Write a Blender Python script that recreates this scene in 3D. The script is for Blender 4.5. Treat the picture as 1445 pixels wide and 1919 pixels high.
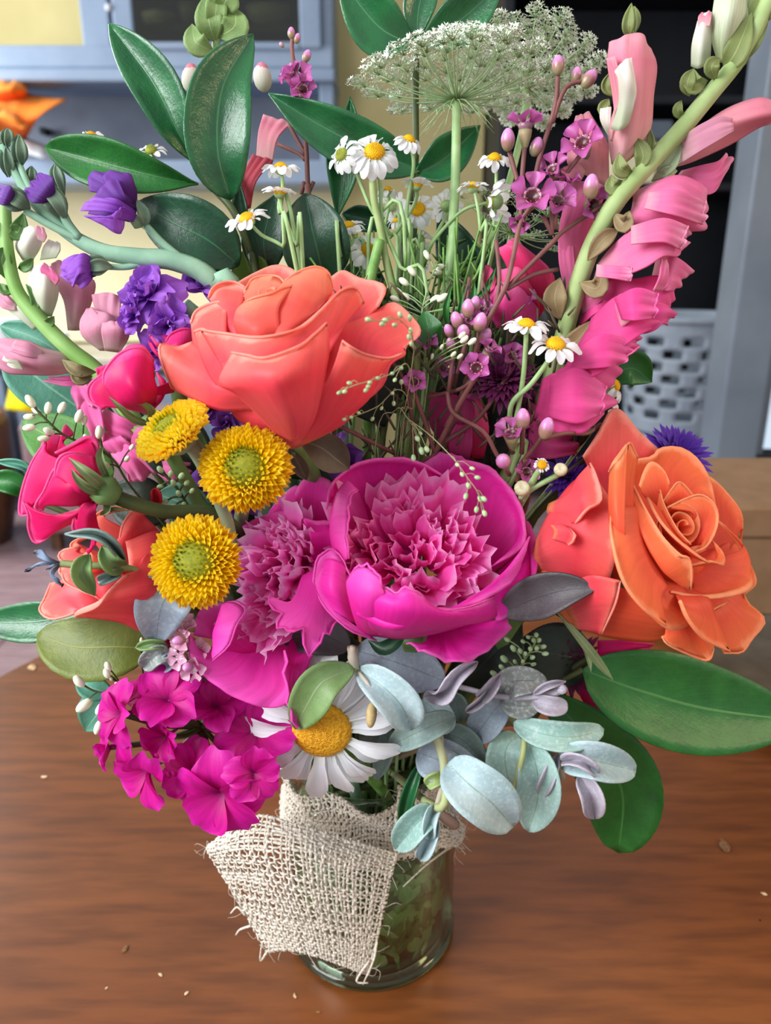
import bpy, math, random
import numpy as np
from mathutils import Vector, Matrix
for o in list(bpy.data.objects): bpy.data.objects.remove(o)
C = bpy.context.scene.collection
R = random.Random(7)
# ---------------------------------------------------------------- camera
TH = math.radians(18.0); F = 1422.0
CAM = np.array([0.0075, -0.306, 0.32])
FW = np.array([0, math.cos(TH), -math.sin(TH)]); UP = np.array([0, math.sin(TH), math.cos(TH)]); RT = np.array([1.0, 0, 0])
cd = bpy.data.cameras.new('camera'); cam = bpy.data.objects.new('camera', cd); C.objects.link(cam)
cam.location = CAM; cam.rotation_euler = (math.radians(90)-TH, 0, 0)
cd.sensor_fit = 'VERTICAL'; cd.sensor_height = 36; cd.sensor_width = 27; cd.lens = F/1919*36
cd.clip_start = .01; cd.clip_end = 50
cd.dof.use_dof = True; cd.dof.focus_distance = 0.262; cd.dof.aperture_fstop = 13
bpy.context.scene.camera = cam
# ---------------------------------------------------------------- world, lights, exposure
vs = bpy.context.scene.view_settings
vs.view_transform = 'Standard'; vs.look = 'None'; vs.gamma = 1; vs.use_curve_mapping = False; vs.exposure = 0.0
W = bpy.data.worlds.new('world'); bpy.context.scene.world = W; W.use_nodes = True
W.node_tree.nodes['Background'].inputs[0].default_value = (.93, .96, 1.0, 1)
W.node_tree.nodes['Background'].inputs[1].default_value = 0.72
def area(name, loc, target, sx, sy, power, col):
    l = bpy.data.lights.new(name, 'AREA'); l.shape = 'RECTANGLE'; l.size = sx; l.size_y = sy; l.energy = power; l.color = col
    o = bpy.data.objects.new(name, l); C.objects.link(o); o.location = loc
    o.rotation_euler = (Vector(target)-Vector(loc)).to_track_quat('-Z', 'Y').to_euler(); return o
area('window_daylight', (-1.25, -.85, 1.0), (0, 0, .22), 1.0, 1.1, 52, (.96, .98, 1.0))
area('rear_window_daylight', (-2.6, 2.4, 1.2), (-.3, 2.0, .0), 1.0, 1.4, 80, (.95, .98, 1.0))
area('warm_room_lamp', (1.4, -.3, .9), (.1, 0, .2),   .35, .35, 9, (1.0, .72, .42))
# ---------------------------------------------------------------- helpers
def hx(h):
    h = h.lstrip('#'); v = [int(h[i:i+2], 16)/255 for i in (0, 2, 4)]
    return tuple((x/12.92 if x <= .04045 else ((x+.055)/1.055)**2.4) for x in v)+(1,)
ZF = [0, 0, 1.0]                                   # current zoom frame of the photograph: x0, y0, scale
def frame(x0=0, y0=0, w=1445): ZF[0], ZF[1], ZF[2] = x0, y0, w/1445.0
def px(x, y): return ZF[0]+x*ZF[2], ZF[1]+y*ZF[2]
def P(x, y, d=0.0):
    """world point seen at (x, y) at d centimetres in front of the jar's axis plane"""
    X, Y = px(x, y)
    r = FW+UP*((959.5-Y)/F)+RT*((X-722.5)/F)
    return CAM+r*((-d/100.0-CAM[1])/r[1])
def ppm(x, y, d):
    X, Y = px(x, y); r = FW+UP*((959.5-Y)/F); return F/((-d/100.0-CAM[1])/r[1])/ZF[2]
def cr(pts, n):
    """Catmull-Rom through pts (k,3) -> n samples"""
    p = np.asarray(pts, float); k = len(p)
    if k == 1: return np.repeat(p, n, 0)
    q = np.vstack([2*p[0]-p[1], p, 2*p[-1]-p[-2]])
    t = np.linspace(0, k-1, n); i = np.minimum(t.astype(int), k-2); f = (t-i)[:, None]
    a, b, c, d = q[i], q[i+1], q[i+2], q[i+3]
    return .5*(2*b+(c-a)*f+(2*a-5*b+4*c-d)*f*f+(3*b-a-3*c+d)*f**3)
def mesh(name, v, f, uv=None, mat=None, smooth=True):
    me = bpy.data.meshes.new(name); me.from_pydata([tuple(map(float, x)) for x in v], [], [tuple(map(int, x)) for x in f])
    if uv is not None:
        l = me.uv_layers.new(name='UVMap'); idx = np.empty(len(me.loops), int); me.loops.foreach_get('vertex_index', idx)
        l.data.foreach_set('uv', np.asarray(uv, float)[idx].ravel())
    if smooth: me.polygons.foreach_set('use_smooth', [True]*len(me.polygons))
    for m in (mat if isinstance(mat, (list, tuple)) else [mat]):
        if m: me.materials.append(m)
    me.update(); return me
def thing(name, label, cat, loc, group=None, kind=None):
    o = bpy.data.objects.new(name, None); C.objects.link(o); o.location = Vector(loc); o.empty_display_size = .01
    if label: o['label'] = label
    if cat: o['category'] = cat
    if group: o['group'] = group
    if kind: o['kind'] = kind
    return o
def wm(o): 
    m = o.matrix_basis.copy()
    while o.parent: o = o.parent; m = o.matrix_basis @ m
    return m
def obj(name, me, parent=None, M=None, label=None, cat=None, group=None, kind=None, solid=0):
    o = bpy.data.objects.new(name, me); C.objects.link(o)
    M = M if M is not None else Matrix()
    if parent: o.parent = parent; o.matrix_basis = wm(parent).inverted() @ M
    else: o.matrix_basis = M
    if label: o['label'] = label
    if cat: o['category'] = cat
    if group: o['group'] = group
    if kind: o['kind'] = kind
    if solid:
        s = o.modifiers.new('thickness', 'SOLIDIFY'); s.thickness = solid; s.offset = 0
    return o
def gridf(nu, nv, off=0, wrap=False):
    f = []
    for i in range(nu-1):
        for j in range(nv if wrap else nv-1):
            a = off+i*nv+j; b = off+i*nv+(j+1) % nv; f.append((a, b, b+nv, a+nv))
    return f
def join(parts):
    V, FA, U = [], [], []; n = 0
    for v, f, u in parts:
        V.append(np.asarray(v)); U.append(np.asarray(u)); FA += [tuple(i+n for i in q) for q in f]; n += len(v)
    return np.vstack(V), FA, np.vstack(U)
def nrm(a): return a/(np.linalg.norm(a, axis=-1, keepdims=True)+1e-12)
def sheet(rows, su=5, nv=15, lip=0, ctr=None, curl=1.9, ruf=0, rfreq=5, world=False, seed=0, jag=0):
    """smooth petal through rows of (x, y, d), base row first; lip = rolled rim in cm; ruf = frill in cm"""
    rr = [cr([q if world else P(*q) for q in r], nv) for r in rows]
    rr = np.array(rr); k = len(rr); nu = (k-1)*su+1
    G = np.stack([cr(rr[:, j], nu) for j in range(nv)], 1)
    rs = np.random.RandomState(seed); ph = rs.rand(4)*6.28
    s = np.linspace(0, 1, nv)
    du = np.gradient(G, axis=0); dv = np.gradient(G, axis=1); N = nrm(np.cross(du, dv))
    if ruf:
        w = (np.sin(s*rfreq*6.28+ph[0])+.6*np.sin(s*rfreq*11.3+ph[1]))[None, :]*(np.linspace(0, 1, nu)**2)[:, None]
        G = G+N*(w*ruf/100)[..., None]
    if jag:
        w = (np.sin(s*40+ph[0])+np.sin(s*23+ph[2]))*(np.sin(s*math.pi)**.5)
        G[-1] += nrm(G[-1]-G[-2])*(w*jag/100)[:, None]
    if lip:
        t = nrm(G[-1]-G[-2]); n = N[-1]
        if ctr is not None:
            c = ctr if world else P(*ctr); sg = np.sign(np.sum(n*(G[-1]-c), -1)); sg = np.where(sg.sum() >= 0, 1, -1); n = n*sg
        ex = []; p = G[-1].copy(); K = 5; fall = (np.sin(np.clip(s, .02, .98)*math.pi)**.6)[:, None]
        for i in range(1, K+1):
            a = curl*i/K; p = p+(math.cos(a)*t+math.sin(a)*n)*(lip/100/K*1.05)*(.3+.7*fall); ex.append(p.copy())
        G = np.concatenate([G, np.array(ex)]); 
    nu2 = len(G); u = np.minimum(np.linspace(0, (nu2-1)/(nu-1), nu2), 1.2)
    uv = np.stack(np.meshgrid(s, u), -1).reshape(-1, 2)
    return G.reshape(-1, 3), gridf(nu2, nv), uv
def tubev(pts, rad, n=6, sm=4, caps=True):
    """tube through world points; rad a number or list in metres"""
    p = np.asarray(pts, float); k = len(p); m = (k-1)*sm+1 if k > 2 else 2
    c = cr(p, m) if k > 2 else p
    r = np.interp(np.linspace(0, 1, m), np.linspace(0, 1, len(np.atleast_1d(rad))), np.atleast_1d(rad)) if np.ndim(rad) else np.full(m, rad)
    t = nrm(np.gradient(c, axis=0)); V = []
    a = np.cross(t[0], [0, 0, 1.0]); 
    if np.linalg.norm(a) < .1: a = np.cross(t[0], [1.0, 0, 0])
    a = a/np.linalg.norm(a)
    for i in range(m):
        a = a-t[i]*a.dot(t[i]); a /= np.linalg.norm(a)+1e-12; b = np.cross(t[i], a)
        for j in range(n):
            g = 2*math.pi*j/n; V.append(c[i]+(a*math.cos(g)+b*math.sin(g))*r[i])
    f = gridf(m, n, 0, True)
    if caps: f += [tuple(range(n))[::-1], tuple(range((m-1)*n, m*n))]
    uv = np.stack(np.meshgrid(np.linspace(0, 1, n), np.linspace(0, 1, m)), -1).reshape(-1, 2)
    return np.array(V), f, uv
def tubep(pts, rad, n=6, sm=4): return tubev([P(*q) for q in pts], rad, n, sm)
def lathe(prof, n=24):
    """surface of revolution about +Z, prof = (r, z)"""
    V = []; 
    for r, z in prof:
        for j in range(n):
            a = 2*math.pi*j/n; V.append((r*math.cos(a), r*math.sin(a), z))
    uv = np.stack(np.meshgrid(np.linspace(0, 1, n), np.linspace(0, 1, len(prof))), -1).reshape(-1, 2)
    return np.array(V), gridf(len(prof), n, 0, True), uv
def egg(rx=1, rz=1, n=8, m=6, top=1.0):
    pr = []
    for i in range(m+1):
        a = math.pi*i/m; z = -math.cos(a); r = math.sin(a)*(1-(1-top)*max(0, z))
        pr.append((max(r, 1e-4)*rx, z*rz))
    return lathe(pr, n)
def leafv(mid, w, w2=None, cup=.3, fold=0, sharp=1.0, peak=.5, nu=13, nv=9, wave=0, seed=0, jag=0):
    """leaf along a midrib of (x,y,d); w, w2 = half-widths (frame px) either side; cup/fold in cm"""
    w2 = w if w2 is None else w2
    m = cr([P(*q) for q in mid], nu); t = nrm(np.gradient(m, axis=0))
    view = nrm(m-CAM); side = nrm(np.cross(t, view)); nn = nrm(np.cross(side, t))
    k = 1/ppm(mid[len(mid)//2][0], mid[len(mid)//2][1], mid[len(mid)//2][2])
    s = np.linspace(0, 1, nu); e = math.log(.5)/math.log(peak)
    pr = np.sin(math.pi*s**e)**sharp; pr[0] = max(pr[0], .02); pr[-1] = .015
    rs = np.random.RandomState(seed); ph = rs.rand()*6
    G = np.zeros((nu, nv, 3)); x = np.linspace(-1, 1, nv)
    for j, a in enumerate(x):
        ww = (w if a < 0 else w2)*k
        jj = 1+jag*((np.arange(nu) % 2)*2-1)*(abs(a) > .9)
        G[:, j] = m+side*(a*ww*pr*jj)[:, None]-nn*((abs(a)*fold+a*a*cup)/100*pr)[:, None]+nn*(wave/100*np.sin(s*9+ph+a*2)*abs(a)*pr)[:, None]
    uv = np.stack(np.meshgrid(np.linspace(0, 1, nv), s), -1).reshape(-1, 2)
    return G.reshape(-1, 3), gridf(nu, nv), uv
def basis(dirv, roll=0):
    """rotation whose +Z follows dirv = (right, up, towards camera)"""
    d = RT*dirv[0]+UP*dirv[1]-FW*dirv[2]; z = Vector(d).normalized()
    return z.to_track_quat('Z', 'Y').to_matrix().to_4x4() @ Matrix.Rotation(roll, 4, 'Z')
def place(x, y, d, dirv, size, roll=0):
    p = P(x, y, d); return Matrix.Translation(Vector(p)) @ basis(dirv, roll) @ Matrix.Scale(size, 4)
def neck(i=None):
    a = R.uniform(0, 6.28); r = R.uniform(.0, .026); return np.array([r*math.cos(a), r*math.sin(a), .092])
def stemdown(pts, rad, n=6):
    """photo points (x,y,d) from the top, then on down through the jar's neck into the water"""
    w = [P(*q) for q in pts]; k = neck(); fl = k*np.array([-.8, -.8, 0])+np.array([0, 0, R.uniform(.008, .03)])
    w += [k, (k+fl)/2+np.array([0, 0, 0]), fl]
    return tubev(w, rad, n, 6)
# ---------------------------------------------------------------- materials
def nodes(name):
    m = bpy.data.materials.new(name); m.use_nodes = True; nt = m.node_tree; nt.nodes.clear(); return m, nt
def nd(nt, t, **k):
    n = nt.nodes.new(t)
    for a, b in k.items():
        if a.startswith('i_'): n.inputs[a[2:].replace('_', ' ')].default_value = b
        else: setattr(n, a, b)
    return n
def ramp(nt, stops, fac):
    r = nd(nt, 'ShaderNodeValToRGB'); e = r.color_ramp.elements
    while len(e) < len(stops): e.new(.5)
    for q, (p, c) in zip(e, stops): q.position = p; q.color = hx(c) if isinstance(c, str) else c
    nt.links.new(fac, r.inputs[0]); return r.outputs[0]
def petal(name, stops, rough=.55, trans=.3, vein=.25, noise=.12, sheen=.0, bump=.15, vscale=22, tcol=None, spec=.3):
    """petal: colour runs base (0) to tip (1) along V, fine veins run along the petal"""
    m, nt = nodes(name); L = nt.links.new
    uv = nd(nt, 'ShaderNodeUVMap'); sp = nd(nt, 'ShaderNodeSeparateXYZ'); L(uv.outputs[0], sp.inputs[0])
    n1 = nd(nt, 'ShaderNodeTexNoise', i_Scale=180.0, i_Detail=3.0); g = nd(nt, 'ShaderNodeNewGeometry'); L(g.outputs['Position'], n1.inputs['Vector'])
    ad = nd(nt, 'ShaderNodeMath', operation='MULTIPLY_ADD'); L(n1.outputs[0], ad.inputs[0]); ad.inputs[1].default_value = noise*2; 
    sb = nd(nt, 'ShaderNodeMath', operation='SUBTRACT'); L(sp.outputs[1], sb.inputs[0]); sb.inputs[1].default_value = noise; L(sb.outputs[0], ad.inputs[2])
    col = ramp(nt, stops, ad.outputs[0])
    mp = nd(nt, 'ShaderNodeMapping'); mp.inputs['Scale'].default_value = (vscale, 1.2, 1); L(uv.outputs[0], mp.inputs[0])
    n2 = nd(nt, 'ShaderNodeTexNoise', i_Scale=1.0, i_Detail=4.0, i_Roughness=.6); L(mp.outputs[0], n2.inputs['Vector'])
    hs = nd(nt, 'ShaderNodeHueSaturation'); L(col, hs.inputs['Color'])
    mr = nd(nt, 'ShaderNodeMapRange'); L(n2.outputs[0], mr.inputs[0]); mr.inputs[1].default_value = .3; mr.inputs[2].default_value = .7
    mr.inputs[3].default_value = 1-vein; mr.inputs[4].default_value = 1+vein*.6; L(mr.outputs[0], hs.inputs['Value'])
    bp = nd(nt, 'ShaderNodeBump', i_Strength=bump, i_Distance=.0006); L(n2.outputs[0], bp.inputs['Height'])
    b = nd(nt, 'ShaderNodeBsdfPrincipled', i_Roughness=rough); L(hs.outputs[0], b.inputs['Base Color']); L(bp.outputs[0], b.inputs['Normal'])
    b.inputs['Specular IOR Level'].default_value = spec
    if sheen: b.inputs['Sheen Weight'].default_value = sheen
    o = nd(nt, 'ShaderNodeOutputMaterial')
    if trans:
        tr = nd(nt, 'ShaderNodeBsdfTranslucent'); L(hs.outputs[0], tr.inputs[0]); mx = nd(nt, 'ShaderNodeMixShader'); mx.inputs[0].default_value = trans
        L(b.outputs[0], mx.inputs[1]); L(tr.outputs[0], mx.inputs[2]); L(mx.outputs[0], o.inputs[0])
    else: L(b.outputs[0], o.inputs[0])
    return m
def leafmat(name, c1, c2, rib, rough=.35, trans=.15, ribw=.03, veins=.5, powder=0, bump=.25, spec=.5):
    m, nt = nodes(name); L = nt.links.new
    uv = nd(nt, 'ShaderNodeUVMap'); sp = nd(nt, 'ShaderNodeSeparateXYZ'); L(uv.outputs[0], sp.inputs[0])
    g = nd(nt, 'ShaderNodeNewGeometry'); n1 = nd(nt, 'ShaderNodeTexNoise', i_Scale=90.0, i_Detail=4.0); L(g.outputs['Position'], n1.inputs['Vector'])
    col = ramp(nt, [(.32, c1), (.68, c2)], n1.outputs[0])
    a = nd(nt, 'ShaderNodeMath', operation='SUBTRACT'); L(sp.outputs[0], a.inputs[0]); a.inputs[1].default_value = .5
    ab = nd(nt, 'ShaderNodeMath', operation='ABSOLUTE'); L(a.outputs[0], ab.inputs[0])
    rb = nd(nt, 'ShaderNodeMapRange'); L(ab.outputs[0], rb.inputs[0]); rb.inputs[1].default_value = ribw*.4; rb.inputs[2].default_value = ribw; rb.inputs[3].default_value = 1; rb.inputs[4].default_value = 0
    # side veins, slanting off the midrib
    v1 = nd(nt, 'ShaderNodeMath', operation='MULTIPLY_ADD'); L(ab.outputs[0], v1.inputs[0]); v1.inputs[1].default_value = -1.1; L(sp.outputs[1], v1.inputs[2])
    v2 = nd(nt, 'ShaderNodeMath', operation='MULTIPLY'); L(v1.outputs[0], v2.inputs[0]); v2.inputs[1].default_value = 60
    v3 = nd(nt, 'ShaderNodeMath', operation='SINE'); L(v2.outputs[0], v3.inputs[0])
    v4 = nd(nt, 'ShaderNodeMapRange'); L(v3.outputs[0], v4.inputs[0]); v4.inputs[1].default_value = .8; v4.inputs[2].default_value = 1; v4.inputs[3].default_value = 0; v4.inputs[4].default_value = .22*veins
    mxv = nd(nt, 'ShaderNodeMath', operation='MAXIMUM'); L(rb.outputs[0], mxv.inputs[0]); L(v4.outputs[0], mxv.inputs[1])
    mc = nd(nt, 'ShaderNodeMix', data_type='RGBA'); L(mxv.outputs[0], mc.inputs[0]); L(col, mc.inputs[6]); mc.inputs[7].default_value = hx(rib)
    cc = mc.outputs[2]
    if powder:
        n3 = nd(nt, 'ShaderNodeTexNoise', i_Scale=700.0, i_Detail=3.0); L(g.outputs['Position'], n3.inputs['Vector'])
        r3 = nd(nt, 'ShaderNodeMapRange'); L(n3.outputs[0], r3.inputs[0]); r3.inputs[1].default_value = .5; r3.inputs[2].default_value = .7; r3.inputs[3].default_value = 0; r3.inputs[4].default_value = powder
        m3 = nd(nt, 'ShaderNodeMix', data_type='RGBA'); L(r3.outputs[0], m3.inputs[0]); L(cc, m3.inputs[6]); m3.inputs[7].default_value = hx('#dfeaec'); cc = m3.outputs[2]
    n9 = nd(nt, 'ShaderNodeTexNoise', i_Scale=260.0, i_Detail=5.0, i_Roughness=.7); L(g.outputs['Position'], n9.inputs['Vector'])
    hh = nd(nt, 'ShaderNodeMath', operation='MULTIPLY_ADD'); L(n9.outputs[0], hh.inputs[0]); hh.inputs[1].default_value = 1.4; L(mxv.outputs[0], hh.inputs[2])
    bp = nd(nt, 'ShaderNodeBump', i_Strength=bump, i_Distance=.0011); L(hh.outputs[0], bp.inputs['Height'])
    b = nd(nt, 'ShaderNodeBsdfPrincipled', i_Roughness=rough); L(cc, b.inputs['Base Color']); L(bp.outputs[0], b.inputs['Normal']); b.inputs['Specular IOR Level'].default_value = spec
    o = nd(nt, 'ShaderNodeOutputMaterial')
    tr = nd(nt, 'ShaderNodeBsdfTranslucent'); L(cc, tr.inputs[0]); mx = nd(nt, 'ShaderNodeMixShader'); mx.inputs[0].default_value = trans
    L(b.outputs[0], mx.inputs[1]); L(tr.outputs[0], mx.inputs[2]); L(mx.outputs[0], o.inputs[0]); return m
def plain(name, c1, c2=None, rough=.6, scale=120, bump=0, metal=0, spec=.4, stretch=(1, 1, 1)):
    m, nt = nodes(name); L = nt.links.new
    g = nd(nt, 'ShaderNodeNewGeometry'); mp = nd(nt, 'ShaderNodeMapping'); mp.inputs['Scale'].default_value = stretch; L(g.outputs['Position'], mp.inputs[0])
    n1 = nd(nt, 'ShaderNodeTexNoise', i_Scale=float(scale), i_Detail=4.0); L(mp.outputs[0], n1.inputs['Vector'])
    b = nd(nt, 'ShaderNodeBsdfPrincipled', i_Roughness=rough, i_Metallic=metal); b.inputs['Specular IOR Level'].default_value = spec
    L(ramp(nt, [(.35, c1), (.65, c2 or c1)], n1.outputs[0]), b.inputs['Base Color'])
    if bump:
        bp = nd(nt, 'ShaderNodeBump', i_Strength=bump, i_Distance=.001); L(n1.outputs[0], bp.inputs['Height']); L(bp.outputs[0], b.inputs['Normal'])
    o = nd(nt, 'ShaderNodeOutputMaterial'); L(b.outputs[0], o.inputs[0]); return m
# ================================================================ setting
def boxv(x0, x1, y0, y1, z0, z1, bev=0):
    if not bev:
        v = [(x, y, z) for z in (z0, z1) for y in (y0, y1) for x in (x0, x1)]
        f = [(0, 2, 3, 1), (4, 5, 7, 6), (0, 1, 5, 4), (2, 6, 7, 3), (0, 4, 6, 2), (1, 3, 7, 5)]
        return np.array(v, float), f, np.zeros((8, 2))
    V = []; b = bev
    for z, s in ((z0, b), (z0+b, 0), (z1-b, 0), (z1, b)):
        for (cx, cy, a0) in ((x0+b, y0+b, 180), (x1-b, y0+b, 270), (x1-b, y1-b, 0), (x0+b, y1-b, 90)):
            for k in range(3):
                a = math.radians(a0+45*k); r = b if s == 0 else b*.35
                V.append((cx+r*math.cos(a), cy+r*math.sin(a), z))
    return np.array(V), gridf(4, 12, 0, True)+[tuple(range(12))[::-1], tuple(range(36, 48))], np.zeros((48, 2))
def box(name, x0, x1, y0, y1, z0, z1, mat, parent=None, bev=0, **k):
    v, f, u = boxv(x0, x1, y0, y1, z0, z1, bev); return obj(name, mesh(name, v, f, u, mat, smooth=False), parent, **k)
ZFL = -.75
m_wall = plain('yellow_wall_paint', '#d9cb93', '#cdbf86', .9, 3)
m_dark = plain('dark_room_and_fittings', '#0d1117', '#12161d', .8, 4)  # black fittings; on the walls, the dark room's gloom is in the colour
m_cream = plain('cream_wall_paint', '#efe6c0', '#e6dbb0', .9, 3)
m_blue = plain('blue_grey_cabinet_paint', '#8b9cb2', '#8092aa', .5, 6)
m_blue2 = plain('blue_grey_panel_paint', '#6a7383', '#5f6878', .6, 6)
m_post = plain('grey_post_paint', '#69737f', '#5f6975', .45, 8)
m_white = plain('white_paint', '#d8dce2', '#cfd3da', .5, 8)
def glassmat(name, tint='#ffffff', rough=.02, ior=1.45):
    m, nt = nodes(name); g = nd(nt, 'ShaderNodeBsdfGlass', i_IOR=ior, i_Roughness=rough); g.inputs[0].default_value = hx(tint)
    o = nd(nt, 'ShaderNodeOutputMaterial'); nt.links.new(g.outputs[0], o.inputs[0]); return m
def thinglass(name, tint, amt):
    m, nt = nodes(name); L = nt.links.new; t = nd(nt, 'ShaderNodeBsdfTransparent'); t.inputs[0].default_value = hx(tint)
    g = nd(nt, 'ShaderNodeBsdfGlossy', i_Roughness=.05); lw = nd(nt, 'ShaderNodeLayerWeight'); lw.inputs[0].default_value = .5; pw = nd(nt, 'ShaderNodeMath', operation='POWER'); L(lw.outputs[1], pw.inputs[0]); pw.inputs[1].default_value = 3.0; fr = nd(nt, 'ShaderNodeMath', operation='MULTIPLY_ADD'); L(pw.outputs[0], fr.inputs[0]); fr.inputs[1].default_value = .75; fr.inputs[2].default_value = .06
    mx = nd(nt, 'ShaderNodeMixShader'); L(fr.outputs[0], mx.inputs[0]); L(t.outputs[0], mx.inputs[1]); L(g.outputs[0], mx.inputs[2])
    o = nd(nt, 'ShaderNodeOutputMaterial'); L(mx.outputs[0], o.inputs[0]); return m
def wood(name, stops, sc=(1.2, 16, 16), rough=.35, dist=1.2, big=.5):
    m, nt = nodes(name); L = nt.links.new
    g = nd(nt, 'ShaderNodeNewGeometry'); mp = nd(nt, 'ShaderNodeMapping'); mp.inputs['Scale'].default_value = sc; L(g.outputs['Position'], mp.inputs[0])
    n1 = nd(nt, 'ShaderNodeTexNoise', i_Scale=1.6, i_Detail=8.0, i_Roughness=.62, i_Distortion=dist); L(mp.outputs[0], n1.inputs['Vector'])
    mp2 = nd(nt, 'ShaderNodeMapping'); mp2.inputs['Scale'].default_value = (sc[0]*8, sc[1]*14, sc[2]*10); L(g.outputs['Position'], mp2.inputs[0])
    n2 = nd(nt, 'ShaderNodeTexNoise', i_Scale=1.5, i_Detail=3.0); L(mp2.outputs[0], n2.inputs['Vector'])
    c = ramp(nt, stops, n1.outputs[0]); hs = nd(nt, 'ShaderNodeHueSaturation'); L(c, hs.inputs['Color'])
    mr = nd(nt, 'ShaderNodeMapRange'); L(n2.outputs[0], mr.inputs[0]); mr.inputs[1].default_value = .35; mr.inputs[2].default_value = .6; mr.inputs[3].default_value = .72; mr.inputs[4].default_value = 1.08
    L(mr.outputs[0], hs.inputs['Value'])
    bp = nd(nt, 'ShaderNodeBump', i_Strength=.12, i_Distance=.0008); L(n2.outputs[0], bp.inputs['Height'])
    b = nd(nt, 'ShaderNodeBsdfPrincipled', i_Roughness=rough); L(hs.outputs[0], b.inputs['Base Color']); L(bp.outputs[0], b.inputs['Normal'])
    o = nd(nt, 'ShaderNodeOutputMaterial'); L(b.outputs[0], o.inputs[0]); return m
def bx(px0, px1, Y): return P(px0, 500, -Y*100)[0], P(px1, 500, -Y*100)[0]
def bz(y, Y): return P(722, y, -Y*100)[2]
frame()
# floor of planks
m_floor = wood('mauve_laminate', [(.3, '#8d7276'), (.5, '#9c8286'), (.7, '#a99194')], (1.0, 9, 9), .25, .5)
fl = thing('floor', None, None, (0, 1.8, ZFL), kind='structure')
box('subfloor', -5, 4, -1.6, 4.4, ZFL-.06, ZFL-.013, m_dark, fl)
pm = mesh('plank', *boxv(-.65, .65, -.093, .093, -.006, .006, .003)[:2], np.zeros((48, 2)), m_floor, smooth=False)
for j in range(24):
    for i in range(6):
        yy = .1+j*.188; xx = -4.4+i*1.305+(j % 3)*.43
        if xx > 3: continue
        obj('plank', pm, fl, Matrix.Translation((xx, yy, ZFL-.006)))
YW = 3.6
xr = P(898, 500, -YW*100)[0]
box('wall_back', -5, xr, YW, YW+.1, ZFL, 2.6, m_wall, kind='structure')
box('wall_dark', xr, 4.2, YW+.25, YW+.35, ZFL, 2.6, m_dark, kind='structure')
box('wall_right', 3.4, 3.5, .9, YW+.3, ZFL, 2.6, m_dark, kind='structure')
# upper dresser
Yc = 3.25
dr = thing('wall_dresser', 'blue grey painted wall dresser with a glass door, top left', 'dresser', (-1.4, YW, bz(360, Yc)))
def sbox(name, a, b, y0, y1, mat, parent, Y0=Yc, Y1=None, bev=.008, **k):
    x0, x1 = bx(a, b, Y0); return box(name, x0, x1, Y0, Y1 or Y0+.04, bz(y1, Y0), bz(y0, Y0), mat, parent, bev, **k)
sbox('stile', 200, 250, -700, 90, m_blue, dr); sbox('bottom_rail', -500, 632, 84, 128, m_blue, dr, Yc-.01, Yc+.05); sbox('moulding', -500, 634, 128, 152, m_blue, dr, Yc-.03, Yc+.3)
sbox('side_panel', 606, 632, -700, 345, m_blue, dr, Yc+.02, YW)
dd = sbox('glass_door', 255, 290, -700, 90, m_blue, dr, Yc-.03, Yc)
sbox('door_rail', 290, 575, 78, 92, m_blue, dd, Yc-.03, Yc); sbox('door_stile', 575, 612, -700, 90, m_blue, dd, Yc-.03, Yc); sbox('door_pane', 290, 575, -700, 80, thinglass('dresser_glass', '#b9bdb4', .1), dd, Yc-.018, Yc-.012, bev=0)
sbox('back_board', 250, 606, -700, 84, m_dark, dr, YW-.06, YW-.02)
sbox('inner_shelf', 250, 606, 44, 60, plain('brown_shelf_wood', '#5a5a42', '#494a38'), dr, Yc+.03, YW-.08)
sbox('inner_shelf', 250, 606, -60, -40, m_blue2, dr, Yc+.03, YW-.08)
for i, (a, b, t, c) in enumerate(((300, 360, 22, '#c9c69a'), (365, 410, 8, '#8a8d6a'), (425, 470, 34, '#caa87e'), (480, 560, 10, '#b9b78f'))):
    x0, x1 = bx(a, b, Yc+.1); obj('stacked_dish', mesh('dish', *[q for q in lathe([(.02, 0), (.5, .02), (.9, .5), (1, 1), (.96, 1), (.85, .5), (.02, .08)], 20)], plain('dish_glaze%d' % i, c, c, .3)),
        None, Matrix.Translation(((x0+x1)/2, Yc+.16, bz(44, Yc+.1))) @ Matrix.Diagonal(((x1-x0)/2, .07, (44-t)/ppm(600, 30, -Yc*100-10)*1.0, 1)),
        label=['pale cream dish behind the dresser glass, left end', 'short olive dish behind the dresser glass', 'tan bowl behind the dresser glass', 'wide pale dish behind the dresser glass, right end'][i], cat='dish')
sbox('niche_back', -500, 606, 150, 318, m_blue2, dr, YW-.08, YW-.03, bev=0)
sbox('ledge', -500, 640, 300, 345, m_blue, dr, Yc-.04, YW-.02)
obj('door_knob', mesh('knob', *egg(.014, .014, 10, 8), m_white), dr, Matrix.Translation(Vector(P(203, 14, -Yc*100+3))))
sbox('dark_knob', 106, 117, 238, 251, m_dark, dr, YW-.14, YW-.08, bev=.004)
# cream splashback lit under the ledge
sbox('trim_1', -500, 640, 345, 640, m_cream, None, YW-.05, YW-.001, bev=0, kind='structure')
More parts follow.
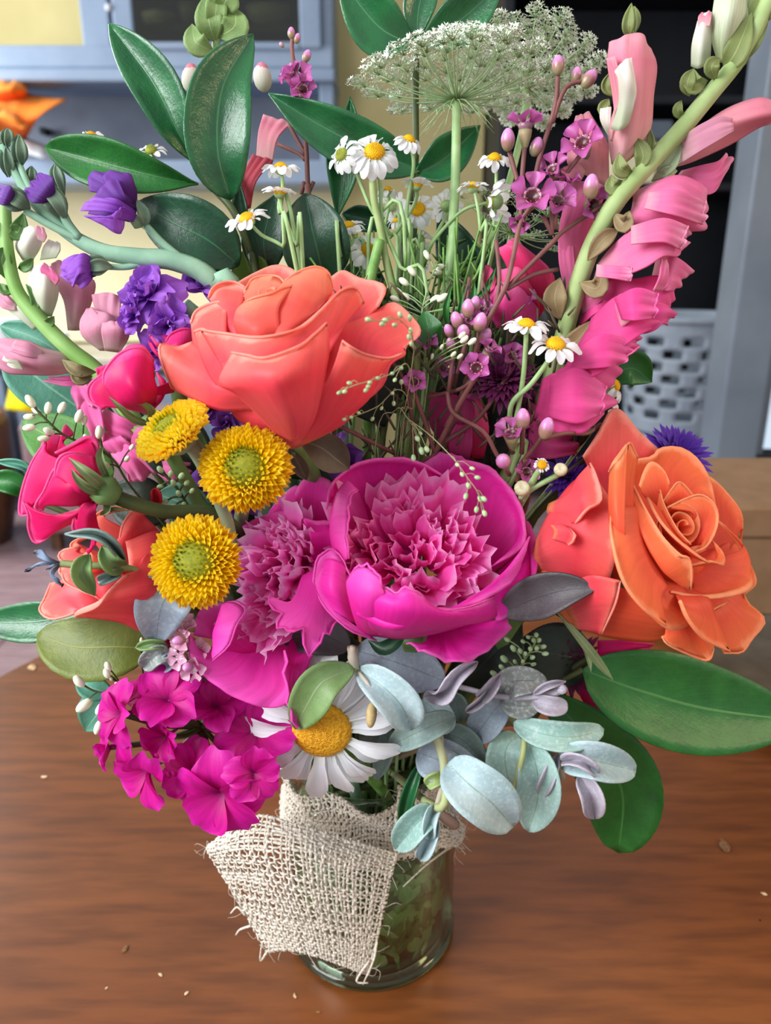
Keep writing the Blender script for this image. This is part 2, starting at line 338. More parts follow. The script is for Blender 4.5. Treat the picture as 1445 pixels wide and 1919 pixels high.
# orange crumpled cloth + white paper on the ledge
m_or = petal('orange_cloth', [(0, '#e8541c'), (.5, '#f58a2e'), (1, '#f7a95c')], .8, .1, .2)
frame(0, 0, 660)
def orow(pts, d): return [(x, y, d+R.uniform(-4, 4)) for x, y in pts]
D = -Yc*100-3
cl = thing('crumpled_cloth', 'bright orange crumpled cloth on the dresser ledge', 'cloth', P(60, 640, D))
for k, rows in enumerate(([orow([(-60, 560), (0, 575), (60, 590), (110, 560)], D+4), orow([(-60, 480), (0, 500), (80, 490), (170, 470)], D+16), orow([(-60, 400), (20, 420), (110, 410), (270, 410)], D+6), orow([(-60, 330), (30, 350), (110, 380), (265, 405)], D-6)],
        [orow([(-40, 420), (40, 410), (110, 400)], D+2), orow([(-40, 370), (40, 360), (110, 370)], D+10), orow([(-40, 320), (60, 322), (112, 325)], D)],
        [orow([(-60, 600), (0, 560), (60, 520)], D+4), orow([(-60, 500), (20, 480), (100, 530)], D+20), orow([(-60, 430), (20, 450), (120, 500)], D+12)])):
    v, f, u = sheet(rows, 6, 17, ruf=.9, rfreq=2, seed=k); obj('fold', mesh('fold', v, f, u, m_or), cl, solid=.004)
v, f, u = sheet([[(90, 560, D+2), (90, 620, D+14)], [(200, 600, D+4), (190, 655, D+14)]], 3, 4)
obj('paper_sheet', mesh('paper', v, f, u, m_white), None, solid=.003, label='white paper sheet lying on the ledge beside the orange cloth', cat='paper')
frame()
# items on the counter far left (white pots, dark tins)
def lathobj(name, prof, mat, x, y, d, wpx, parent=None, n=28, **k):
    p = P(x, y, d); s = wpx/2/ppm(x, y, d)
    v, f, u = lathe([(r*s, z*s) for r, z in prof], n); return obj(name, mesh(name, v, f, u, mat), parent, Matrix.Translation(Vector(p)), **k)
kc = thing('sideboard', 'cream topped low sideboard under the blue dresser', 'sideboard', (-1.8, 3.3, ZFL))
zt = bz(668, 3.0)
box('top', -3.2, P(655, 500, -300)[0], 2.95, YW-.06, zt-.05, zt, plain('sideboard_top', '#c9c2b0', '#b8b09c', .4), kc, .01)
box('carcass', -3.15, P(640, 500, -300)[0], 3.0, YW-.08, ZFL, zt-.05, m_blue2, kc, .01)
for k in range(5):
    q = box('cupboard_door', -3.1+.5*k, -2.64+.5*k, 2.975, 3.0, ZFL+.08, zt-.08, m_blue, kc, .008); box('handle', -2.7+.5*k, -2.68+.5*k, 2.955, 2.975, zt-.3, zt-.2, m_dark, q)
pot = [(.02, 0), (.75, 0), (.8, .1), (.95, 1.6), (1, 1.8), (.92, 1.8), (.86, 1.6), (.7, .2), (.02, .2)]
lathobj('storage_jar', pot, m_white, 20, 655, -310, 62, label='white pot on the sideboard at the far left', cat='jar')
lathobj('storage_tin', pot, m_dark, 75, 650, -315, 40, label='dark tin on the sideboard, beside the white pot', cat='tin')
lathobj('enamel_mug', pot, m_white, 116, 655, -306, 34, label='small white mug on the sideboard right of the dark tin', cat='mug')
# yellow bag and brown stool at the left
frame(0, 600, 260)
m_yel = plain('yellow_plastic', '#f6e400', '#f0d000', .4, 30)
yb = []
for (a, b) in ((0, 0), (1, 0)):
    pass
v, f, u = sheet([[(60, 930, -262), (330, 960, -252), (640, 950, -262)], [(110, 700, -264), (330, 760, -250), (600, 850, -264)], [(120, 500, -266), (230, 560, -258), (420, 700, -266)]], 5, 9)
yt = thing('yellow_bag', 'bright yellow bag at the left behind the green leaf', 'bag', P(330, 950, -262))
obj('front_panel', mesh('yp', v, f, u, m_yel), yt, solid=.01)
v2 = v+np.array([0, .12, 0]); obj('back_panel', mesh('yp2', v2, f, u, m_yel), yt, solid=.01)
frame()
m_brown = wood('dark_brown_wood', [(.3, '#3a2317'), (.6, '#6b452e')], (8, 8, 1.5), .45)
m_ott = plain('mauve_upholstery', '#8f7478', '#9a8085', .6, 60)
zb = P(60, 775, -262)[2]
ott = thing('ottoman', 'mauve upholstered ottoman under the yellow bag, left', 'ottoman', (P(100, 775, -262)[0], 2.7, ZFL))
ox = P(34, 775, -250)[0]
box('cushion', ox, ox+.55, 2.46, 2.86, ZFL+.08, zb, m_ott, ott, .03)
for a in (.05, .45):
    for yy in (2.5, 2.78): box('foot', ox+a, ox+a+.04, yy, yy+.04, ZFL, ZFL+.08, m_brown, ott, .004)
q = P(-22, 880, -250)
v, f, u = lathe([(.001, 0), (.14, 0), (.19, .12), (.2, .3), (.185, .33), (.175, .3), (.17, .1), (.001, .02)], 36)
v[:, 2] += .004*np.sin(np.arange(len(v))*1.57)
obj('wicker_basket', mesh('wicker_basket', v, f, u, m_brown), None, Matrix.Translation((q[0]-.16, 2.6, ZFL)) @ Matrix.Diagonal((1, 1, 1.6, 1)), label='dark brown round basket at the left edge of the picture', cat='basket')
# grey post and the bright gap at the right
Yp = 1.25
post = thing('door_1', None, None, (P(1400, 600, -Yp*100)[0], Yp, ZFL), kind='structure')
x0 = P(1395, 662, -Yp*100)[0]; wpx = 80/ppm(1395, 662, -Yp*100)
box('jamb', x0-.028, x0+wpx-.028, Yp, Yp+.1, ZFL, 2.4, m_post, post, .006)
xg = x0+wpx+.01
box('leaf', xg, xg+.9, Yp+.16, Yp+.2, ZFL, 2.4, plain('dark_door_paint', '#272c33', '#1e2329', .4), post, .004)
def emis(name, col, s):
    m, nt = nodes(name); e = nd(nt, 'ShaderNodeEmission'); e.inputs[0].default_value = hx(col); e.inputs[1].default_value = s
    o = nd(nt, 'ShaderNodeOutputMaterial'); nt.links.new(e.outputs[0], o.inputs[0]); return m
wz = lambda y: P(1400, y, -Yp*100-16)[2]
m_lit = emis('daylit_pane', '#d8ecff', 1.0)
wn = thing('window_1', None, None, (xg+.1, Yp+.14, wz(840)), kind='structure')
for a, b in ((-.0, .022), (.04, .2)):
    box('pane', xg+a, xg+b, Yp+.145, Yp+.155, wz(838), wz(400), m_lit, wn)
box('window_frame', xg+.024, xg+.038, Yp+.13, Yp+.157, wz(845), wz(395), m_post, wn)
# dark furniture behind, cream glimpse
Yd = 3.15
sh = thing('black_shelving', 'black open shelving behind the white basket, right', 'shelving', (P(1280, 700, -Yd*100)[0], Yd, ZFL))
m_blk = plain('black_wood', '#15181e', '#1b1f26', .5, 10)
xa, xb = P(925, 500, -Yd*100)[0], P(1440, 500, -Yd*100)[0]
box('side', xa, xa+.04, Yd, Yd+.5, ZFL, 1.7, m_blk, sh, .005); box('side', xb, xb+.04, Yd, Yd+.5, ZFL, 1.7, m_blk, sh, .005); box('back', xa, xb, Yd+.46, Yd+.5, ZFL, 1.7, m_blk, sh)
for y in (1.4, .95, .62, .02, ZFL+.08): box('shelf', xa+.04, xb, Yd+.02, Yd+.46, y, y+.03, m_blk, sh, .004)
frame()
cx0, cx1 = P(1150, 300, -Yd*100)[0], P(1240, 300, -Yd*100)[0]
zz = .65
box('cream_box', cx0, cx1, Yd+.05, Yd+.3, zz, P(1200, 262, -Yd*100)[2], m_cream, None, .01, label='cream box on the black shelf behind the tall pink snapdragon', cat='box')
box('grey_tray', cx0-.02, cx1+.05, Yd+.04, Yd+.32, P(1200, 259, -Yd*100)[2], P(1200, 222, -Yd*100)[2], m_post, None, .01, label='grey tray lying on the cream box', cat='tray')
# laundry baskets
m_bask = plain('white_plastic', '#9ba6b2', '#909ba8', .5, 15)
def basket(x, ytop, ybot, wtop, wbot, d, holes, label, zbase=None):
    t = thing('laundry_basket', label, 'basket', P(x, ybot, d)); c = P(x, ybot, d); k = ppm(x, ybot, d)
    H = (ybot-ytop)/k; r1, r0 = wtop/2/k, wbot/2/k; n = 66; rows = 28
    V = []; 
    for i in range(rows+1):
        s = i/rows; r = r0+(r1-r0)*s
        for j in range(n):
            a = 6.2832*j/n; V.append((c[0]+r*math.cos(a), c[1]+r*math.sin(a), c[2]+H*s))
    f = []
    for i in range(rows):
        for j in range(n):
            if holes and 3 < i < rows-3 and (i % 3 != 0) and ((j+ (3 if (i//3) % 2 else 0)) % 6) < 3: continue
            a = i*n+j; b = i*n+(j+1) % n; f.append((a, b, b+n, a+n))
    o = obj('body', mesh('body', V, f, np.zeros((len(V), 2)), m_bask), t, solid=.008)
    v, ff, u = tubev([(c[0]+(r1+.008)*math.cos(a), c[1]+(r1+.008)*math.sin(a), c[2]+H) for a in np.linspace(0, 6.2832, 25)], .014, 8, 2); obj('rim', mesh('rim', v, ff, u, m_bask), t)
    v, ff, u = lathe([(.001, 0), (r0, 0), (r0, .01), (.001, .01)], 40); obj('bottom', mesh('bottom', v, ff, u, m_bask), t, Matrix.Translation(Vector(c)))
    return t
basket(1270, 600, 800, 232, 190, -270, True, 'white plastic basket with rows of round holes, upper of two')
basket(1262, 803, 905, 215, 180, -272, False, 'plain pale lower basket under the one with holes')
lb2 = thing('dark_crate', 'dark crate carrying the pale baskets', 'crate', (P(1265, 905, -270)[0], 2.72, ZFL))
q = P(1265, 908, -272); box('crate_body', q[0]-.28, q[0]+.28, 2.5, 2.96, ZFL, q[2], m_blk, lb2, .01)
# ---------------------------------------------------------------- table, box, tray
m_table = wood('red_brown_table_wood', [(.15, '#5e3014'), (.45, '#6d3b1a'), (.65, '#7a451f'), (.9, '#885228')], (1.6, 6, 6), .3, .5)
tb = thing('round_table', 'round brown wooden table under the flowers', 'table', (.2, 0, ZFL))
v, f, u = lathe([(.0005, -.028), (.55, -.028), (.568, -.02), (.572, -.012), (.570, -.004), (.562, 0), (.0005, 0)], 120)
o = obj('table_top', mesh('table_top', v, f, u, m_table, smooth=False), tb, Matrix.Translation((.2, 0, 0)))
v, f, u = lathe([(.001, -.72), (.26, -.72), (.27, -.70), (.1, -.66), (.045, -.6), (.05, -.3), (.07, -.1), (.12, -.028), (.001, -.028)], 40); obj('pedestal', mesh('pedestal', v, f, u, m_brown), tb, Matrix.Translation((.2, 0, -.03)))
m_card = plain('tan_cardboard', '#86684c', '#7b5e43', .8, 40)
cb = thing('cardboard_box', 'tan cardboard box on the table behind the large right orange rose', 'box', (.34, .42, 0))
box('box_body', .2, .47, .33, .5, .0005, .105, m_card, cb, .003); box('box_lid', .197, .473, .327, .503, .088, .12, m_card, cb, .004)
m_met = plain('brushed_metal', '#9a9a94', '#84847e', .3, 40, metal=.9)
v, f, u = lathe([(.001, 0), (.10, 0), (.115, .012), (.118, .013), (.118, .015), (.112, .014), (.10, .002), (.001, .002)], 50)
obj('metal_tray', mesh('metal_tray', v, f, u, m_met), None, Matrix.Translation((.37, .215, .0005)), label='thin metal tray on the table behind the long right green leaf', cat='tray')
# crumbs
m_cr = plain('crumb', '#d8c2a0', '#b98f62', .8, 300); m_cr2 = plain('dark_crumb', '#6a4a30', '#8a6038', .8, 300)
CR = [(83, 1457, 9, 'pale crumb on the left of the table'), (235, 1780, 12, 'brown flake on the table left of the jar'), (301, 1827, 8, 'pale crumb near the lower left of the jar'), (350, 1862, 8, 'small flake at the bottom of the table left of centre'), (553, 1868, 8, 'white crumb in front of the jar'), (598, 1897, 7, 'reddish crumb at the front of the table'), (1357, 1588, 22, 'curled flake on the right side of the table'), (1432, 1676, 9, 'white crumb at the right edge of the table'), (200, 1852, 5, 'tiny crumb at the lower left'), (60, 1252, 16, 'pale splinter on the table under the leaves at left')]
def tabpt(x, y):
    r = FW+UP*((959.5-y)/F)+RT*((x-722.5)/F); return CAM+r*(-CAM[2]/r[2])
for i, (x, y, w, lab) in enumerate(CR):
    p = tabpt(x, y); k = F/np.linalg.norm(p-CAM)
    v, f, u = egg(1, .5, 7, 5); rs = np.random.RandomState(i); v = v*(1+.35*rs.randn(len(v), 1)*.6)
    s = w/2/k; obj('crumb', mesh('crumb', v*s*.8, f, u, m_cr2 if i in (1, 5, 6) else m_cr, smooth=False), None, Matrix.Translation((p[0], p[1], s*.25)) @ Matrix.Rotation(i*1.3, 4, 'Z') @ Matrix.Diagonal((1.4, .8, .7, 1)), label=lab, cat='crumb')
# ================================================================ jar, water, burlap
jar = thing('glass_jar', 'clear glass jar wrapped in burlap, holding the bouquet', 'jar', (0, 0, 0))
m_gl = thinglass('jar_glass', '#eef5ee', 0); m_wat = thinglass('water', '#dcead6', 0)
RJ = .0415
prof = [(.0003, .0012), (.030, .0012), (.0375, .0), (.0405, .003), (RJ, .009), (RJ, .070), (.0405, .076), (.036, .083), (.034, .087), (.0345, .098), (.0355, .1), (.0345, .1015), (.0325, .1),
        (.0318, .097), (.0318, .087), (.034, .082), (.0385, .0755), (.0392, .07), (.0392, .010), (.037, .0062), (.031, .005), (.0003, .005)]
v, f, u = lathe(prof, 72); obj('glass_body', mesh('glass_body', v, f, u, m_gl), jar)
m_gr = glassmat('thick_glass', '#f2faf4', 0, 1.45)
for nm, rr, zz, th in (('base_ring', .0392, .0034, .0030), ('mouth_ring', .0341, .1, .0015)):
    v, f, u = tubev([(rr*math.cos(a), rr*math.sin(a), zz) for a in np.linspace(0, 6.2832, 41)], th, 10, 2, False); obj(nm, mesh(nm, v, f, u, m_gr), jar)
wprof = [(.0003, .0052), (.030, .0052), (.0362, .0066), (.0389, .0105), (.0389, .068), (.0003, .068)]
v, f, u = lathe(wprof, 72); obj('water', mesh('water', v, f, u, m_wat), None, label='clear water filling the glass jar', cat='water')
m_st = plain('green_stem', '#5d8a3c', '#7aa557', .5, 200); m_st2 = plain('pale_green_stem', '#8db070', '#a2c288', .5, 200)
# burlap: real over-and-under threads on draped surfaces
m_bur = plain('jute_thread', '#bab0a0', '#e8e0d2', .9, 900, bump=.5)
def weave(rows, nu, nv, r, label=None, world=False, seed=0, amp=1.0, fray=(0, 0)):
    rr = np.array([cr([q if world else P(*q) for q in row], 60) for row in rows])
    K = 60; S = np.stack([cr(rr[:, j], K) for j in range(60)], 1)
    rs = np.random.RandomState(seed)
    def ev(a, b):
        a = np.clip(a, 0, 1)*(K-1); b = np.clip(b, 0, 1)*59; i = np.minimum(a.astype(int), K-2); j = np.minimum(b.astype(int), 58); fa = (a-i)[:, None]; fb = (b-j)[:, None]
        return (S[i, j]*(1-fa)+S[i+1, j]*fa)*(1-fb)+(S[i, j+1]*(1-fa)+S[i+1, j+1]*fa)*fb
    def nor(a, b):
        e = .01; n = np.cross(ev(np.clip(a+e, 0, 1), b)-ev(np.clip(a-e, 0, 1), b), ev(a, np.clip(b+e, 0, 1))-ev(a, np.clip(b-e, 0, 1))); return nrm(n)
    parts = []
    for kind, cnt, oth in ((0, nu, nv), (1, nv, nu)):
        for i in range(cnt):
            m = oth*3+1; s = np.linspace(0, 1, m); c = (i+.5)/cnt+rs.randn()*.15/cnt+.25/cnt*np.sin(s*9+rs.rand()*6)
            c = np.clip(c, 0, 1)
            a, b = (c, s) if kind == 0 else (s, c)
            base = ev(a, b); n = nor(a, b)
            ph = np.cos((s*oth-.5)*math.pi+(i % 2)*math.pi+kind*math.pi)
            c3 = base+n*(ph*r*.95*amp)[:, None]+rs.randn(m, 3)*r*.10
            t = nrm(np.gradient(c3, axis=0)); A = nrm(np.cross(t, n)); B = np.cross(t, A); rad = r*(1+.22*np.sin(s*rs.uniform(20, 60)+rs.rand()*6))*rs.uniform(.8, 1.15)
            V = np.stack([c3+(A*math.cos(g)*1.15+B*math.sin(g)*.85)*rad[:, None] for g in (0, 1.05, 2.09, 3.14, 4.19, 5.24)], 1).reshape(-1, 3)
            parts.append((V, gridf(m, 6, 0, True), np.zeros((len(V), 2))))
    # loose fibres
    for i in range(90):
        a = np.array([rs.rand()]); b = np.array([rs.rand()])
        if rs.rand() < .7: (a if rs.rand() < .5 else b)[0] = rs.choice([0.0, 1.0])
        p = ev(a, b)[0]; q = p+rs.randn(3)*.0022; w = q+rs.randn(3)*.002
        parts.append(tubev([p, q, w], [.00013, .00007], 3, 3))
    return join(parts)
bur = thing('burlap_wrap', 'natural burlap cloth wrapped and draped around the glass jar', 'burlap', (0, -.03, .05))
def jarpt(ang, z, r):  # ang degrees, 270 = towards camera
    a = math.radians(ang); return (r*math.cos(a), r*math.sin(a), z)
# neck gather: hugging jar neck, upper ruffle
def ring(z, r, wob, ph, a0=150, a1=392, n=13): return [jarpt(a0+(a1-a0)*i/(n-1), z+.0025*math.sin(i*2.1+ph), r+wob*math.sin(i*2.7+ph)) for i in range(n)]
v, f, u = weave([ring(.074, .0435, .0006, 0), ring(.083, .0405, .0012, 1), ring(.090, .039, .0012, 2), ring(.098, .0415, .002, 3), ring(.106, .044, .003, 4)], 16, 125, .00050, world=True, seed=3)
obj('neck_gather', mesh('neck_gather', v, f, u, m_bur), bur, kind='stuff')
# long skirt down the front left, corner flung out to the left
frame()
sk = [[(388, 1585, 3.0), (470, 1528, 4.4), (560, 1545, 5.3), (660, 1572, 5.2), (745, 1600, 4.7)],
      [(392, 1600, 3.6), (462, 1590, 5.2), (560, 1600, 6.0), (650, 1622, 5.8), (735, 1640, 5.0)],
      [(425, 1655, 3.8), (490, 1665, 5.2), (570, 1678, 5.7), (650, 1690, 5.5), (722, 1700, 4.8)],
      [(465, 1722, 4.0), (525, 1735, 5.0), (590, 1748, 5.3), (655, 1760, 5.1), (706, 1765, 4.7)],
      [(500, 1785, 4.2), (545, 1782, 4.7), (600, 1795, 4.9), (655, 1815, 4.8), (692, 1828, 4.6)]]
v, f, u = weave(sk, 33, 40, .00047, seed=5)
obj('skirt', mesh('skirt', v, f, u, m_bur), bur, kind='stuff')
# folded flap at right behind the eucalyptus
fb = [[(745, 1470, 3.4), (790, 1480, 3.2), (840, 1515, 2.4), (872, 1548, 1.2)], [(742, 1530, 4.4), (785, 1538, 4.0), (835, 1560, 2.8), (868, 1572, 1.4)], [(738, 1602, 4.7), (775, 1592, 4.4), (820, 1590, 3.4), (856, 1585, 1.8)]]
v, f, u = weave(fb, 13, 17, .0005, seed=8); obj('side_flap', mesh('side_flap', v, f, u, m_bur), bur, kind='stuff')
for k, pts in enumerate(([(692, 1800, 4.8), (668, 1838, 5.0), (690, 1842, 5.0)], [(706, 1765, 4.8), (700, 1800, 5.0), (680, 1845, 5.0)], [(850, 1582, 1.8), (800, 1620, 3.5), (755, 1662, 4.5)], [(500, 1785, 4.3), (488, 1800, 4.3), (490, 1770, 4.3)], [(460, 1715, 4.1), (445, 1700, 4.0), (432, 1712, 4.0)], [(470, 1735, 4.1), (450, 1742, 4.0), (442, 1752, 4.0)])):
    v, f, u = tubep(pts, [.0006, .0003], 5); obj('loose_thread', mesh('loose_thread', v, f, u, m_bur), bur)
# leaf bits under water: bright mottling put into pale and dark colours
m_sub = leafmat('mottle_pale_leaf', '#b0d898', '#eef8e2', '#e8f6dc', .5, .5)
m_sub2 = leafmat('mottle_dark_leaf', '#4a7040', '#6c925a', '#8aac78', .5, .2)
# ================================================================ orange roses
m_ros = petal('coral_rose_petal', [(0, '#f2a26a'), (.15, '#f2646a'), (.6, '#f44c5a'), (.93, '#fc7068'), (1, '#ffa090')], .5, .3, .10, .1, vscale=14, bump=.08)
m_rosi = petal('coral_rose_inner_petal', [(0, '#ee5650'), (.6, '#f7665c'), (1, '#ffa080')], .5, .35, .08, .1, vscale=12, bump=.06)
m_ror = petal('orange_rose_petal', [(0, '#f2a066'), (.15, '#f0604c'), (.6, '#f2603f'), (.93, '#f87a48'), (1, '#ffa474')], .5, .3, .10, .1, vscale=14, bump=.08)
m_sep = leafmat('sepal_green', '#6d7f52', '#8c9a6a', '#a9b48c', .5, .1)
m_stem = plain('rose_stem', '#5b7a41', '#6f8f55', .5, 60)
m_dstem = plain('dark_stem', '#3c4a26', '#4f5a30', .5, 60)
def pets(t, mat, lst, ctr, lip=.12, solid=.0007, name='petal', **kk):
    for i, e in enumerate(lst):
        rows, o = (e if isinstance(e, tuple) and isinstance(e[1], dict) else (e, {}))
        k = dict(kk); k.update(o); m = k.pop('mat', mat); l = k.pop('lip', lip); lab = k.pop('label', None)
        v, f, u = sheet(rows, lip=l, ctr=ctr, seed=i*7+3, **k)
        obj(name, mesh(name, v, f, u, m), t, solid=solid, label=lab)
frame(300, 450, 520)
r1 = thing('rose', 'large coral orange rose at the top centre of the bouquet', 'rose', P(690, 1080, 6))
B = (690, 1070, 6.0)
def b3(x=690, y=1070, d=6.0, w=25): return [(x-w, y, d), (x, y+8, d+.3), (x+w, y, d)]
c1 = (610, 600, 6.0)
pets(r1, m_ros, [
 # right outer petal, tip to the upper right, hollow towards us
 ([b3(700, 1060, 5.5), [(860, 700, 4.6), (1000, 760, 5.0), (1120, 800, 5.6)], [(900, 520, 4.2), (1060, 560, 4.6), (1200, 650, 5.6)], [(930, 445, 4.0), (1110, 470, 4.1), (1275, 600, 5.2)], [(1100, 420, 3.4), (1200, 328, 3.5), (1300, 400, 3.9), (1345, 480, 4.4), (1272, 560, 5.0)]], dict(lip=.1, curl=1.2)),
 # back right
 ([b3(700, 1000, 4.5), [(820, 500, 3.6), (950, 560, 3.9), (1080, 600, 4.6)], [(840, 330, 3.0), (980, 350, 3.1), (1085, 420, 3.8)], [(885, 200, 2.6), (950, 166, 2.6), (1030, 205, 2.8), (1160, 242, 3.3), (1130, 350, 3.8)]], dict(lip=.12, curl=1.5)),
 # back rim
 ([b3(600, 800, 4), [(400, 450, 3), (600, 420, 2.6), (840, 430, 3)], [(380, 245, 3.2), (500, 178, 2.6), (612, 138, 2.4), (720, 185, 2.7), (800, 300, 3)]], dict(lip=.1)),
 # left low outer petal
 ([b3(690, 1070, 6, 15), [(520, 900, 7.6), (560, 800, 7.8), (560, 700, 7.4)], [(310, 885, 7.6), (330, 770, 8.0), (330, 640, 7.2)], [(200, 840, 7.2), (190, 700, 7.2), (210, 560, 6.2)], [(65, 775, 6.6), (15, 640, 6.4), (8, 552, 6.0), (90, 562, 5.6), (170, 530, 5.4)]], dict(lip=.08, curl=1.2)),
 # bottom left tucked petal
 ([b3(690, 1072, 6.2, 10), [(600, 1010, 7.4), (560, 930, 7.6), (620, 900, 7.6)], [(430, 950, 7.2), (400, 870, 7.4), (520, 830, 7.6)], [(345, 860, 7.0), (380, 800, 7.0), (500, 760, 7.2)]], dict(lip=.05)),
 # left crescent petals
 ([b3(600, 1000, 6), [(300, 760, 7.2), (350, 700, 7.8), (420, 650, 8.0)], [(190, 590, 6.0), (260, 560, 7.0), (350, 540, 7.6)], [(163, 440, 5.2), (200, 380, 5.0), (290, 340, 5.0), (350, 330, 5.2)]], dict(lip=.14)),
 ([b3(600, 900, 6), [(330, 560, 6.2), (380, 540, 6.8), (440, 520, 7.0)], [(318, 400, 5.4), (350, 380, 5.8), (420, 380, 6.0)], [(258, 310, 4.6), (300, 256, 4.4), (380, 240, 4.2), (450, 262, 4.4)]], dict(lip=.24, curl=2.8)),
 # wide front collar
 ([b3(640, 1000, 7), [(400, 760, 9.0), (600, 800, 9.8), (850, 640, 9.0)], [(290, 600, 8.0), (480, 640, 9.6), (800, 520, 8.4), (980, 420, 6.0)], [(215, 468, 7.2), (330, 492, 8.4), (520, 522, 9.1), (700, 470, 8.6), (830, 370, 7.2), (930, 275, 5.6), (1010, 256, 4.6), (1060, 330, 4.2)]], dict(lip=.13, nv=25)),
 # left small folded petal in front of the collar
 ([b3(560, 960, 7, 12), [(320, 780, 7.9), (360, 720, 8.4), (370, 640, 8.6)], [(230, 640, 7.4), (290, 600, 8.0), (330, 550, 8.4)], [(182, 480, 6.8), (240, 470, 7.3), (272, 500, 7.8)]], dict(lip=.10)),
 # main front petal
 ([[(660, 1070, 6.6), (690, 1082, 6.8), (720, 1070, 6.6)], [(560, 960, 8.4), (690, 960, 9.4), (800, 930, 8.8)], [(400, 800, 9.4), (620, 800, 10.4), (850, 740, 9.4)], [(310, 740, 9.3), (480, 700, 10.3), (680, 680, 10.5), (880, 560, 9.0)], [(378, 592, 9.0), (460, 612, 9.7), (550, 632, 10.1), (700, 582, 9.9), (790, 510, 9.2), (865, 438, 8.4)]], dict(lip=.16, nv=27, curl=2.6)),
 # right front petal with pointed corner
 ([[(680, 1085, 6.4), (720, 1075, 6.6), (780, 1050, 6.4)], [(785, 930, 8.2), (860, 960, 8.0), (960, 950, 7.2)], [(800, 850, 9.0), (900, 800, 9.1), (1060, 840, 7.9), (1100, 790, 7.4)], [(890, 690, 9.4), (960, 680, 9.2), (1100, 700, 8.0), (1190, 640, 7.0)], [(945, 528, 9.0), (1000, 570, 9.0), (1080, 604, 8.4), (1180, 616, 7.4), (1262, 590, 6.2)]], dict(lip=.1, nv=21, curl=2.2)),
 # cup petals
 ([b3(640, 800, 6), [(520, 520, 7.6), (660, 500, 8.0), (800, 420, 6.6)], [(590, 300, 5.8), (700, 300, 6.2), (840, 330, 5.6), (885, 290, 4.6)], [(650, 215, 4.6), (720, 175, 4.3), (805, 150, 4.0), (870, 175, 3.9), (895, 250, 4.0)]], dict(lip=.1, mat=m_rosi)),
 ([b3(560, 800, 6), [(400, 480, 7.0), (500, 510, 8.0), (620, 500, 7.8)], [(395, 380, 6.6), (480, 390, 7.4), (620, 350, 7.0)], [(435, 330, 6.4), (490, 308, 6.7), (560, 290, 6.6), (630, 255, 6.0), (690, 240, 5.4)]], dict(lip=.08, mat=m_rosi, curl=1.8)),
 ([b3(540, 700, 5.4), [(420, 400, 5.2), (520, 380, 6.0), (640, 370, 5.4)], [(440, 260, 4.8), (480, 210, 4.3), (560, 192, 4.1), (620, 200, 4.3), (660, 240, 4.8)]], dict(lip=.08, mat=m_rosi)),
], c1)
def spiral(t, mat, x, y, d, dirv, r, turns=2.4, h=1.0, seed=0, roll=0, ecc=1.0):
    """rolled heart of a rose: a spiral ribbon standing on its axis"""
    n = 60; G = []; rs = np.random.RandomState(seed)
    for j, s in enumerate(np.linspace(0, 1, n)):
        a = s*turns*6.283; rr = .12+.88*s
        G.append([(rr*(.62+.2*k)*math.cos(a)*(1 if k < 3 else 1.08), rr*(.62+.2*k)*math.sin(a)*(1 if k < 3 else 1.08)*ecc, h*(k*.33-1.0)+.18*math.sin(a*1.5)*s-.35*s*h) for k in range(4)])
    G = np.array(G); v = G.reshape(-1, 3); uv = np.stack(np.meshgrid(np.linspace(.5, 1, 4), np.linspace(0, 1, n)), -1)[..., ::-1].reshape(-1, 2)
    me = mesh('heart', v, gridf(n, 4), uv, mat)
    return obj('heart', me, t, place(x, y, d, dirv, r/ppm(x, y, d), roll), solid=.04)
v, f, u = egg(1, 1, 20, 12); obj('heart_core', mesh('heart_core', v, f, u, m_rosi), r1, place(620, 620, 5.4, (0, .7, .7), 200/ppm(620, 620, 5.4)))  # core put in to plug gaps between the petals
spiral(r1, m_rosi, 585, 250, 5.2, (-.05, .75, .65), 78, 2.2)
frame()
v, f, u = stemdown([(545, 835, 6.0), (582, 880, 4.0), (600, 960, 2.4), (640, 1150, 2)], [.0035, .003, .003]); obj('stem', mesh('stem', v, f, u, m_stem), r1)
for L in ([(560, 825, 6.2), (600, 838, 6.4), (630, 860, 6.4), (655, 880, 6.2)], [(540, 835, 6.2), (560, 870, 6), (575, 900, 5.8)]):
    v, f, u = leafv(L, 34 if len(L) == 4 else 14, cup=.3); obj('sepal', mesh('sepal', v, f, u, leafmat('brown_sepal', '#4e4436', '#6a5c48', '#7d6f58', .6, .1)), r1)
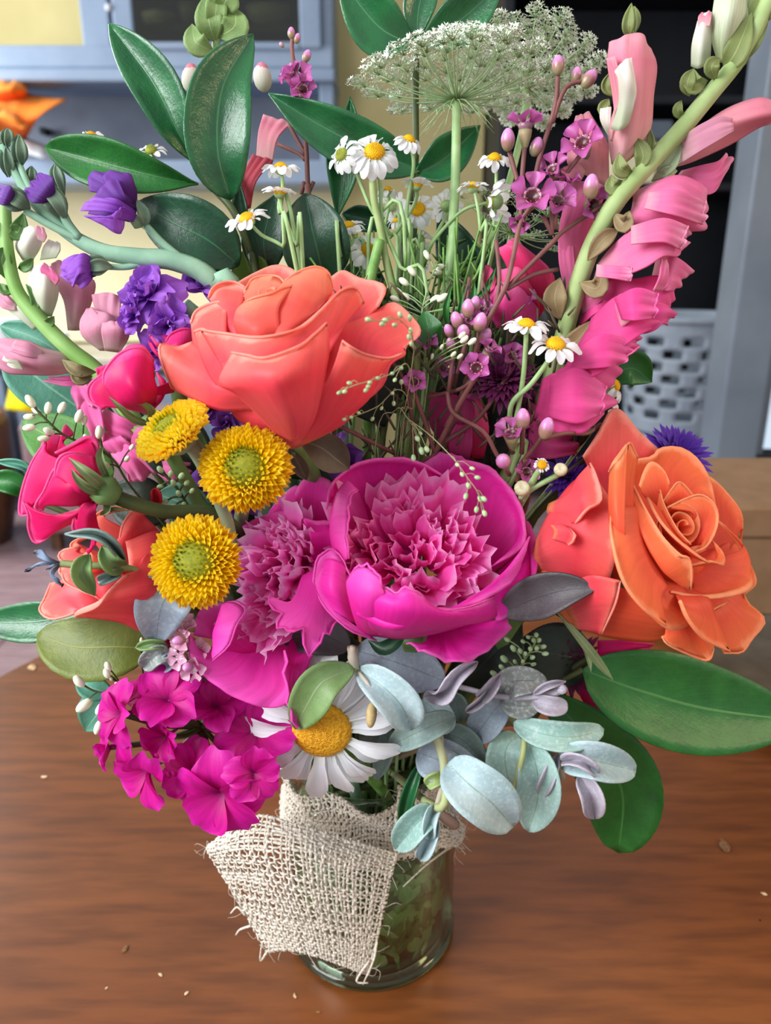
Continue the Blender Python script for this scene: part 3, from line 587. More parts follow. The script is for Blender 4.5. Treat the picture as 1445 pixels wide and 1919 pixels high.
# ---- big rose at the right
frame(920, 730, 525)
s5 = 1
r2 = thing('rose', 'large orange rose at the right edge of the bouquet', 'rose', P(480, 900, 5))
c2 = (900, 750, 6.5)
def b4(x=420, y=900, d=4.5, w=40): return [(x, y-w, d), (x-8, y, d+.3), (x, y+w, d)]
pets(r2, m_ror, [
 # back upper petal (tall, pointed top left)
 ([b4(560, 800, 3.6), [(560, 580, 4.2), (660, 520, 4.0), (780, 480, 3.6)], [(500, 400, 4.4), (640, 360, 4.0), (800, 380, 3.4)], [(478, 350, 4.6), (560, 230, 4.2), (622, 120, 3.6), (680, 122, 3.5), (760, 220, 3.3), (865, 315, 3.0)]], dict(lip=.1, mat=m_ros, curl=1.4)),
 # back right big petals
 ([b4(900, 900, 3.4), [(1000, 640, 3.4), (1180, 700, 3.2), (1200, 850, 3.4)], [(1060, 470, 3.2), (1200, 580, 3.0), (1290, 720, 3.2)], [(1080, 440, 3.0), (1140, 462, 2.9), (1220, 540, 2.8), (1293, 648, 2.9), (1290, 780, 3.1)]], dict(lip=.1)),
 ([b4(1000, 1000, 3.6), [(1200, 800, 3.4), (1270, 900, 3.4), (1240, 1020, 3.8)], [(1280, 800, 3.0), (1345, 920, 3.0), (1365, 1000, 3.2), (1300, 1060, 3.6)]], dict(lip=.06)),
 # round back petal behind the heart
 ([b4(950, 850, 4.0), [(760, 620, 4.4), (920, 560, 4.0), (1080, 700, 4.2)], [(740, 480, 4.4), (900, 420, 3.8), (1120, 560, 4.0)], [(720, 370, 4.6), (835, 355, 4.1), (880, 312, 3.8), (980, 308, 3.6), (1070, 370, 3.6), (1130, 480, 3.7), (1160, 620, 4.0)]], dict(lip=.12)),
 # outer left body petals (pink shoulder)
 ([b4(225, 860, 5.0, 60), [(300, 640, 6.0), (330, 800, 6.8), (330, 960, 6.0)], [(420, 480, 6.0), (460, 640, 7.2), (480, 850, 7.6), (440, 1080, 6.2)], [(520, 430, 5.6), (640, 620, 7.4), (650, 830, 8.0), (600, 1020, 7.6), (560, 1160, 6.4)]], dict(lip=0, mat=m_ros, nv=21)),
 ([b4(300, 620, 5.6, 30), [(395, 540, 6.6), (400, 600, 7.0), (420, 690, 7.2)], [(450, 450, 6.6), (480, 560, 7.4), (470, 660, 7.6)], [(510, 385, 6.2), (535, 450, 6.8), (560, 575, 7.6), (500, 620, 7.9), (440, 690, 7.9)]], dict(lip=.12, mat=m_ros)),
 ([[(310, 700, 6.8), (330, 730, 7.1), (320, 770, 6.9)], [(370, 700, 7.2), (400, 730, 7.6), (380, 790, 7.4)], [(400, 715, 7.4), (430, 770, 7.9), (400, 800, 7.6)]], dict(lip=.12, mat=m_ros)),
 # bottom belly
 ([[(225, 900, 5.0), (300, 1080, 5.6), (400, 1200, 5.4)], [(420, 1000, 7.0), (480, 1130, 7.0), (480, 1230, 6.2)], [(640, 1020, 8.2), (640, 1160, 7.8), (600, 1275, 6.6)], [(860, 1080, 8.6), (860, 1200, 8.0), (800, 1300, 6.8)], [(950, 1150, 8.0), (950, 1220, 7.6), (900, 1280, 7.0)]], dict(lip=0, nv=13)),
 ([[(330, 1050, 6.6), (400, 1150, 6.6), (450, 1235, 6.2)], [(500, 960, 8.1), (530, 1100, 8.0), (540, 1255, 7.0)], [(665, 985, 8.7), (640, 1100, 8.5), (570, 1262, 7.4)]], dict(lip=.06, mat=m_ros)),
 # tall furled petal, left of centre
 ([b4(640, 1000, 6.4), [(620, 760, 8.0), (700, 780, 8.4), (760, 700, 7.6)], [(612, 560, 8.0), (660, 560, 8.4), (740, 480, 7.2)], [(612, 430, 7.4), (650, 360, 7.2), (705, 284, 6.6), (730, 320, 6.4), (755, 355, 6.2)]], dict(lip=.1)),
 ([b4(640, 1000, 6.4, 20), [(625, 800, 8.2), (650, 800, 8.7), (690, 800, 8.8)], [(610, 600, 8.2), (640, 600, 8.8), (690, 600, 8.8)], [(615, 420, 7.6), (650, 370, 7.8), (705, 284, 7.0)]], dict(lip=.05)),
 # right lower spread petals
 ([b4(900, 1000, 5), [(1100, 1150, 6.4), (1180, 1080, 5.6), (1200, 980, 4.8)], [(1150, 1260, 6.6), (1280, 1150, 5.6), (1300, 1080, 5.0)], [(1200, 1355, 6.4), (1290, 1350, 6.0), (1340, 1280, 5.6), (1405, 1190, 5.2), (1330, 1110, 4.8), (1300, 1050, 4.6)]], dict(lip=.08, curl=1.5)),
 ([b4(850, 1000, 6), [(900, 1100, 7.9), (960, 1120, 7.9), (1060, 1080, 7.0)], [(900, 1250, 8.0), (1000, 1250, 8.0), (1140, 1230, 7.2)], [(885, 1270, 8.0), (920, 1310, 8.0), (1060, 1375, 7.6), (1120, 1385, 7.4), (1146, 1330, 7.1)]], dict(lip=.1)),
 # big rim petals facing us: lower bowl
 ([b4(900, 900, 5.4), [(1040, 1010, 7.0), (1140, 960, 6.4), (1200, 860, 5.6)], [(960, 1060, 8.0), (1180, 1040, 7.0), (1320, 920, 5.8), (1300, 800, 5.0)], [(930, 1040, 8.4), (1060, 1062, 8.0), (1200, 1052, 7.4), (1330, 1010, 6.6), (1335, 940, 5.8), (1290, 800, 4.8), (1180, 680, 4.4)]], dict(lip=.16, nv=25)),
 ([b4(820, 980, 6.2), [(760, 980, 8.2), (860, 1000, 8.2), (980, 1020, 7.8)], [(740, 1080, 8.8), (900, 1120, 8.8), (1080, 1160, 7.8)], [(880, 1220, 8.8), (960, 1240, 8.8), (1100, 1170, 8.0), (1230, 1090, 7.0)]], dict(lip=0)),
 ([b4(860, 960, 6.4, 20), [(960, 1070, 8.5), (1020, 1080, 8.4), (1100, 1060, 7.8)], [(980, 1110, 8.9), (1080, 1170, 8.6), (1160, 1180, 8.0)], [(970, 1090, 9.0), (1010, 1180, 9.0), (1100, 1280, 8.6), (1225, 1345, 7.8)]], dict(lip=.2, curl=2.2)),
 # long front-left rim petal sweeping down
 ([b4(700, 900, 6.4), [(760, 640, 7.8), (800, 820, 8.4), (900, 1000, 8.6)], [(690, 600, 8.4), (740, 860, 9.2), (880, 1080, 9.2)], [(630, 640, 8.4), (625, 780, 9.2), (680, 980, 9.6), (780, 1120, 9.6), (900, 1210, 9.2)]], dict(lip=.18, nv=25, curl=2.2)),
 # inner front bowl with bright face
 ([b4(880, 880, 6.6), [(790, 620, 7.4), (880, 840, 8.4), (960, 960, 8.4)], [(720, 520, 7.4), (780, 740, 8.6), (880, 920, 9.0), (980, 1010, 8.8)], [(690, 490, 7.2), (720, 480, 7.2), (800, 640, 8.2), (870, 760, 8.7), (960, 850, 9.0), (1010, 870, 9.0), (1028, 940, 8.9), (1025, 1030, 8.7)]], dict(lip=.1, nv=25)),
 # right inner petals
 ([b4(980, 860, 6), [(1020, 860, 7.4), (1100, 880, 7.2), (1150, 820, 6.6)], [(1030, 910, 8.0), (1120, 900, 7.7), (1190, 860, 7.0)], [(1035, 905, 8.3), (1120, 885, 8.0), (1195, 895, 7.5), (1192, 840, 7.0), (1130, 770, 6.6)]], dict(lip=.1)),
 ([b4(920, 780, 6), [(880, 640, 7.0), (960, 760, 7.6), (1060, 850, 7.6)], [(830, 580, 7.2), (900, 720, 8.1), (1040, 860, 8.2)], [(810, 560, 7.2), (870, 670, 8.1), (960, 770, 8.5), (1060, 850, 8.5), (1120, 890, 8.3)]], dict(lip=.07)),
 ([b4(920, 700, 5.4), [(800, 560, 5.8), (860, 520, 5.6), (920, 560, 5.6)], [(770, 500, 5.8), (800, 420, 5.4), (835, 378, 5.1), (890, 420, 5.2), (920, 490, 5.5)]], dict(lip=.08)),
 ([b4(960, 760, 5.6), [(900, 600, 6.2), (980, 560, 6.0), (1080, 640, 6.2)], [(885, 590, 6.3), (930, 520, 6.0), (970, 484, 5.8), (1030, 540, 5.8), (1070, 600, 6.0)]], dict(lip=.07)),
 ([b4(1000, 780, 6.2), [(1040, 640, 6.6), (1110, 680, 6.4), (1090, 800, 7.0)], [(910, 612, 6.8), (1000, 570, 6.4), (1080, 550, 6.2), (1145, 600, 6.2), (1158, 690, 6.4), (1110, 800, 7.0), (1040, 840, 7.6)]], dict(lip=.1, nv=21)),
 ([b4(900, 780, 6.0), [(860, 640, 6.8), (900, 700, 7.2), (960, 780, 7.6)], [(872, 520, 6.2), (895, 600, 7.0), (960, 720, 7.8), (1030, 800, 8.1)]], dict(lip=.05)),
], c2)
v, f, u = egg(1, 1, 20, 12); obj('heart_core', mesh('heart_core', v, f, u, m_ror), r2, place(930, 850, 5.4, (.25, .15, .95), 170/ppm(930, 850, 5.4)))  # core put in to close the see-through hole
spiral(r2, m_ror, 1005, 700, 7.0, (.25, .15, .95), 105, 2.6, seed=2)
frame()
v, f, u = stemdown([(1010, 1080, 5.0), (950, 1180, 3.0), (850, 1330, 2)], [.004, .003, .003]); obj('stem', mesh('stem', v, f, u, m_stem), r2)
v, f, u = leafv([(1030, 1130, 5.0), (1090, 1200, 5.6), (1125, 1245, 5.6), (1150, 1275, 5.4)], 9, cup=.05); obj('sepal', mesh('sepal', v, f, u, m_sep), r2)
v, f, u = leafv([(1085, 1190, 5.4), (1102, 1230, 5.6), (1108, 1260, 5.6)], 5, cup=.05); obj('sepal', mesh('sepal', v, f, u, m_sep), r2)
# ---- half hidden rose at the left
frame(0, 850, 500)
r3 = thing('rose', 'coral orange rose at the left, half behind the yellow flowers', 'rose', P(860, 820, 4))
c3 = (560, 640, 6)
def b5(x=880, y=760, d=4.0, w=40): return [(x, y-w, d), (x+6, y, d+.3), (x, y+w, d)]
pets(r3, m_ros, [
 ([b5(880, 560), [(700, 420, 4.4), (660, 500, 4.8), (640, 600, 5.0)], [(560, 330, 4.0), (540, 400, 4.4), (510, 480, 4.7)], [(740, 300, 3.4), (620, 300, 3.6), (530, 340, 3.9), (515, 390, 4.2), (515, 460, 4.6)]], dict(mat=m_rosi)),
 ([b5(960, 640), [(860, 420, 4.6), (720, 520, 5.4), (640, 620, 5.6)], [(780, 330, 4.6), (700, 420, 5.4), (620, 520, 5.7)], [(900, 330, 4.2), (745, 310, 4.6), (680, 380, 5.1), (655, 470, 5.4), (620, 480, 5.5), (620, 560, 5.7)]], dict(lip=.1, nv=21)),
 ([b5(820, 640), [(620, 560, 5.0), (560, 620, 5.6), (540, 700, 5.8)], [(410, 480, 4.6), (440, 520, 5.0), (440, 620, 5.5)], [(520, 440, 4.2), (420, 478, 4.4), (395, 510, 4.6), (440, 540, 5.0)]], dict(mat=m_rosi)),
 ([b5(840, 660), [(600, 560, 5.6), (540, 640, 6.2), (560, 720, 6.4)], [(430, 540, 5.2), (440, 600, 5.8), (500, 700, 6.4)], [(430, 508, 5.0), (345, 530, 4.9), (330, 570, 5.1), (390, 600, 5.5), (340, 610, 5.6), (340, 660, 5.8), (440, 730, 6.3)]], dict(lip=.1)),
 ([b5(900, 700), [(700, 660, 6.4), (620, 720, 7.0), (640, 800, 7.0)], [(500, 640, 6.0), (480, 720, 6.7), (560, 800, 7.2)], [(340, 640, 5.7), (360, 700, 6.2), (440, 745, 6.8), (520, 770, 7.1)]], dict(lip=.08)),
 # low left scoop
 ([b5(900, 780), [(600, 700, 5.6), (500, 780, 6.2), (560, 880, 6.8)], [(400, 680, 4.8), (340, 780, 5.4), (430, 860, 6.6)], [(280, 700, 4.5), (248, 790, 4.7), (226, 850, 5.0), (290, 895, 5.8), (420, 862, 6.8)]], dict(lip=.1)),
 # big front body
 ([[(820, 520, 5.0), (960, 700, 5.0), (830, 960, 5.4)], [(780, 560, 6.6), (860, 740, 7.2), (760, 960, 6.4)], [(740, 620, 7.2), (720, 760, 7.9), (640, 910, 6.8)], [(690, 650, 7.6), (620, 720, 8.0), (540, 800, 8.1), (430, 850, 7.6), (420, 880, 7.0)]], dict(lip=.22, nv=21, curl=2.4)),
 ([[(960, 500, 4.4), (980, 700, 4.6), (900, 900, 4.6)], [(860, 420, 5.0), (840, 620, 6.2), (800, 800, 6.4)], [(680, 480, 5.6), (700, 600, 6.8), (700, 700, 7.2)]], dict(lip=0)),
], c3)
spiral(r3, m_rosi, 440, 610, 6.3, (-.75, .2, .6), 85, 1.8)
frame()
v, f, u = stemdown([(305, 1090, 4.2), (420, 1200, 3.0), (560, 1330, 2)], [.004, .003, .003]); obj('stem', mesh('stem', v, f, u, m_stem), r3)
# ================================================================ peonies
m_peo = petal('magenta_peony_petal', [(0, '#d9108c'), (.5, '#ea1ea6'), (.9, '#f136b4'), (1, '#f566c4')], .5, .35, .12, .1, vscale=26, bump=.15)
m_peo2 = petal('pink_peony_petal', [(0, '#e01a90'), (.5, '#ee2fae'), (1, '#f65cc6')], .5, .35, .12, .1, vscale=26, bump=.15)
m_ruf = petal('peony_ruffle', [(0, '#f040c0'), (.5, '#ff4cc0'), (.85, '#ff6ccc'), (1, '#ffb4e8')], .5, .5, .15, .1, vscale=6, bump=.1)
m_ruf2 = petal('peony_ruffle_pale', [(0, '#f458c8'), (.5, '#ff66cc'), (.85, '#ff8cdc'), (1, '#ffd0f4')], .5, .5, .15, .1, vscale=6, bump=.1)
def ruffle(seed, mat, n=3):
    """petaloid strip, local: base at origin, grows +Z, notched tip"""
    rs = np.random.RandomState(seed); nu, nv = 9, 7; G = []
    for i, s in enumerate(np.linspace(0, 1, nu)):
        w = (.10+.19*math.sin(min(s*1.25, 1)*1.57)**1.3)
        row = []
        for j, a in enumerate(np.linspace(-1, 1, nv)):
            z = s
            if i >= nu-2: z += (.13 if j % 2 else -.04)*(1 if i == nu-1 else .3)*rs.uniform(.6, 1.5)-.10*a*a
            x = a*w*(1 if i < nu-1 else .93); y = .22*s*s*(1+.5*rs.rand()*0)+.10*a*a*w*4-.28*s**3*(seed % 3 == 0)+rs.randn()*.012*s
            row.append((x, y-.06*math.cos(a*6)*s, z))
        G.append(row)
    G = np.array(G).reshape(-1, 3); uv = np.stack(np.meshgrid(np.linspace(0, 1, nv), np.linspace(0, 1, nu)), -1).reshape(-1, 2)
    return mesh('ruffle', G, gridf(nu, nv), uv, mat)
RUF = [ruffle(i, m_ruf) for i in range(5)]; RUF2 = [ruffle(i, m_ruf2) for i in range(5)]
def ruffles(t, x, y, d, dirv, size, n, spread, seed, meshes, ex=1.0, ey=1.0, hgt=.5):
    rs = np.random.RandomState(seed); s = size/ppm(x, y, d)
    base = place(x, y, d, dirv, s)
    for i in range(n):
        q = math.sqrt((i+.5)/n); a = i*2.39996+rs.randn()*.25; tilt = q*spread+rs.randn()*.13
        L = (.75+.25*rs.rand())*(hgt+ (1-hgt)*q)
        M = base @ Matrix.Translation((q*.52*math.cos(a)*ex, q*.52*math.sin(a)*ey, .15*(1-q))) @ Matrix.Rotation(a-math.pi/2, 4, 'Z') @ Matrix.Rotation(-tilt, 4, 'X') @ Matrix.Rotation(rs.randn()*.5, 4, 'Z') @ Matrix.Diagonal((L*rs.uniform(.75, 1.25), L, L, 1))
        obj('ruffle', meshes[rs.randint(len(meshes))], t, M)
frame(350, 820, 670)
p1 = thing('peony', 'fully open magenta peony with ruffled centre, right of the pair', 'peony', P(760, 800, 7))
cp = (930, 480, 7.5)
def rb(x=940, y=640, d=5.6, w=60): return [(x-w, y, d), (x, y+10, d), (x+w, y, d)]
pets(p1, m_peo, [
 # behind top right
 ([rb(1100, 500, 4.4), [(980, 260, 4.0), (1100, 230, 3.8), (1240, 300, 4.0)], [(950, 112, 3.8), (1040, 66, 3.6), (1140, 100, 3.5), (1230, 150, 3.7)]], dict()),
 # back cup petal (top left)
 ([rb(840, 560, 5.0), [(620, 380, 5.0), (800, 320, 4.4), (1000, 340, 4.4)], [(575, 270, 5.2), (640, 170, 4.6), (800, 130, 4.2), (1020, 160, 4.2)], [(565, 290, 5.8), (590, 190, 5.2), (680, 115, 4.8), (800, 88, 4.6), (930, 100, 4.6), (1045, 160, 4.6)]], dict(nv=25)),
 # back cup petal (right)
 ([rb(1100, 600, 5.0), [(1060, 330, 4.6), (1220, 360, 4.6), (1300, 500, 5.2)], [(1050, 190, 4.4), (1180, 160, 4.2), (1320, 300, 4.6), (1350, 440, 5.4)], [(1052, 150, 4.6), (1120, 95, 4.4), (1240, 140, 4.4), (1320, 230, 4.8), (1362, 340, 5.2), (1352, 440, 5.8), (1230, 520, 6.8)]], dict(nv=25)),
 # outermost right petal
 ([rb(1000, 760, 5.4), [(1180, 600, 6.4), (1320, 560, 6.0), (1340, 460, 5.0)], [(1240, 700, 6.9), (1370, 620, 6.2), (1390, 470, 5.0)], [(1250, 740, 7.0), (1340, 690, 6.6), (1400, 590, 6.0), (1418, 460, 5.2), (1390, 360, 4.8), (1340, 330, 4.6)]], dict(nv=21)),
 # left side petal, pale inside edge
 ([rb(760, 660, 5.6), [(640, 560, 6.8), (600, 460, 6.2), (600, 330, 5.4)], [(640, 500, 7.2), (590, 380, 6.6), (600, 260, 5.8), (640, 180, 5.4)], [(655, 490, 7.6), (648, 400, 7.2), (655, 300, 6.7), (662, 240, 6.2), (690, 210, 5.8)]], dict(nv=17, mat=m_peo2)),
 # lower left outer petal
 ([rb(800, 780, 6.2), [(660, 740, 7.8), (620, 640, 8.0), (640, 520, 7.4)], [(600, 700, 7.8), (540, 600, 7.4), (560, 500, 7.0)], [(765, 820, 7.4), (640, 765, 7.8), (550, 660, 7.5), (515, 560, 7.2), (545, 475, 7.0), (600, 458, 7.0), (660, 560, 7.6)]], dict(nv=25, lip=.08, mat=m_peo2)),
 # bottom under petals
 ([rb(1040, 760, 6.4), [(960, 830, 7.6), (1080, 850, 7.7), (1240, 740, 7.0)], [(890, 830, 7.8), (960, 860, 8.0), (1080, 905, 8.0), (1180, 880, 7.7), (1290, 790, 7.0), (1300, 710, 6.6)]], dict(nv=21, ruf=.08)),
 # front bowl
 ([rb(880, 720, 6.6), [(740, 740, 8.6), (900, 780, 9.0), (1100, 740, 8.6)], [(700, 700, 9.2), (860, 760, 9.9), (1060, 700, 9.3), (1240, 640, 8.2)], [(1010, 690, 9.5), (1100, 690, 9.2), (1200, 650, 8.8), (1320, 570, 7.6), (1360, 480, 6.8), (1385, 400, 6.0)]], dict(nv=21, lip=.06)),
 ([[(800, 800, 7.4), (880, 810, 7.6), (960, 800, 7.6)], [(740, 760, 8.9), (880, 790, 9.4), (1040, 770, 9.1)], [(720, 660, 9.6), (860, 700, 10.3), (1040, 720, 9.8), (1240, 730, 8.4)], [(745, 670, 9.5), (790, 610, 9.7), (850, 628, 10.0), (900, 612, 10.1), (950, 640, 10.0), (1000, 690, 9.8), (1120, 690, 9.4), (1240, 650, 8.6)]], dict(nv=27, lip=.05)),
 # heart-notched front left petal
 ([[(700, 790, 7.2), (740, 800, 7.4), (800, 800, 7.4)], [(670, 700, 8.6), (720, 730, 9.2), (780, 740, 9.4)], [(648, 600, 8.9), (680, 620, 9.5), (740, 640, 9.9), (800, 640, 9.9)], [(655, 570, 8.8), (690, 528, 9.1), (730, 522, 9.4), (775, 560, 9.7), (790, 620, 9.9)]], dict(nv=17, lip=.06, mat=m_peo2)),
 # lower belly
 ([[(760, 800, 6.8), (860, 812, 7.0), (960, 800, 7.0)], [(780, 780, 8.4), (880, 800, 8.7), (1000, 790, 8.4), (1180, 740, 7.6)], [(760, 720, 9.0), (880, 770, 9.6), (1060, 750, 9.2), (1260, 680, 8.0)]], dict(nv=15, lip=0)),
], cp, lip=.06, jag=.04)
ruffles(p1, 900, 500, 4.9, (-.03, .35, .95), 300, 84, .5, 11, RUF+RUF2[:1], 1.1, .85)
frame()
v, f, u = stemdown([(770, 1195, 6.0), (760, 1280, 4.0)], [.0045, .0035, .003]); obj('stem', mesh('stem', v, f, u, m_stem), p1)
v, f, u = leafv([(690, 1200, 6.5), (715, 1215, 6.8), (740, 1205, 6.8), (760, 1190, 6.6)], 14, cup=.2); obj('sepal', mesh('sepal', v, f, u, leafmat('dark_sepal', '#1d3a26', '#2a5236', '#3d6a48', .3, .1)), p1)
frame(350, 820, 670)
p2 = thing('peony', 'magenta peony in profile below the yellow flowers, left of the pair', 'peony', P(400, 1080, 6))
pets(p2, m_peo2, [
 # top back petals
 ([rb(520, 600, 5.0), [(440, 340, 4.4), (520, 320, 4.2), (600, 380, 4.6)], [(440, 230, 4.0), (470, 180, 3.9), (530, 165, 3.8), (590, 205, 4.0), (570, 330, 4.4)]], dict(mat=m_peo)),
 ([rb(420, 600, 5.0), [(240, 440, 4.6), (340, 400, 4.4), (480, 380, 4.6)], [(195, 410, 4.8), (240, 360, 4.5), (330, 320, 4.3), (440, 300, 4.4), (470, 330, 4.6)]], dict(nv=19, mat=m_peo2)),
 ([rb(420, 560, 4.6), [(340, 330, 4.0), (400, 300, 3.9), (460, 320, 4.1)], [(325, 320, 3.8), (360, 270, 3.7), (440, 200, 3.6), (470, 260, 3.9)]], dict(mat=m_peo)),
 # left petals
 ([rb(260, 860, 6.0), [(120, 820, 6.4), (110, 760, 6.2), (160, 700, 6.0)], [(30, 800, 6.4), (50, 720, 6.2), (90, 680, 6.0), (160, 672, 6.0)]], dict()),
 ([rb(240, 860, 6.6), [(110, 860, 7.4), (110, 780, 7.3), (150, 700, 7.0)], [(105, 900, 7.8), (170, 840, 7.9), (200, 760, 7.8), (236, 700, 7.4), (200, 668, 7.0), (160, 668, 6.8)]], dict(lip=.05)),
 # wide bottom bowl (inside visible)
 ([rb(420, 760, 5.2), [(200, 800, 5.8), (330, 880, 6.2), (500, 800, 6.0)], [(60, 860, 6.8), (200, 960, 7.0), (400, 1000, 6.9), (520, 860, 6.6)], [(18, 800, 7.0), (30, 900, 7.2), (110, 985, 7.4), (220, 1050, 7.5), (330, 1085, 7.4), (410, 1060, 7.2), (440, 940, 7.0)]], dict(nv=27, lip=.12, ruf=.05, curl=1.8)),
 ([rb(480, 800, 5.8), [(400, 900, 7.0), (430, 960, 7.2), (500, 900, 6.8)], [(395, 860, 7.4), (400, 1010, 7.6), (420, 1120, 7.6), (446, 1165, 7.4), (450, 1060, 7.2)]], dict(ruf=.05)),
 # right side petal folded towards us with ragged tip
 ([rb(560, 620, 5.8), [(470, 560, 7.0), (540, 520, 6.8), (590, 460, 6.4)], [(420, 660, 7.8), (520, 680, 7.6), (600, 620, 7.0)], [(335, 640, 8.0), (370, 740, 8.1), (430, 780, 8.1), (515, 850, 7.9), (560, 780, 7.6), (620, 740, 7.2)]], dict(nv=21, jag=.15)),
 ([rb(560, 600, 5.4), [(500, 420, 5.8), (560, 400, 5.6), (600, 400, 5.6)], [(470, 330, 5.2), (520, 350, 5.2), (590, 360, 5.2), (620, 480, 5.8)]], dict(mat=m_peo)),
], (330, 620, 7))
ruffles(p2, 415, 570, 4.6, (-.30, .12, .95), 250, 76, .38, 23, RUF2, .62, 1.25)
frame()
v, f, u = stemdown([(560, 1250, 5.4), (600, 1340, 4.0)], [.0045, .0035, .003]); obj('stem', mesh('stem', v, f, u, m_stem), p2)
# ================================================================ button chrysanthemums
m_mumc = petal('mum_centre', [(0, '#a3a81a'), (1, '#c4c428')], .5, .1, .05)
m_mum = petal('mum_floret', [(0, '#f6b800'), (.6, '#ffe400'), (1, '#fff050')], .4, .35, .08, .1)
m_mumo = petal('mum_outer_floret', [(0, '#f8ae00'), (.6, '#ffd600'), (1, '#ffe248')], .4, .35, .08, .1)
m_must = plain('grey_green_stem', '#7c8a6a', '#8f9c7c', .6, 80)
def spoon(mat, w=.5):
    """little cupped floret, local: base at origin along +Z, hollow towards +Y"""
    nu, nv = 5, 5; G = []
    for s in np.linspace(0, 1, nu):
        ww = w*(.45+.55*math.sin(min(1, s*1.15)*2.2)) if s < 1 else w*.30
        for a in np.linspace(-1, 1, nv):
            G.append((a*ww*.5, .22*a*a*(1 if s > .2 else .6)-.10*s+.35*s*s, s-.12*a*a*s))
    uv = np.stack(np.meshgrid(np.linspace(0, 1, nv), np.linspace(0, 1, nu)), -1).reshape(-1, 2)
    return mesh('floret', np.array(G), gridf(nu, nv), uv, mat)
m_core = plain('mum_core', '#6f7410', '#8a8a14', .8, 900)
SP = [spoon(m_mumc, .55), spoon(m_mum, .42), spoon(m_mumo, .42)]
def mum(label, x, y, d, dirv, rpx, seed, stem, n=290, depth=.75):
    r = rpx/ppm(x, y, d); t = thing('button_chrysanthemum', label, 'chrysanthemum', P(x, y, d), 'yellow button chrysanthemums')
    B = place(x, y, d, dirv, r); rs = np.random.RandomState(seed)
    v, f, u = egg(.60, .42, 20, 10); obj('core', mesh('core', v, f, u, m_core), t, B)
    for i in range(n):
        q = (i+.5)/n; th = .12+1.72*q**.62; a = i*2.39996
        rad, hz = .60*math.sin(th), .46*math.cos(th)*depth-(.10*math.exp(-(q/.03)))
        L = .12+.31*min(1, q*1.25)**.8; L *= rs.uniform(.9, 1.12)
        til = th*.92+rs.randn()*.07
        k = 0 if q < .14 else (1 if q < .72 else 2)
        wd = .13+.28*q**.6
        M = B @ Matrix.Translation((rad*math.cos(a), rad*math.sin(a), hz)) @ Matrix.Rotation(a-math.pi/2, 4, 'Z') @ Matrix.Rotation(-til, 4, 'X') @ Matrix.Rotation(rs.randn()*.15, 4, 'Z')
        M = M @ Matrix.Rotation(math.pi, 4, 'Z') @ Matrix.Diagonal((wd if k else .10, L*(1 if k else 1.0), L, 1))
        obj('floret', SP[k], t, M)
    v, f, u = egg(.45, .3, 14, 8); obj('calyx', mesh('calyx', v, f, u, m_must), t, B @ Matrix.Translation((0, 0, -.25)))
    v, f, u = stemdown([(x, y, d)]+stem, [.0028, .0024, .0022]); obj('stem', mesh('stem', v, f, u, m_must), t)
frame()
mum('yellow button flower facing us, tucked under the large top coral rose', 461, 880, 8.4, (.05, .28, .95), 87, 1, [(458, 930, 5.4), (450, 1040, 3.2), (500, 1180, 3)])
mum('lowest yellow button flower, round face beside the profile peony', 369, 1052, 8.4, (-.12, .12, 1), 88, 2, [(400, 1090, 6.4), (460, 1200, 4.5)])
mum('yellow button flower tilted to the upper left', 327, 812, 8.0, (-.42, .62, .62), 76, 3, [(370, 850, 6.6), (420, 960, 5.5), (480, 1120, 4.5)])
# ================================================================ small hot pink roses
m_pk = petal('hot_pink_rose_petal', [(0, '#d8246c'), (.5, '#e01062'), (.9, '#e8166e'), (1, '#f2559a')], .5, .3, .1, .1, vscale=14, bump=.08)
frame(0, 400, 500)
k1 = thing('spray_rose', 'small hot pink rose bud above the tilted yellow flower', 'rose', P(800, 1060, 6))
def bk(x=800, y=1080, d=6.0, w=30): return [(x-w, y-5, d), (x, y+6, d), (x+w, y-10, d)]
pets(k1, m_pk, [
 ([bk(), [(700, 900, 4.8), (780, 860, 4.8), (840, 940, 4.8)], [(640, 800, 4.6), (700, 722, 4.4), (790, 735, 4.4), (835, 850, 4.6)]], {}),
 ([bk(), [(560, 940, 5.6), (620, 880, 5.8), (700, 840, 5.4)], [(520, 850, 5.6), (560, 830, 5.4), (640, 800, 5.2), (700, 740, 5.0)]], {}),
 ([bk(), [(600, 1050, 6.0), (560, 980, 6.0), (600, 900, 6.0)], [(560, 1060, 6.0), (500, 1010, 5.8), (495, 940, 5.7), (560, 870, 5.7)]], {}),
 ([bk(), [(660, 1040, 7.0), (760, 1000, 7.6), (850, 960, 7.0)], [(590, 960, 6.8), (700, 900, 7.8), (830, 880, 7.0)], [(568, 930, 6.5), (580, 860, 6.5), (660, 770, 6.8), (760, 740, 6.8), (830, 800, 6.4)]], dict(nv=19)),
 ([bk(), [(840, 1040, 6.6), (880, 1000, 6.2), (900, 930, 5.8)], [(850, 1000, 6.0), (870, 940, 5.8), (850, 860, 5.6)]], {}),
 ([[(940, 970, 5.6), (945, 900, 5.4)], [(860, 985, 6.4), (880, 930, 6.2)], [(775, 990, 6.8), (770, 965, 6.8), (800, 955, 6.7)]], {}),
], (720, 900, 6))
for L, w in (([(800, 1140, 6.3), (720, 1110, 7.0), (650, 1050, 7.4), (588, 990, 7.4)], 22), ([(810, 1130, 6.4), (820, 1080, 6.9), (790, 1040, 7.2), (720, 1020, 7.4)], 26)):
    v, f, u = leafv(L, w, cup=.15, peak=.35); obj('sepal', mesh('sepal', v, f, u, m_sep), k1)
v, f, u = stemdown([(810, 1110, 6), (900, 1250, 5.2), (1100, 1600, 4)], [.003, .0025, .002]); obj('stem', mesh('stem', v, f, u, m_stem), k1)
frame(0, 850, 500)
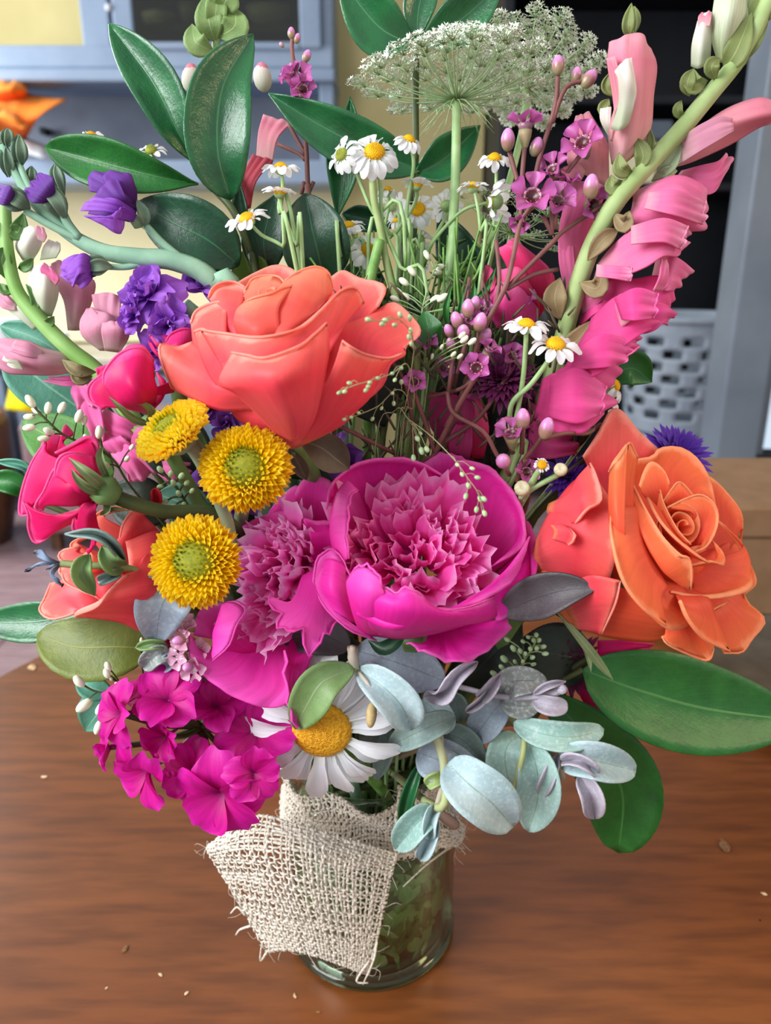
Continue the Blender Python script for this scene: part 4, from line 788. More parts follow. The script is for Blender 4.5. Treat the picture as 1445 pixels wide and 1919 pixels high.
k2 = thing('spray_rose', 'hot pink rose at the left edge on a brown stem, facing left', 'rose', P(560, 200, 7))
def bq(x=560, y=170, d=6.6, w=30): return [(x, y-w, d), (x-8, y, d+.3), (x, y+w, d)]
pets(k2, m_pk, [
 ([bq(), [(420, 0, 5.6), (380, 60, 6.0), (360, 120, 6.2)], [(340, -60, 5.0), (300, 40, 5.4), (250, 120, 5.8)], [(400, -100, 4.6), (352, -150, 4.6), (330, -90, 4.8), (250, -95, 5.0), (200, 60, 5.4)]], dict(nv=19)),
 ([bq(), [(520, 0, 6.0), (460, 20, 6.4), (400, 80, 6.8)], [(500, -60, 5.6), (420, -40, 5.8), (330, 20, 6.2)], [(530, 20, 5.9), (520, -60, 5.6), (480, -85, 5.6), (390, -40, 5.9), (300, 0, 6.2)]], dict(nv=19)),
 ([bq(), [(400, 60, 6.6), (330, 160, 6.6), (340, 240, 6.4)], [(260, 0, 5.8), (200, 140, 6.0), (200, 260, 6.0)], [(250, -60, 5.4), (180, 60, 5.4), (130, 210, 5.6), (118, 320, 5.8), (160, 330, 6.0)]], dict(nv=19)),
 ([bq(560, 200), [(460, 120, 7.6), (400, 200, 7.8), (420, 280, 7.2)], [(360, 80, 7.4), (290, 180, 7.4), (260, 280, 7.0)], [(335, 70, 7.2), (300, 100, 7.2), (250, 210, 7.1), (200, 285, 6.9), (240, 300, 6.8)]], dict(nv=19)),
 ([bq(560, 220), [(500, 260, 7.2), (400, 330, 7.0), (330, 330, 6.8)], [(400, 370, 6.6), (280, 400, 6.4), (200, 310, 6.4)], [(390, 372, 6.4), (290, 420, 6.2), (204, 474, 6.0), (168, 400, 6.0), (165, 330, 6.1), (130, 260, 6.0)]], dict(nv=21)),
 ([bq(560, 240), [(520, 300, 7.4), (480, 320, 7.5), (450, 270, 7.5)], [(530, 380, 6.8), (470, 420, 6.8), (420, 360, 7.0)], [(535, 400, 6.6), (500, 420, 6.6), (412, 412, 6.7), (410, 340, 6.9)]], dict(nv=13)),
 ([bq(540, 190), [(520, 90, 7.4), (450, 130, 7.9), (440, 220, 7.8)], [(510, 20, 6.8), (400, 40, 7.4), (330, 140, 7.6)], [(530, 40, 6.6), (420, 10, 7.0), (335, 30, 7.2), (300, 130, 7.3)]], dict(nv=15)),
 ([[(500, 480, 6.4), (500, 440, 6.6)], [(480, 540, 6.4), (520, 480, 6.6)], [(470, 520, 6.4), (500, 505, 6.5)]], dict(lip=0)),
], (330, 180, 6.3))
for L, w in (([(570, 190, 7.3), (500, 130, 8.0), (440, 80, 8.1), (370, 20, 7.8)], 34), ([(565, 210, 7.2), (480, 190, 7.9), (420, 140, 8.0), (385, 80, 7.8)], 26), ([(590, 150, 7.0), (550, 60, 7.2), (540, 0, 7.0), (560, -40, 6.8)], 22), ([(570, 250, 7.0), (580, 300, 7.2), (540, 335, 7.0)], 20), ([(560, 325, 6.9), (620, 300, 7.1), (700, 310, 7.0)], 14)):
    v, f, u = leafv(L, w, cup=.2, peak=.35); obj('sepal', mesh('sepal', v, f, u, m_sep), k2)
v, f, u = tubep([(540, 180, 7.1), (580, 205, 7.2), (640, 235, 7.1)], [.0046, .0052, .003], 10); obj('rose_hip', mesh('hip', v, f, u, m_stem), k2)
v, f, u = stemdown([(590, 215, 7.1), (700, 262, 6.9), (900, 315, 6.4), (1180, 335, 5.4), (1400, 600, 4)], [.0026, .0022, .002]); obj('stem', mesh('stem', v, f, u, m_dstem), k2)
frame(0, 400, 500)
m_mg = petal('magenta_pink_petal', [(0, '#b80f58'), (.6, '#d4146a'), (1, '#e63a86')], .5, .3, .12, .1, bump=.1)
k3 = thing('spray_rose', 'magenta rose peeping out behind the left side of the large top rose', 'rose', P(960, 780, 4))
pets(k3, m_mg, [
 ([[(960, 860, 4.0), (1000, 860, 4.0)], [(860, 740, 4.2), (940, 700, 4.2), (1040, 700, 3.8)], [(812, 670, 4.0), (860, 640, 3.8), (940, 650, 3.6), (1030, 590, 3.3)]], {}),
 ([[(960, 860, 4.6), (1000, 860, 4.6)], [(900, 780, 5.2), (980, 720, 5.2), (1060, 760, 4.8)], [(900, 700, 4.8), (940, 660, 4.7), (1020, 640, 4.5), (1060, 700, 4.4)]], {}),
 ([[(960, 860, 4.6), (1000, 860, 4.6)], [(880, 800, 4.8), (860, 760, 4.8)], [(860, 770, 4.5), (810, 690, 4.4)]], {}),
], (950, 720, 4))
v, f, u = stemdown([(960, 860, 4.2), (1000, 1100, 4), (1200, 1500, 3)], [.003, .0025, .002]); obj('stem', mesh('stem', v, f, u, m_stem), k3)
# ================================================================ generic open flowers
def petmesh(name, mat, L=1, w=.42, notch=.06, cup=.15, droop=.1, base=.12, nu=8, nv=9, ruf=0, seed=0, peak=.72):
    """one petal lying along +X in the XY plane (+Z is the flower's face)"""
    rs = np.random.RandomState(seed); G = []; ph = rs.rand()*6
    for s in np.linspace(0, 1, nu):
        e = math.sin(math.pi*min(.985, s*peak*.5/.5+.0)) if s < 1 else math.sin(math.pi*peak)*.82
        ww = w*max(base, e if s < 1 else e)
        for a in np.linspace(-1, 1, nv):
            x = L*(s-.16*a*a*s-(notch*max(0, 1-abs(a)*3) if s == 1 else 0))
            G.append((x, a*ww, cup*(a*a)*ww-droop*s*s+.12*math.sin(s*3.1)+ruf*math.sin(a*5+ph)*s*s+rs.randn()*.004))
    uv = np.stack(np.meshgrid(np.linspace(0, 1, nv), np.linspace(0, 1, nu)), -1).reshape(-1, 2)
    return mesh(name, np.array(G), gridf(nu, nv), uv, mat)
m_ge = petal('bright_magenta_petal', [(0, '#8f0a60'), (.25, '#c80c82'), (.8, '#d4149a'), (1, '#dc28ac')], .5, .35, .3, .06, vscale=9, bump=.15)
GE = [petmesh('petal', m_ge, w=.50, notch=.09, cup=.35, droop=d_, ruf=.07, seed=i, nv=11) for i, d_ in enumerate((.05, .25, -.1, .4))]
def floret5(t, x, y, d, dirv, rpx, seed, meshes, n=5, tilt=.45, name='petal', roll=0, kept=None):
    rs = np.random.RandomState(seed); B = place(x, y, d, dirv, rpx/ppm(x, y, d), roll)
    g = obj('floret', tube0, t, B) if kept else None
    for i in range(n):
        a = 6.283*i/n+rs.randn()*.12
        M = B @ Matrix.Rotation(a, 4, 'Z') @ Matrix.Rotation(-(tilt+rs.randn()*.12), 4, 'Y') @ Matrix.Rotation(rs.randn()*.15, 4, 'X') @ Matrix.Diagonal((1, rs.uniform(.9, 1.15), 1, 1))
        obj(name, meshes[rs.randint(len(meshes))], g or t, M)
    return g
tb0 = petal('magenta_throat', [(0, '#5b1a3c'), (1, '#a30d70')], .6, .1)
v, f, u = tubev([(0, 0, -.55), (0, 0, -.25), (0, 0, .02)], [.05, .07, .12], 8); tube0 = mesh('throat', v, f, u, tb0)
frame(130, 1130, 600)
ge = thing('phlox_cluster', 'cluster of bright magenta open flowers hanging low at the left of the jar', 'flower cluster', P(560, 620, 6))
for k, (x, y, d, dv, r, ro) in enumerate(((235, 500, 7.8, (-.55, .1, .8), 150, .3), (450, 440, 7.6, (-.15, .45, .85), 175, 1.0), (350, 400, 7.0, (-.2, .8, .5), 130, .5), (360, 745, 8.0, (-.45, -.55, .65), 200, 2.2),
        (190, 650, 7.3, (-.8, -.1, .5), 110, .2), (660, 470, 6.5, (.1, .5, .8), 150, .1), (845, 580, 6.7, (.15, .25, .95), 200, .9), (690, 850, 8.6, (.0, -.35, .9), 215, .35), (830, 770, 8.8, (.35, .15, .9), 135, 1.4), (560, 760, 7.8, (-.3, .3, .9), 150, .2), (440, 600, 7.6, (-.4, -.2, .85), 130, .6), (470, 400, 6.8, (.1, .7, .6), 110, .7))):
    floret5(ge, x, y, d, dv, r, k+40, GE, roll=ro, kept=True, tilt=.38)
    v, f, u = tubep([(x, y, d-.5), ((x+560)/2+20, (y+600)/2, 6.3), (600, 560, 5.6)], .0011, 6, 3); obj('pedicel', mesh('pedicel', v, f, u, m_dstem), ge)
for x, y, r in ((445, 775, 20), (470, 770, 16), (395, 690, 14)):
    v, f, u = egg(.6, 1.1, 8, 6); obj('bud', mesh('bud', v, f, u, m_ge), ge, place(x, y, 8.6, (-.3, .6, .3), r/ppm(x, y, 8.6)))
v, f, u = stemdown([(600, 560, 5.6), (760, 480, 4.6)], [.002, .002, .002]); obj('stem', mesh('stem', v, f, u, m_dstem), ge)
# ================================================================ big white daisy
frame()
m_dz = petal('daisy_ray', [(0, '#d8dccf'), (.3, '#eceef2'), (1, '#f4f5fa')], .5, .25, .07, .05, vscale=7, bump=.6)
m_disc = plain('yellow_disc', '#c8860c', '#e8b020', .7, 900, bump=1)
DZ = [petmesh('ray_petal', m_dz, w=.155+.015*i, notch=.04, cup=.5, droop=.04+.05*i, base=.45, seed=i, peak=.6) for i in range(4)]
m_dome = petal('disc_floret', [(0, '#b06a04'), (1, '#e0a31c')], .6, .1, .05)
TINY = [mesh('disc_floret', *egg(.5, 1, 5, 3), m_dome)]
def bumps(n, R_, h, s, mat, seed=0, ring=1.0):
    """packed tiny disc florets joined into one piece"""
    parts = []; ev, ef, eu = egg(s, s*1.4, 5, 3)
    for i in range(n):
        q = math.sqrt((i+.5)/n)*ring; a = i*2.39996; p = np.array([R_*q*math.cos(a), R_*q*math.sin(a), h*(1-q*q)-.04*math.exp(-q*q/.02)])
        parts.append((ev+p, ef, eu*0+q))
    v, f, u = join(parts); return mesh('disc_florets', v, f, u, mat)
big = thing('large_daisy', 'large white daisy with yellow disc resting on the burlap neck', 'daisy', P(600, 1380, 6))
B = place(603, 1368, 6.9, (-.05, -.30, .95), 148/ppm(603, 1368, 6.9))
v, f, u = egg(.39, .13, 24, 10); obj('disc', mesh('disc', v, f, u, m_disc), big, B)
obj('disc_florets', bumps(520, .37, .12, .017, m_dome), big, B, kind='stuff')
for i in range(25):
    a = 6.283*i/25+R.gauss(0, .05)
    obj('ray_petal', DZ[i % 4], big, B @ Matrix.Rotation(a, 4, 'Z') @ Matrix.Translation((.28, 0, -.03-.02*(i % 2))) @ Matrix.Rotation(.12+R.gauss(0, .09), 4, 'Y') @ Matrix.Rotation(R.gauss(0, .08), 4, 'X') @ Matrix.Scale(.80+R.gauss(0, .03), 4))
v, f, u = stemdown([(603, 1370, 6.6), (620, 1380, 4.6)], [.003, .0025, .002]); obj('stem', mesh('stem', v, f, u, m_st), big)
# ================================================================ chamomile
m_ch = petal('chamomile_ray', [(0, '#dfe3d2'), (.3, '#f2f3f5'), (1, '#fafafc')], .5, .4, .06, .05, vscale=6, bump=.3)
CH = [petmesh('ray_petal', m_ch, w=.27+.02*i, notch=.02, cup=.4, droop=.05+.12*i, base=.35, nu=6, nv=5, seed=i+9, peak=.66) for i in range(4)]
m_chd = petal('chamomile_disc', [(0, '#d0b020'), (.5, '#f0bc0c'), (1, '#e8aa08')], .6, .1, .05)
m_chg = petal('chamomile_green_disc', [(0, '#b0b440'), (1, '#9aa84a')], .6, .1, .05)
DISC = [bumps(110, .36, .24, .032, m_chd, 1), bumps(110, .34, .28, .03, m_chg, 1)]
DB = [mesh('disc', *egg(.34, .24, 14, 8), m_chd), mesh('disc', *egg(.32, .27, 14, 8), m_chg)]
CAL = mesh('calyx', *egg(.3, .22, 12, 6), m_st2)
def cham(label, x, y, d, dirv, rpx, stem, n=13, green=0, tilt=.15, skip=(), rad=.00062, L=.66):
    t = thing('chamomile', label, 'chamomile', P(x, y, d), 'small white chamomile flowers')
    B = place(x, y, d, dirv, rpx/ppm(x, y, d), x*.37)
    rs = np.random.RandomState(int(x*7+y))
    obj('disc', DB[green], t, B); obj('disc_florets', DISC[green], t, B, kind='stuff')
    obj('calyx', CAL, t, B @ Matrix.Translation((0, 0, -.14)))
    for i in range(n):
        if i in skip: continue
        a = 6.283*i/n+rs.randn()*.07
        obj('ray_petal', CH[rs.randint(4)], t, B @ Matrix.Rotation(a, 4, 'Z') @ Matrix.Translation((.30, 0, -.04)) @ Matrix.Rotation(tilt+rs.randn()*.18, 4, 'Y') @ Matrix.Rotation(rs.randn()*.25, 4, 'X') @ Matrix.Scale(L*rs.uniform(.9, 1.08), 4))
    v, f, u = stemdown([(x, y+2, d-.12)]+stem, [rad, rad*1.2, rad*1.4], 6); obj('stem', mesh('stem', v, f, u, m_st2), t)
CHL = [
 ('largest open chamomile at top centre with a domed yellow disc', 702, 284, 1.6, (0, .35, .95), 54, [(712, 340, 1.4), (718, 420, 1.5), (750, 500, 1.8), (800, 620, 2)], dict(tilt=.35, n=15)),
 ('chamomile with greenish disc overlapped by the largest one on its left', 640, 290, 1.5, (-.55, .15, .8), 38, [(665, 320, 1.2), (700, 400, 1.2), (760, 500, 1.5)], dict(green=1)),
 ('chamomile seen edge-on to the right of the largest one', 767, 262, 1.2, (.3, .7, .5), 34, [(775, 310, 1.0), (762, 400, 1.0), (762, 560, 1.2)], dict(tilt=.4)),
 ('upper of two side-on chamomiles left of centre', 526, 314, 1.6, (0, .93, .3), 38, [(530, 350, 1.5), (524, 400, 1.6), (560, 480, 1.8)], dict(tilt=.1)),
 ('lower of two side-on chamomiles left of centre', 524, 360, 2.2, (.1, .9, .25), 34, [(530, 400, 2.2), (556, 460, 2.3), (568, 505, 2.4)], dict(tilt=-.35)),
 ('chamomile nearest the upper left of the large top coral rose', 463, 410, 2.6, (-.25, .62, .55), 46, [(490, 440, 2.6), (530, 462, 2.7), (556, 505, 2.8)], dict(tilt=-.15)),
 ('small chamomile peeking over the long left green leaf', 170, 254, -.6, (0, .6, .75), 28, [(175, 300, -1), (260, 420, -.5), (400, 560, 0)], dict(n=9, tilt=.2)),
 ('pale greenish chamomile behind the narrow upper left leaf', 283, 282, -.8, (-.1, .5, .8), 34, [(290, 320, -1), (340, 420, -.5), (420, 560, 0)], dict(n=9, green=1, tilt=.2)),
 ('small chamomile just below the largest one, yellow disc and white tips', 727, 356, .6, (.1, .9, .3), 25, [(728, 390, .5), (720, 450, .5), (740, 560, 1)], dict(n=9, tilt=.5)),
 ('chamomile with upswept petals in the middle of the stems', 781, 346, .8, (.1, .85, .25), 32, [(778, 380, .6), (740, 440, .8), (690, 520, 1.2)], dict(tilt=-.5)),
 ('chamomile facing us with tall yellow disc under the upswept one', 783, 392, -.2, (-.15, .2, .95), 40, [(790, 430, -.5), (780, 520, 0)], dict(tilt=.25)),
 ('green backed chamomile left of the one with the tall yellow disc', 733, 386, -.8, (-.1, .2, -.8), 32, [(736, 420, -.8), (750, 520, 0)], dict(green=1, n=10)),
 ('chamomile just above the right shoulder of the large top coral rose', 690, 468, .8, (.35, .15, .9), 40, [(680, 500, .6), (690, 560, 1)], dict(tilt=.3)),
 ('faded chamomile beside the purple petal, above the large top coral rose', 653, 424, .2, (-.2, .6, .4), 36, [(660, 470, .3), (680, 560, .8)], dict(tilt=.1)),
 ('half closed green chamomile bud on a curved stem', 665, 440, 1.4, (-.1, .8, .3), 20, [(660, 455, 1.5), (640, 480, 1.6), (637, 515, 1.8)], dict(n=8, green=1, tilt=-.9)),
 ('side-on chamomile with drooping petals beside the thick pale green stem', 886, 350, 1.0, (0, .95, .15), 34, [(892, 370, 1.1), (900, 430, 1.2), (898, 540, 1.5)], dict(tilt=-.05)),
 ('chamomile turned away showing its green back, right of the thick stem', 926, 378, .6, (-.62, .15, -.35), 48, [(905, 382, .3), (860, 400, .2), (800, 470, .6), (760, 560, 1)], dict(green=1, tilt=.3)),
 ('chamomile under the pink waxflower buds, right of centre', 927, 296, .6, (0, .7, .65), 36, [(930, 330, .5), (925, 420, .8), (900, 560, 1)], dict(tilt=.25)),
 ('green backed chamomile immediately left of the thick pale green stem', 836, 386, -.6, (-.1, .4, -.7), 34, [(838, 400, -.6), (800, 480, .2), (790, 560, .8)], dict(green=1)),
 ('small chamomile crossing behind the central stems', 745, 412, -.5, (-.3, .6, .5), 26, [(750, 440, -.5), (760, 520, 0)], dict(n=9)),
 ('tiny white chamomile, upper of two against the cream wall', 786, 448, -.6, (.1, .5, -.5), 30, [(780, 490, -.4), (770, 560, .4)], dict(green=1, n=10)),
 ('tiny white chamomile, lower of two against the cream wall', 792, 488, -.4, (.3, .3, .7), 26, [(785, 520, -.2), (780, 580, .5)], dict(green=1, n=9)),
 ('left of the two chamomiles in front of the pink snapdragon', 986, 609, 5.2, (-.02, .88, .45), 48, [(985, 650, 5.0), (980, 710, 4.8), (968, 780, 4.6), (955, 830, 4.2), (960, 900, 3.5)], dict(tilt=.05, n=12, rad=.0008)),
 ('right of the two chamomiles in front of the pink snapdragon', 1041, 645, 5.6, (.05, .72, .7), 52, [(1030, 672, 5.3), (995, 720, 5.0), (960, 755, 4.8), (956, 800, 4.4), (960, 880, 3.6)], dict(tilt=.25, n=11, rad=.0008)),
 ('upper chamomile hanging sideways above the large right orange rose', 1152, 722, 2.2, (.75, .35, .35), 38, [(1135, 740, 2), (1110, 800, 2), (1040, 900, 2)], dict(tilt=.3)),
 ('lower chamomile hanging sideways above the large right orange rose', 1158, 780, 2.4, (.85, .0, .2), 38, [(1130, 795, 2.2), (1090, 812, 3), (1040, 812, 3.4), (1000, 880, 3)], dict(tilt=.4)),
 ('button-like chamomile with stubby petals above the gap between peony and right rose', 1016, 871, 6.2, (-.05, .35, .95), 26, [(1005, 890, 6), (990, 915, 5.6), (960, 960, 4)], dict(n=16, tilt=.1, L=.3, rad=.0011)),
]
for e in CHL: cham(e[0], e[1], e[2], e[3], e[4], e[5], e[6], **e[7])
m_cb = petal('unopened_chamomile', [(0, '#c8c890'), (1, '#f0e6c8')], .6, .2)
for x, y, r, lab in ((978, 916, 15, 'unopened chamomile bud with pale rim above the magenta peony'), (1050, 881, 13, 'unopened chamomile bud at the end of a yellowish stem, near the right rose')):
    t = thing('chamomile_bud', lab, 'bud', P(x, y, 6)); B = place(x, y, 6.2, (.1, .4, .8), r/ppm(x, y, 6.2))
    v, f, u = lathe([(.05, -1), (.7, -.7), (1, 0), (.95, .5), (.6, .75), (.3, .5), (.01, .55)], 12); obj('bud', mesh('bud', v, f, u, m_cb), t, B)
    v, f, u = stemdown([(x, y+6, 6), (980, 930, 5.6), (950, 990, 4)], .001, 6); obj('stem', mesh('stem', v, f, u, m_st2), t)
# ================================================================ white lace umbels
m_um = plain('lace_white', '#dfe9d4', '#f4f8ee', .7, 500); m_umg = plain('lace_green', '#8fae78', '#a9c592', .6, 200)
def umbel(label, x, y, d, axis, rpx, n, seed, stem, rise=.42, dens=34, rad=.0014, sz=.030, drop=.55):
    t = thing('lace_umbel', label, 'lace flower', P(x, y, d)); s = rpx/ppm(x, y, d); B = np.array(place(x, y, d, axis, s)); rs = np.random.RandomState(seed)
    rays, flo = [], []; sv = []
    for k in range(5): sv.append((math.cos(k*1.2566), math.sin(k*1.2566)))
    def tp(v): return v @ B[:3, :3].T+B[:3, 3]
    def star(p, nrmv, r, parts):
        z = nrm(nrmv); a = nrm(np.cross(z, [.3, .5, .8])); b = np.cross(z, a); V = [p]
        for k in range(10):
            g = k*.6283+p[0]*50; q = r*(1.0 if k % 2 == 0 else .5); V.append(p+(a*math.cos(g)+b*math.sin(g))*q+z*r*(.35 if k % 2 == 0 else 0))
        parts.append((np.array(V), [(0, 1+k, 1+(k+1) % 10) for k in range(10)], np.zeros((11, 2))))
    for i in range(n):
        q = math.sqrt((i+.6)/n); a = i*2.39996
        e = np.array([q*math.cos(a), q*math.sin(a), rise*(1-.55*q*q)+rs.randn()*.02])
        m1 = e*np.array([.55, .55, .45]); m1[2] -= .03
        v, f, u = tubev([np.zeros(3), m1, e*np.array([.97, .97, .9])], [.011, .007, .006], 4, 3); rays.append((tp(v), f, u))
        c0 = e*np.array([.97, .97, .9])
        for j in range(dens):
            qq = math.sqrt((j+.5)/dens); aa = j*2.39996+i
            dlt = np.array([qq*math.cos(aa)*.16, qq*math.sin(aa)*.16, .11*(1-.4*qq*qq)+rs.randn()*.008]); out = np.array([math.cos(a), math.sin(a), 0])*q*.8
            z = nrm(np.array([0, 0, 1])+out); rr = dlt[0]*np.array([1, 0, 0])+dlt[1]*np.array([0, 1, 0])+z*dlt[2]
            p = c0+rr
            if j % 2 == 0: v, f, u = tubev([c0, p], [.0035, .0025], 3); rays.append((tp(v), f, u))
            star(p, z+rs.randn(3)*.3, sz*rs.uniform(.8, 1.4), flo)
    for i in range(14):   # bracts below
        a = i*.449; v, f, u = tubev([np.zeros(3), np.array([.16*math.cos(a), .16*math.sin(a), -.06]), np.array([.42*math.cos(a), .42*math.sin(a), -.26-.06*(i % 3)])], [.01, .006, .002], 4, 3); rays.append((tp(v), f, u))
        for k in (.5, .75): 
            p = np.array([.42*k*math.cos(a), .42*k*math.sin(a), -.2*k]); v, f, u = tubev([p, p+np.array([.1*math.cos(a+.9), .1*math.sin(a+.9), -.1])], [.005, .002], 3); rays.append((tp(v), f, u))
    v, f, u = join(rays); obj('rays', mesh('rays', v, f, u, m_umg), t, kind='stuff')
    v, f, u = join(flo); v = tp(v); obj('lace_florets', mesh('lace_florets', v, f, u, m_um, smooth=False), t, kind='stuff')
    v, f, u = stemdown([(x, y, d)]+stem, [rad, rad*1.2, rad*1.3], 8); obj('stem', mesh('stem', v, f, u, m_st2), t)
umbel('large white lace flower umbel at top centre, seen from below on a thick stem', 856, 188, -.5, (-.05, .97, .12), 176, 48, 5, [(855, 260, -.4), (850, 400, 0), (828, 600, .8)], rad=.0016)
umbel('lace flower umbel behind and right of the large one, top', 985, 160, -4.0, (.15, .9, -.25), 128, 52, 6, [(980, 240, -4), (930, 420, -2), (850, 620, 0)], dens=40, sz=.036)
umbel('greenish lace umbel low behind the chamomiles, right of the thick stem', 960, 440, -2.6, (.35, .8, .1), 120, 26, 7, [(950, 470, -2.4), (900, 560, -1), (860, 640, 0)], sz=.014)
# ================================================================ foliage
m_lf = leafmat('glossy_dark_leaf', '#1c5a35', '#28733f', '#4a8a58', .28, .12, .02, .35, spec=.7)
m_lf2 = leafmat('mid_green_leaf', '#22662a', '#2f7a32', '#4f8f48', .4, .2, .02, .35)
m_lfd = leafmat('deep_green_leaf', '#123a26', '#1b4a30', '#2f6a44', .35, .08, .02, .3)
m_olv = leafmat('olive_leaf', '#5f6f24', '#72802c', '#8c9440', .45, .15, .015, .2)
m_teal = leafmat('teal_leaf', '#4f9078', '#64a48c', '#86bca6', .5, .15, .03, .2)
m_dusk = leafmat('dusky_leaf', '#3f3a3e', '#4c464a', '#3c3a40', .5, .1, .02, .4)
def leaf(name, label, mid, w, mat, w2=None, stem=None, cat='leaf', group=None, down=True, **k):
    t = thing(name, label, cat, P(*mid[0]), group)
    v, f, u = leafv(mid, w, w2, nu=21, nv=11, **k); obj('blade', mesh('blade', v, f, u, mat), t, solid=.0006)
    base = stem if stem else [mid[0]]
    if down: v, f, u = stemdown(base, .0012, 6)
    else: v, f, u = tubep(base+[mid[0]], .0012, 6)
    obj('stalk', mesh('stalk', v, f, u, m_dstem), t); return t
def branch(name, label, cat, lst, mat, stem, rad=.0013, smat=None, **kk):
    t = thing(name, label, cat, P(*stem[0]))
    for e in lst:
        mid, w = e[0], e[1]; k = dict(kk); k.update(e[2] if len(e) > 2 else {}); mm = k.pop('mat', mat)
        v, f, u = leafv(mid, w, nu=19, nv=11, **k); obj('leaf', mesh('leaf', v, f, u, mm), t, solid=.0006)
    v, f, u = stemdown(stem, rad, 6); obj('stem', mesh('stem', v, f, u, smat or m_dstem), t); return t
frame()
branch('leafy_branch', 'branch with four glossy dark leaves at the upper left', 'branch', [
  ([(366, 310, .4), (333, 245, .8), (285, 150, .6), (204, 44, .2)], 44, dict(fold=.35, peak=.6, sharp=.85)),
  ([(432, 375, 1.2), (408, 280, 1.8), (418, 160, 1.6), (474, 64, .8)], 60, dict(fold=.3, peak=.45, sharp=.8, wave=.08)),
  ([(372, 345, .8), (290, 330, 1.2), (190, 305, 1.0), (84, 276, .4)], 44, dict(fold=.3, peak=.62, sharp=.75, mat=m_lf2, wave=.1)),
  ([(448, 498, 1.6), (390, 450, 2.0), (320, 415, 1.8), (258, 378, 1.0)], 60, dict(cup=.4, peak=.45, sharp=.8, mat=m_lfd)),
 ], m_lf, [(366, 312, .4), (400, 352, .6), (440, 400, .9), (470, 480, 1.0), (500, 600, 1)], .0014, m_dstem)
branch('leafy_branch', 'branch with dark leaves behind the two side-on chamomiles', 'branch', [
  ([(610, 530, 1.0), (590, 450, 1.4), (572, 362, 1.0)], 62, dict(peak=.45, fold=.35, mat=m_lfd, sharp=.75)),
  ([(505, 520, .4), (495, 450, .6), (515, 365, .2)], 42, dict(peak=.5, mat=m_lfd)),
  ([(470, 420, -.4), (450, 395, -.4), (448, 340, -.6)], 14, dict(mat=m_lfd)),
 ], m_lfd, [(600, 500, .8), (640, 620, 1)], .0014)
branch('leafy_branch', 'branch with pointed leaves behind the largest chamomile', 'branch', [
  ([(790, 320, -1), (700, 285, -.6), (600, 235, -.4), (503, 175, -.6)], 46, dict(fold=.25, peak=.45, sharp=.9)),
  ([(640, 250, -1), (642, 320, -1), (632, 408, -1)], 30, dict(peak=.4, sharp=1.0, fold=.2)),
  ([(640, 300, -1.2), (655, 240, -1.3), (656, 182, -1.4)], 14, {}),
  ([(775, 328, -1), (830, 300, -1.2), (900, 235, -1.6)], 36, dict(fold=.3)),
  ([(640, 400, -1.6), (680, 410, -1.5), (740, 425, -1.5)], 22, dict(mat=m_lfd)),
 ], m_lf, [(779, 325, -1), (760, 430, -.6), (740, 600, .4)], .0012)
branch('leafy_branch', 'sprig with three pointed dark leaves at the top edge of the picture', 'branch', [
  ([(778, 84, -1), (710, 50, -.8), (630, -50, -.6)], 48, dict(fold=.25, peak=.5)),
  ([(781, 80, -1.2), (786, 10, -1.6), (810, -70, -2)], 30, {}),
  ([(785, 85, -1), (860, 40, -.9), (950, -40, -.8)], 40, dict(fold=.25)),
 ], m_lf, [(780, 84, -1), (779, 200, -1.2), (778, 325, -1.2), (760, 560, 0)], .0012)
branch('leafy_branch', 'deep green leaves behind the thick pale green stem', 'branch', [
  ([(890, 620, -.6), (865, 500, -.6), (822, 390, -1)], 42, dict(mat=m_lfd)), ([(850, 600, -.8), (900, 520, -1), (955, 470, -1.4)], 40, dict(mat=m_lfd)),
  ([(700, 620, -.8), (680, 540, -.8), (690, 470, -1)], 44, dict(mat=m_lfd)), ([(760, 640, -.4), (770, 560, -.4), (790, 520, -.6)], 46, dict(mat=m_lfd)),
  ([(880, 700, -.2), (900, 630, -.2), (850, 560, -.4)], 60, dict(mat=m_lfd)), ([(820, 760, .6), (740, 700, .4), (690, 600, 0)], 70, dict(mat=m_lfd)),
 ], m_lfd, [(880, 640, -.6), (840, 760, 0)], .0014)
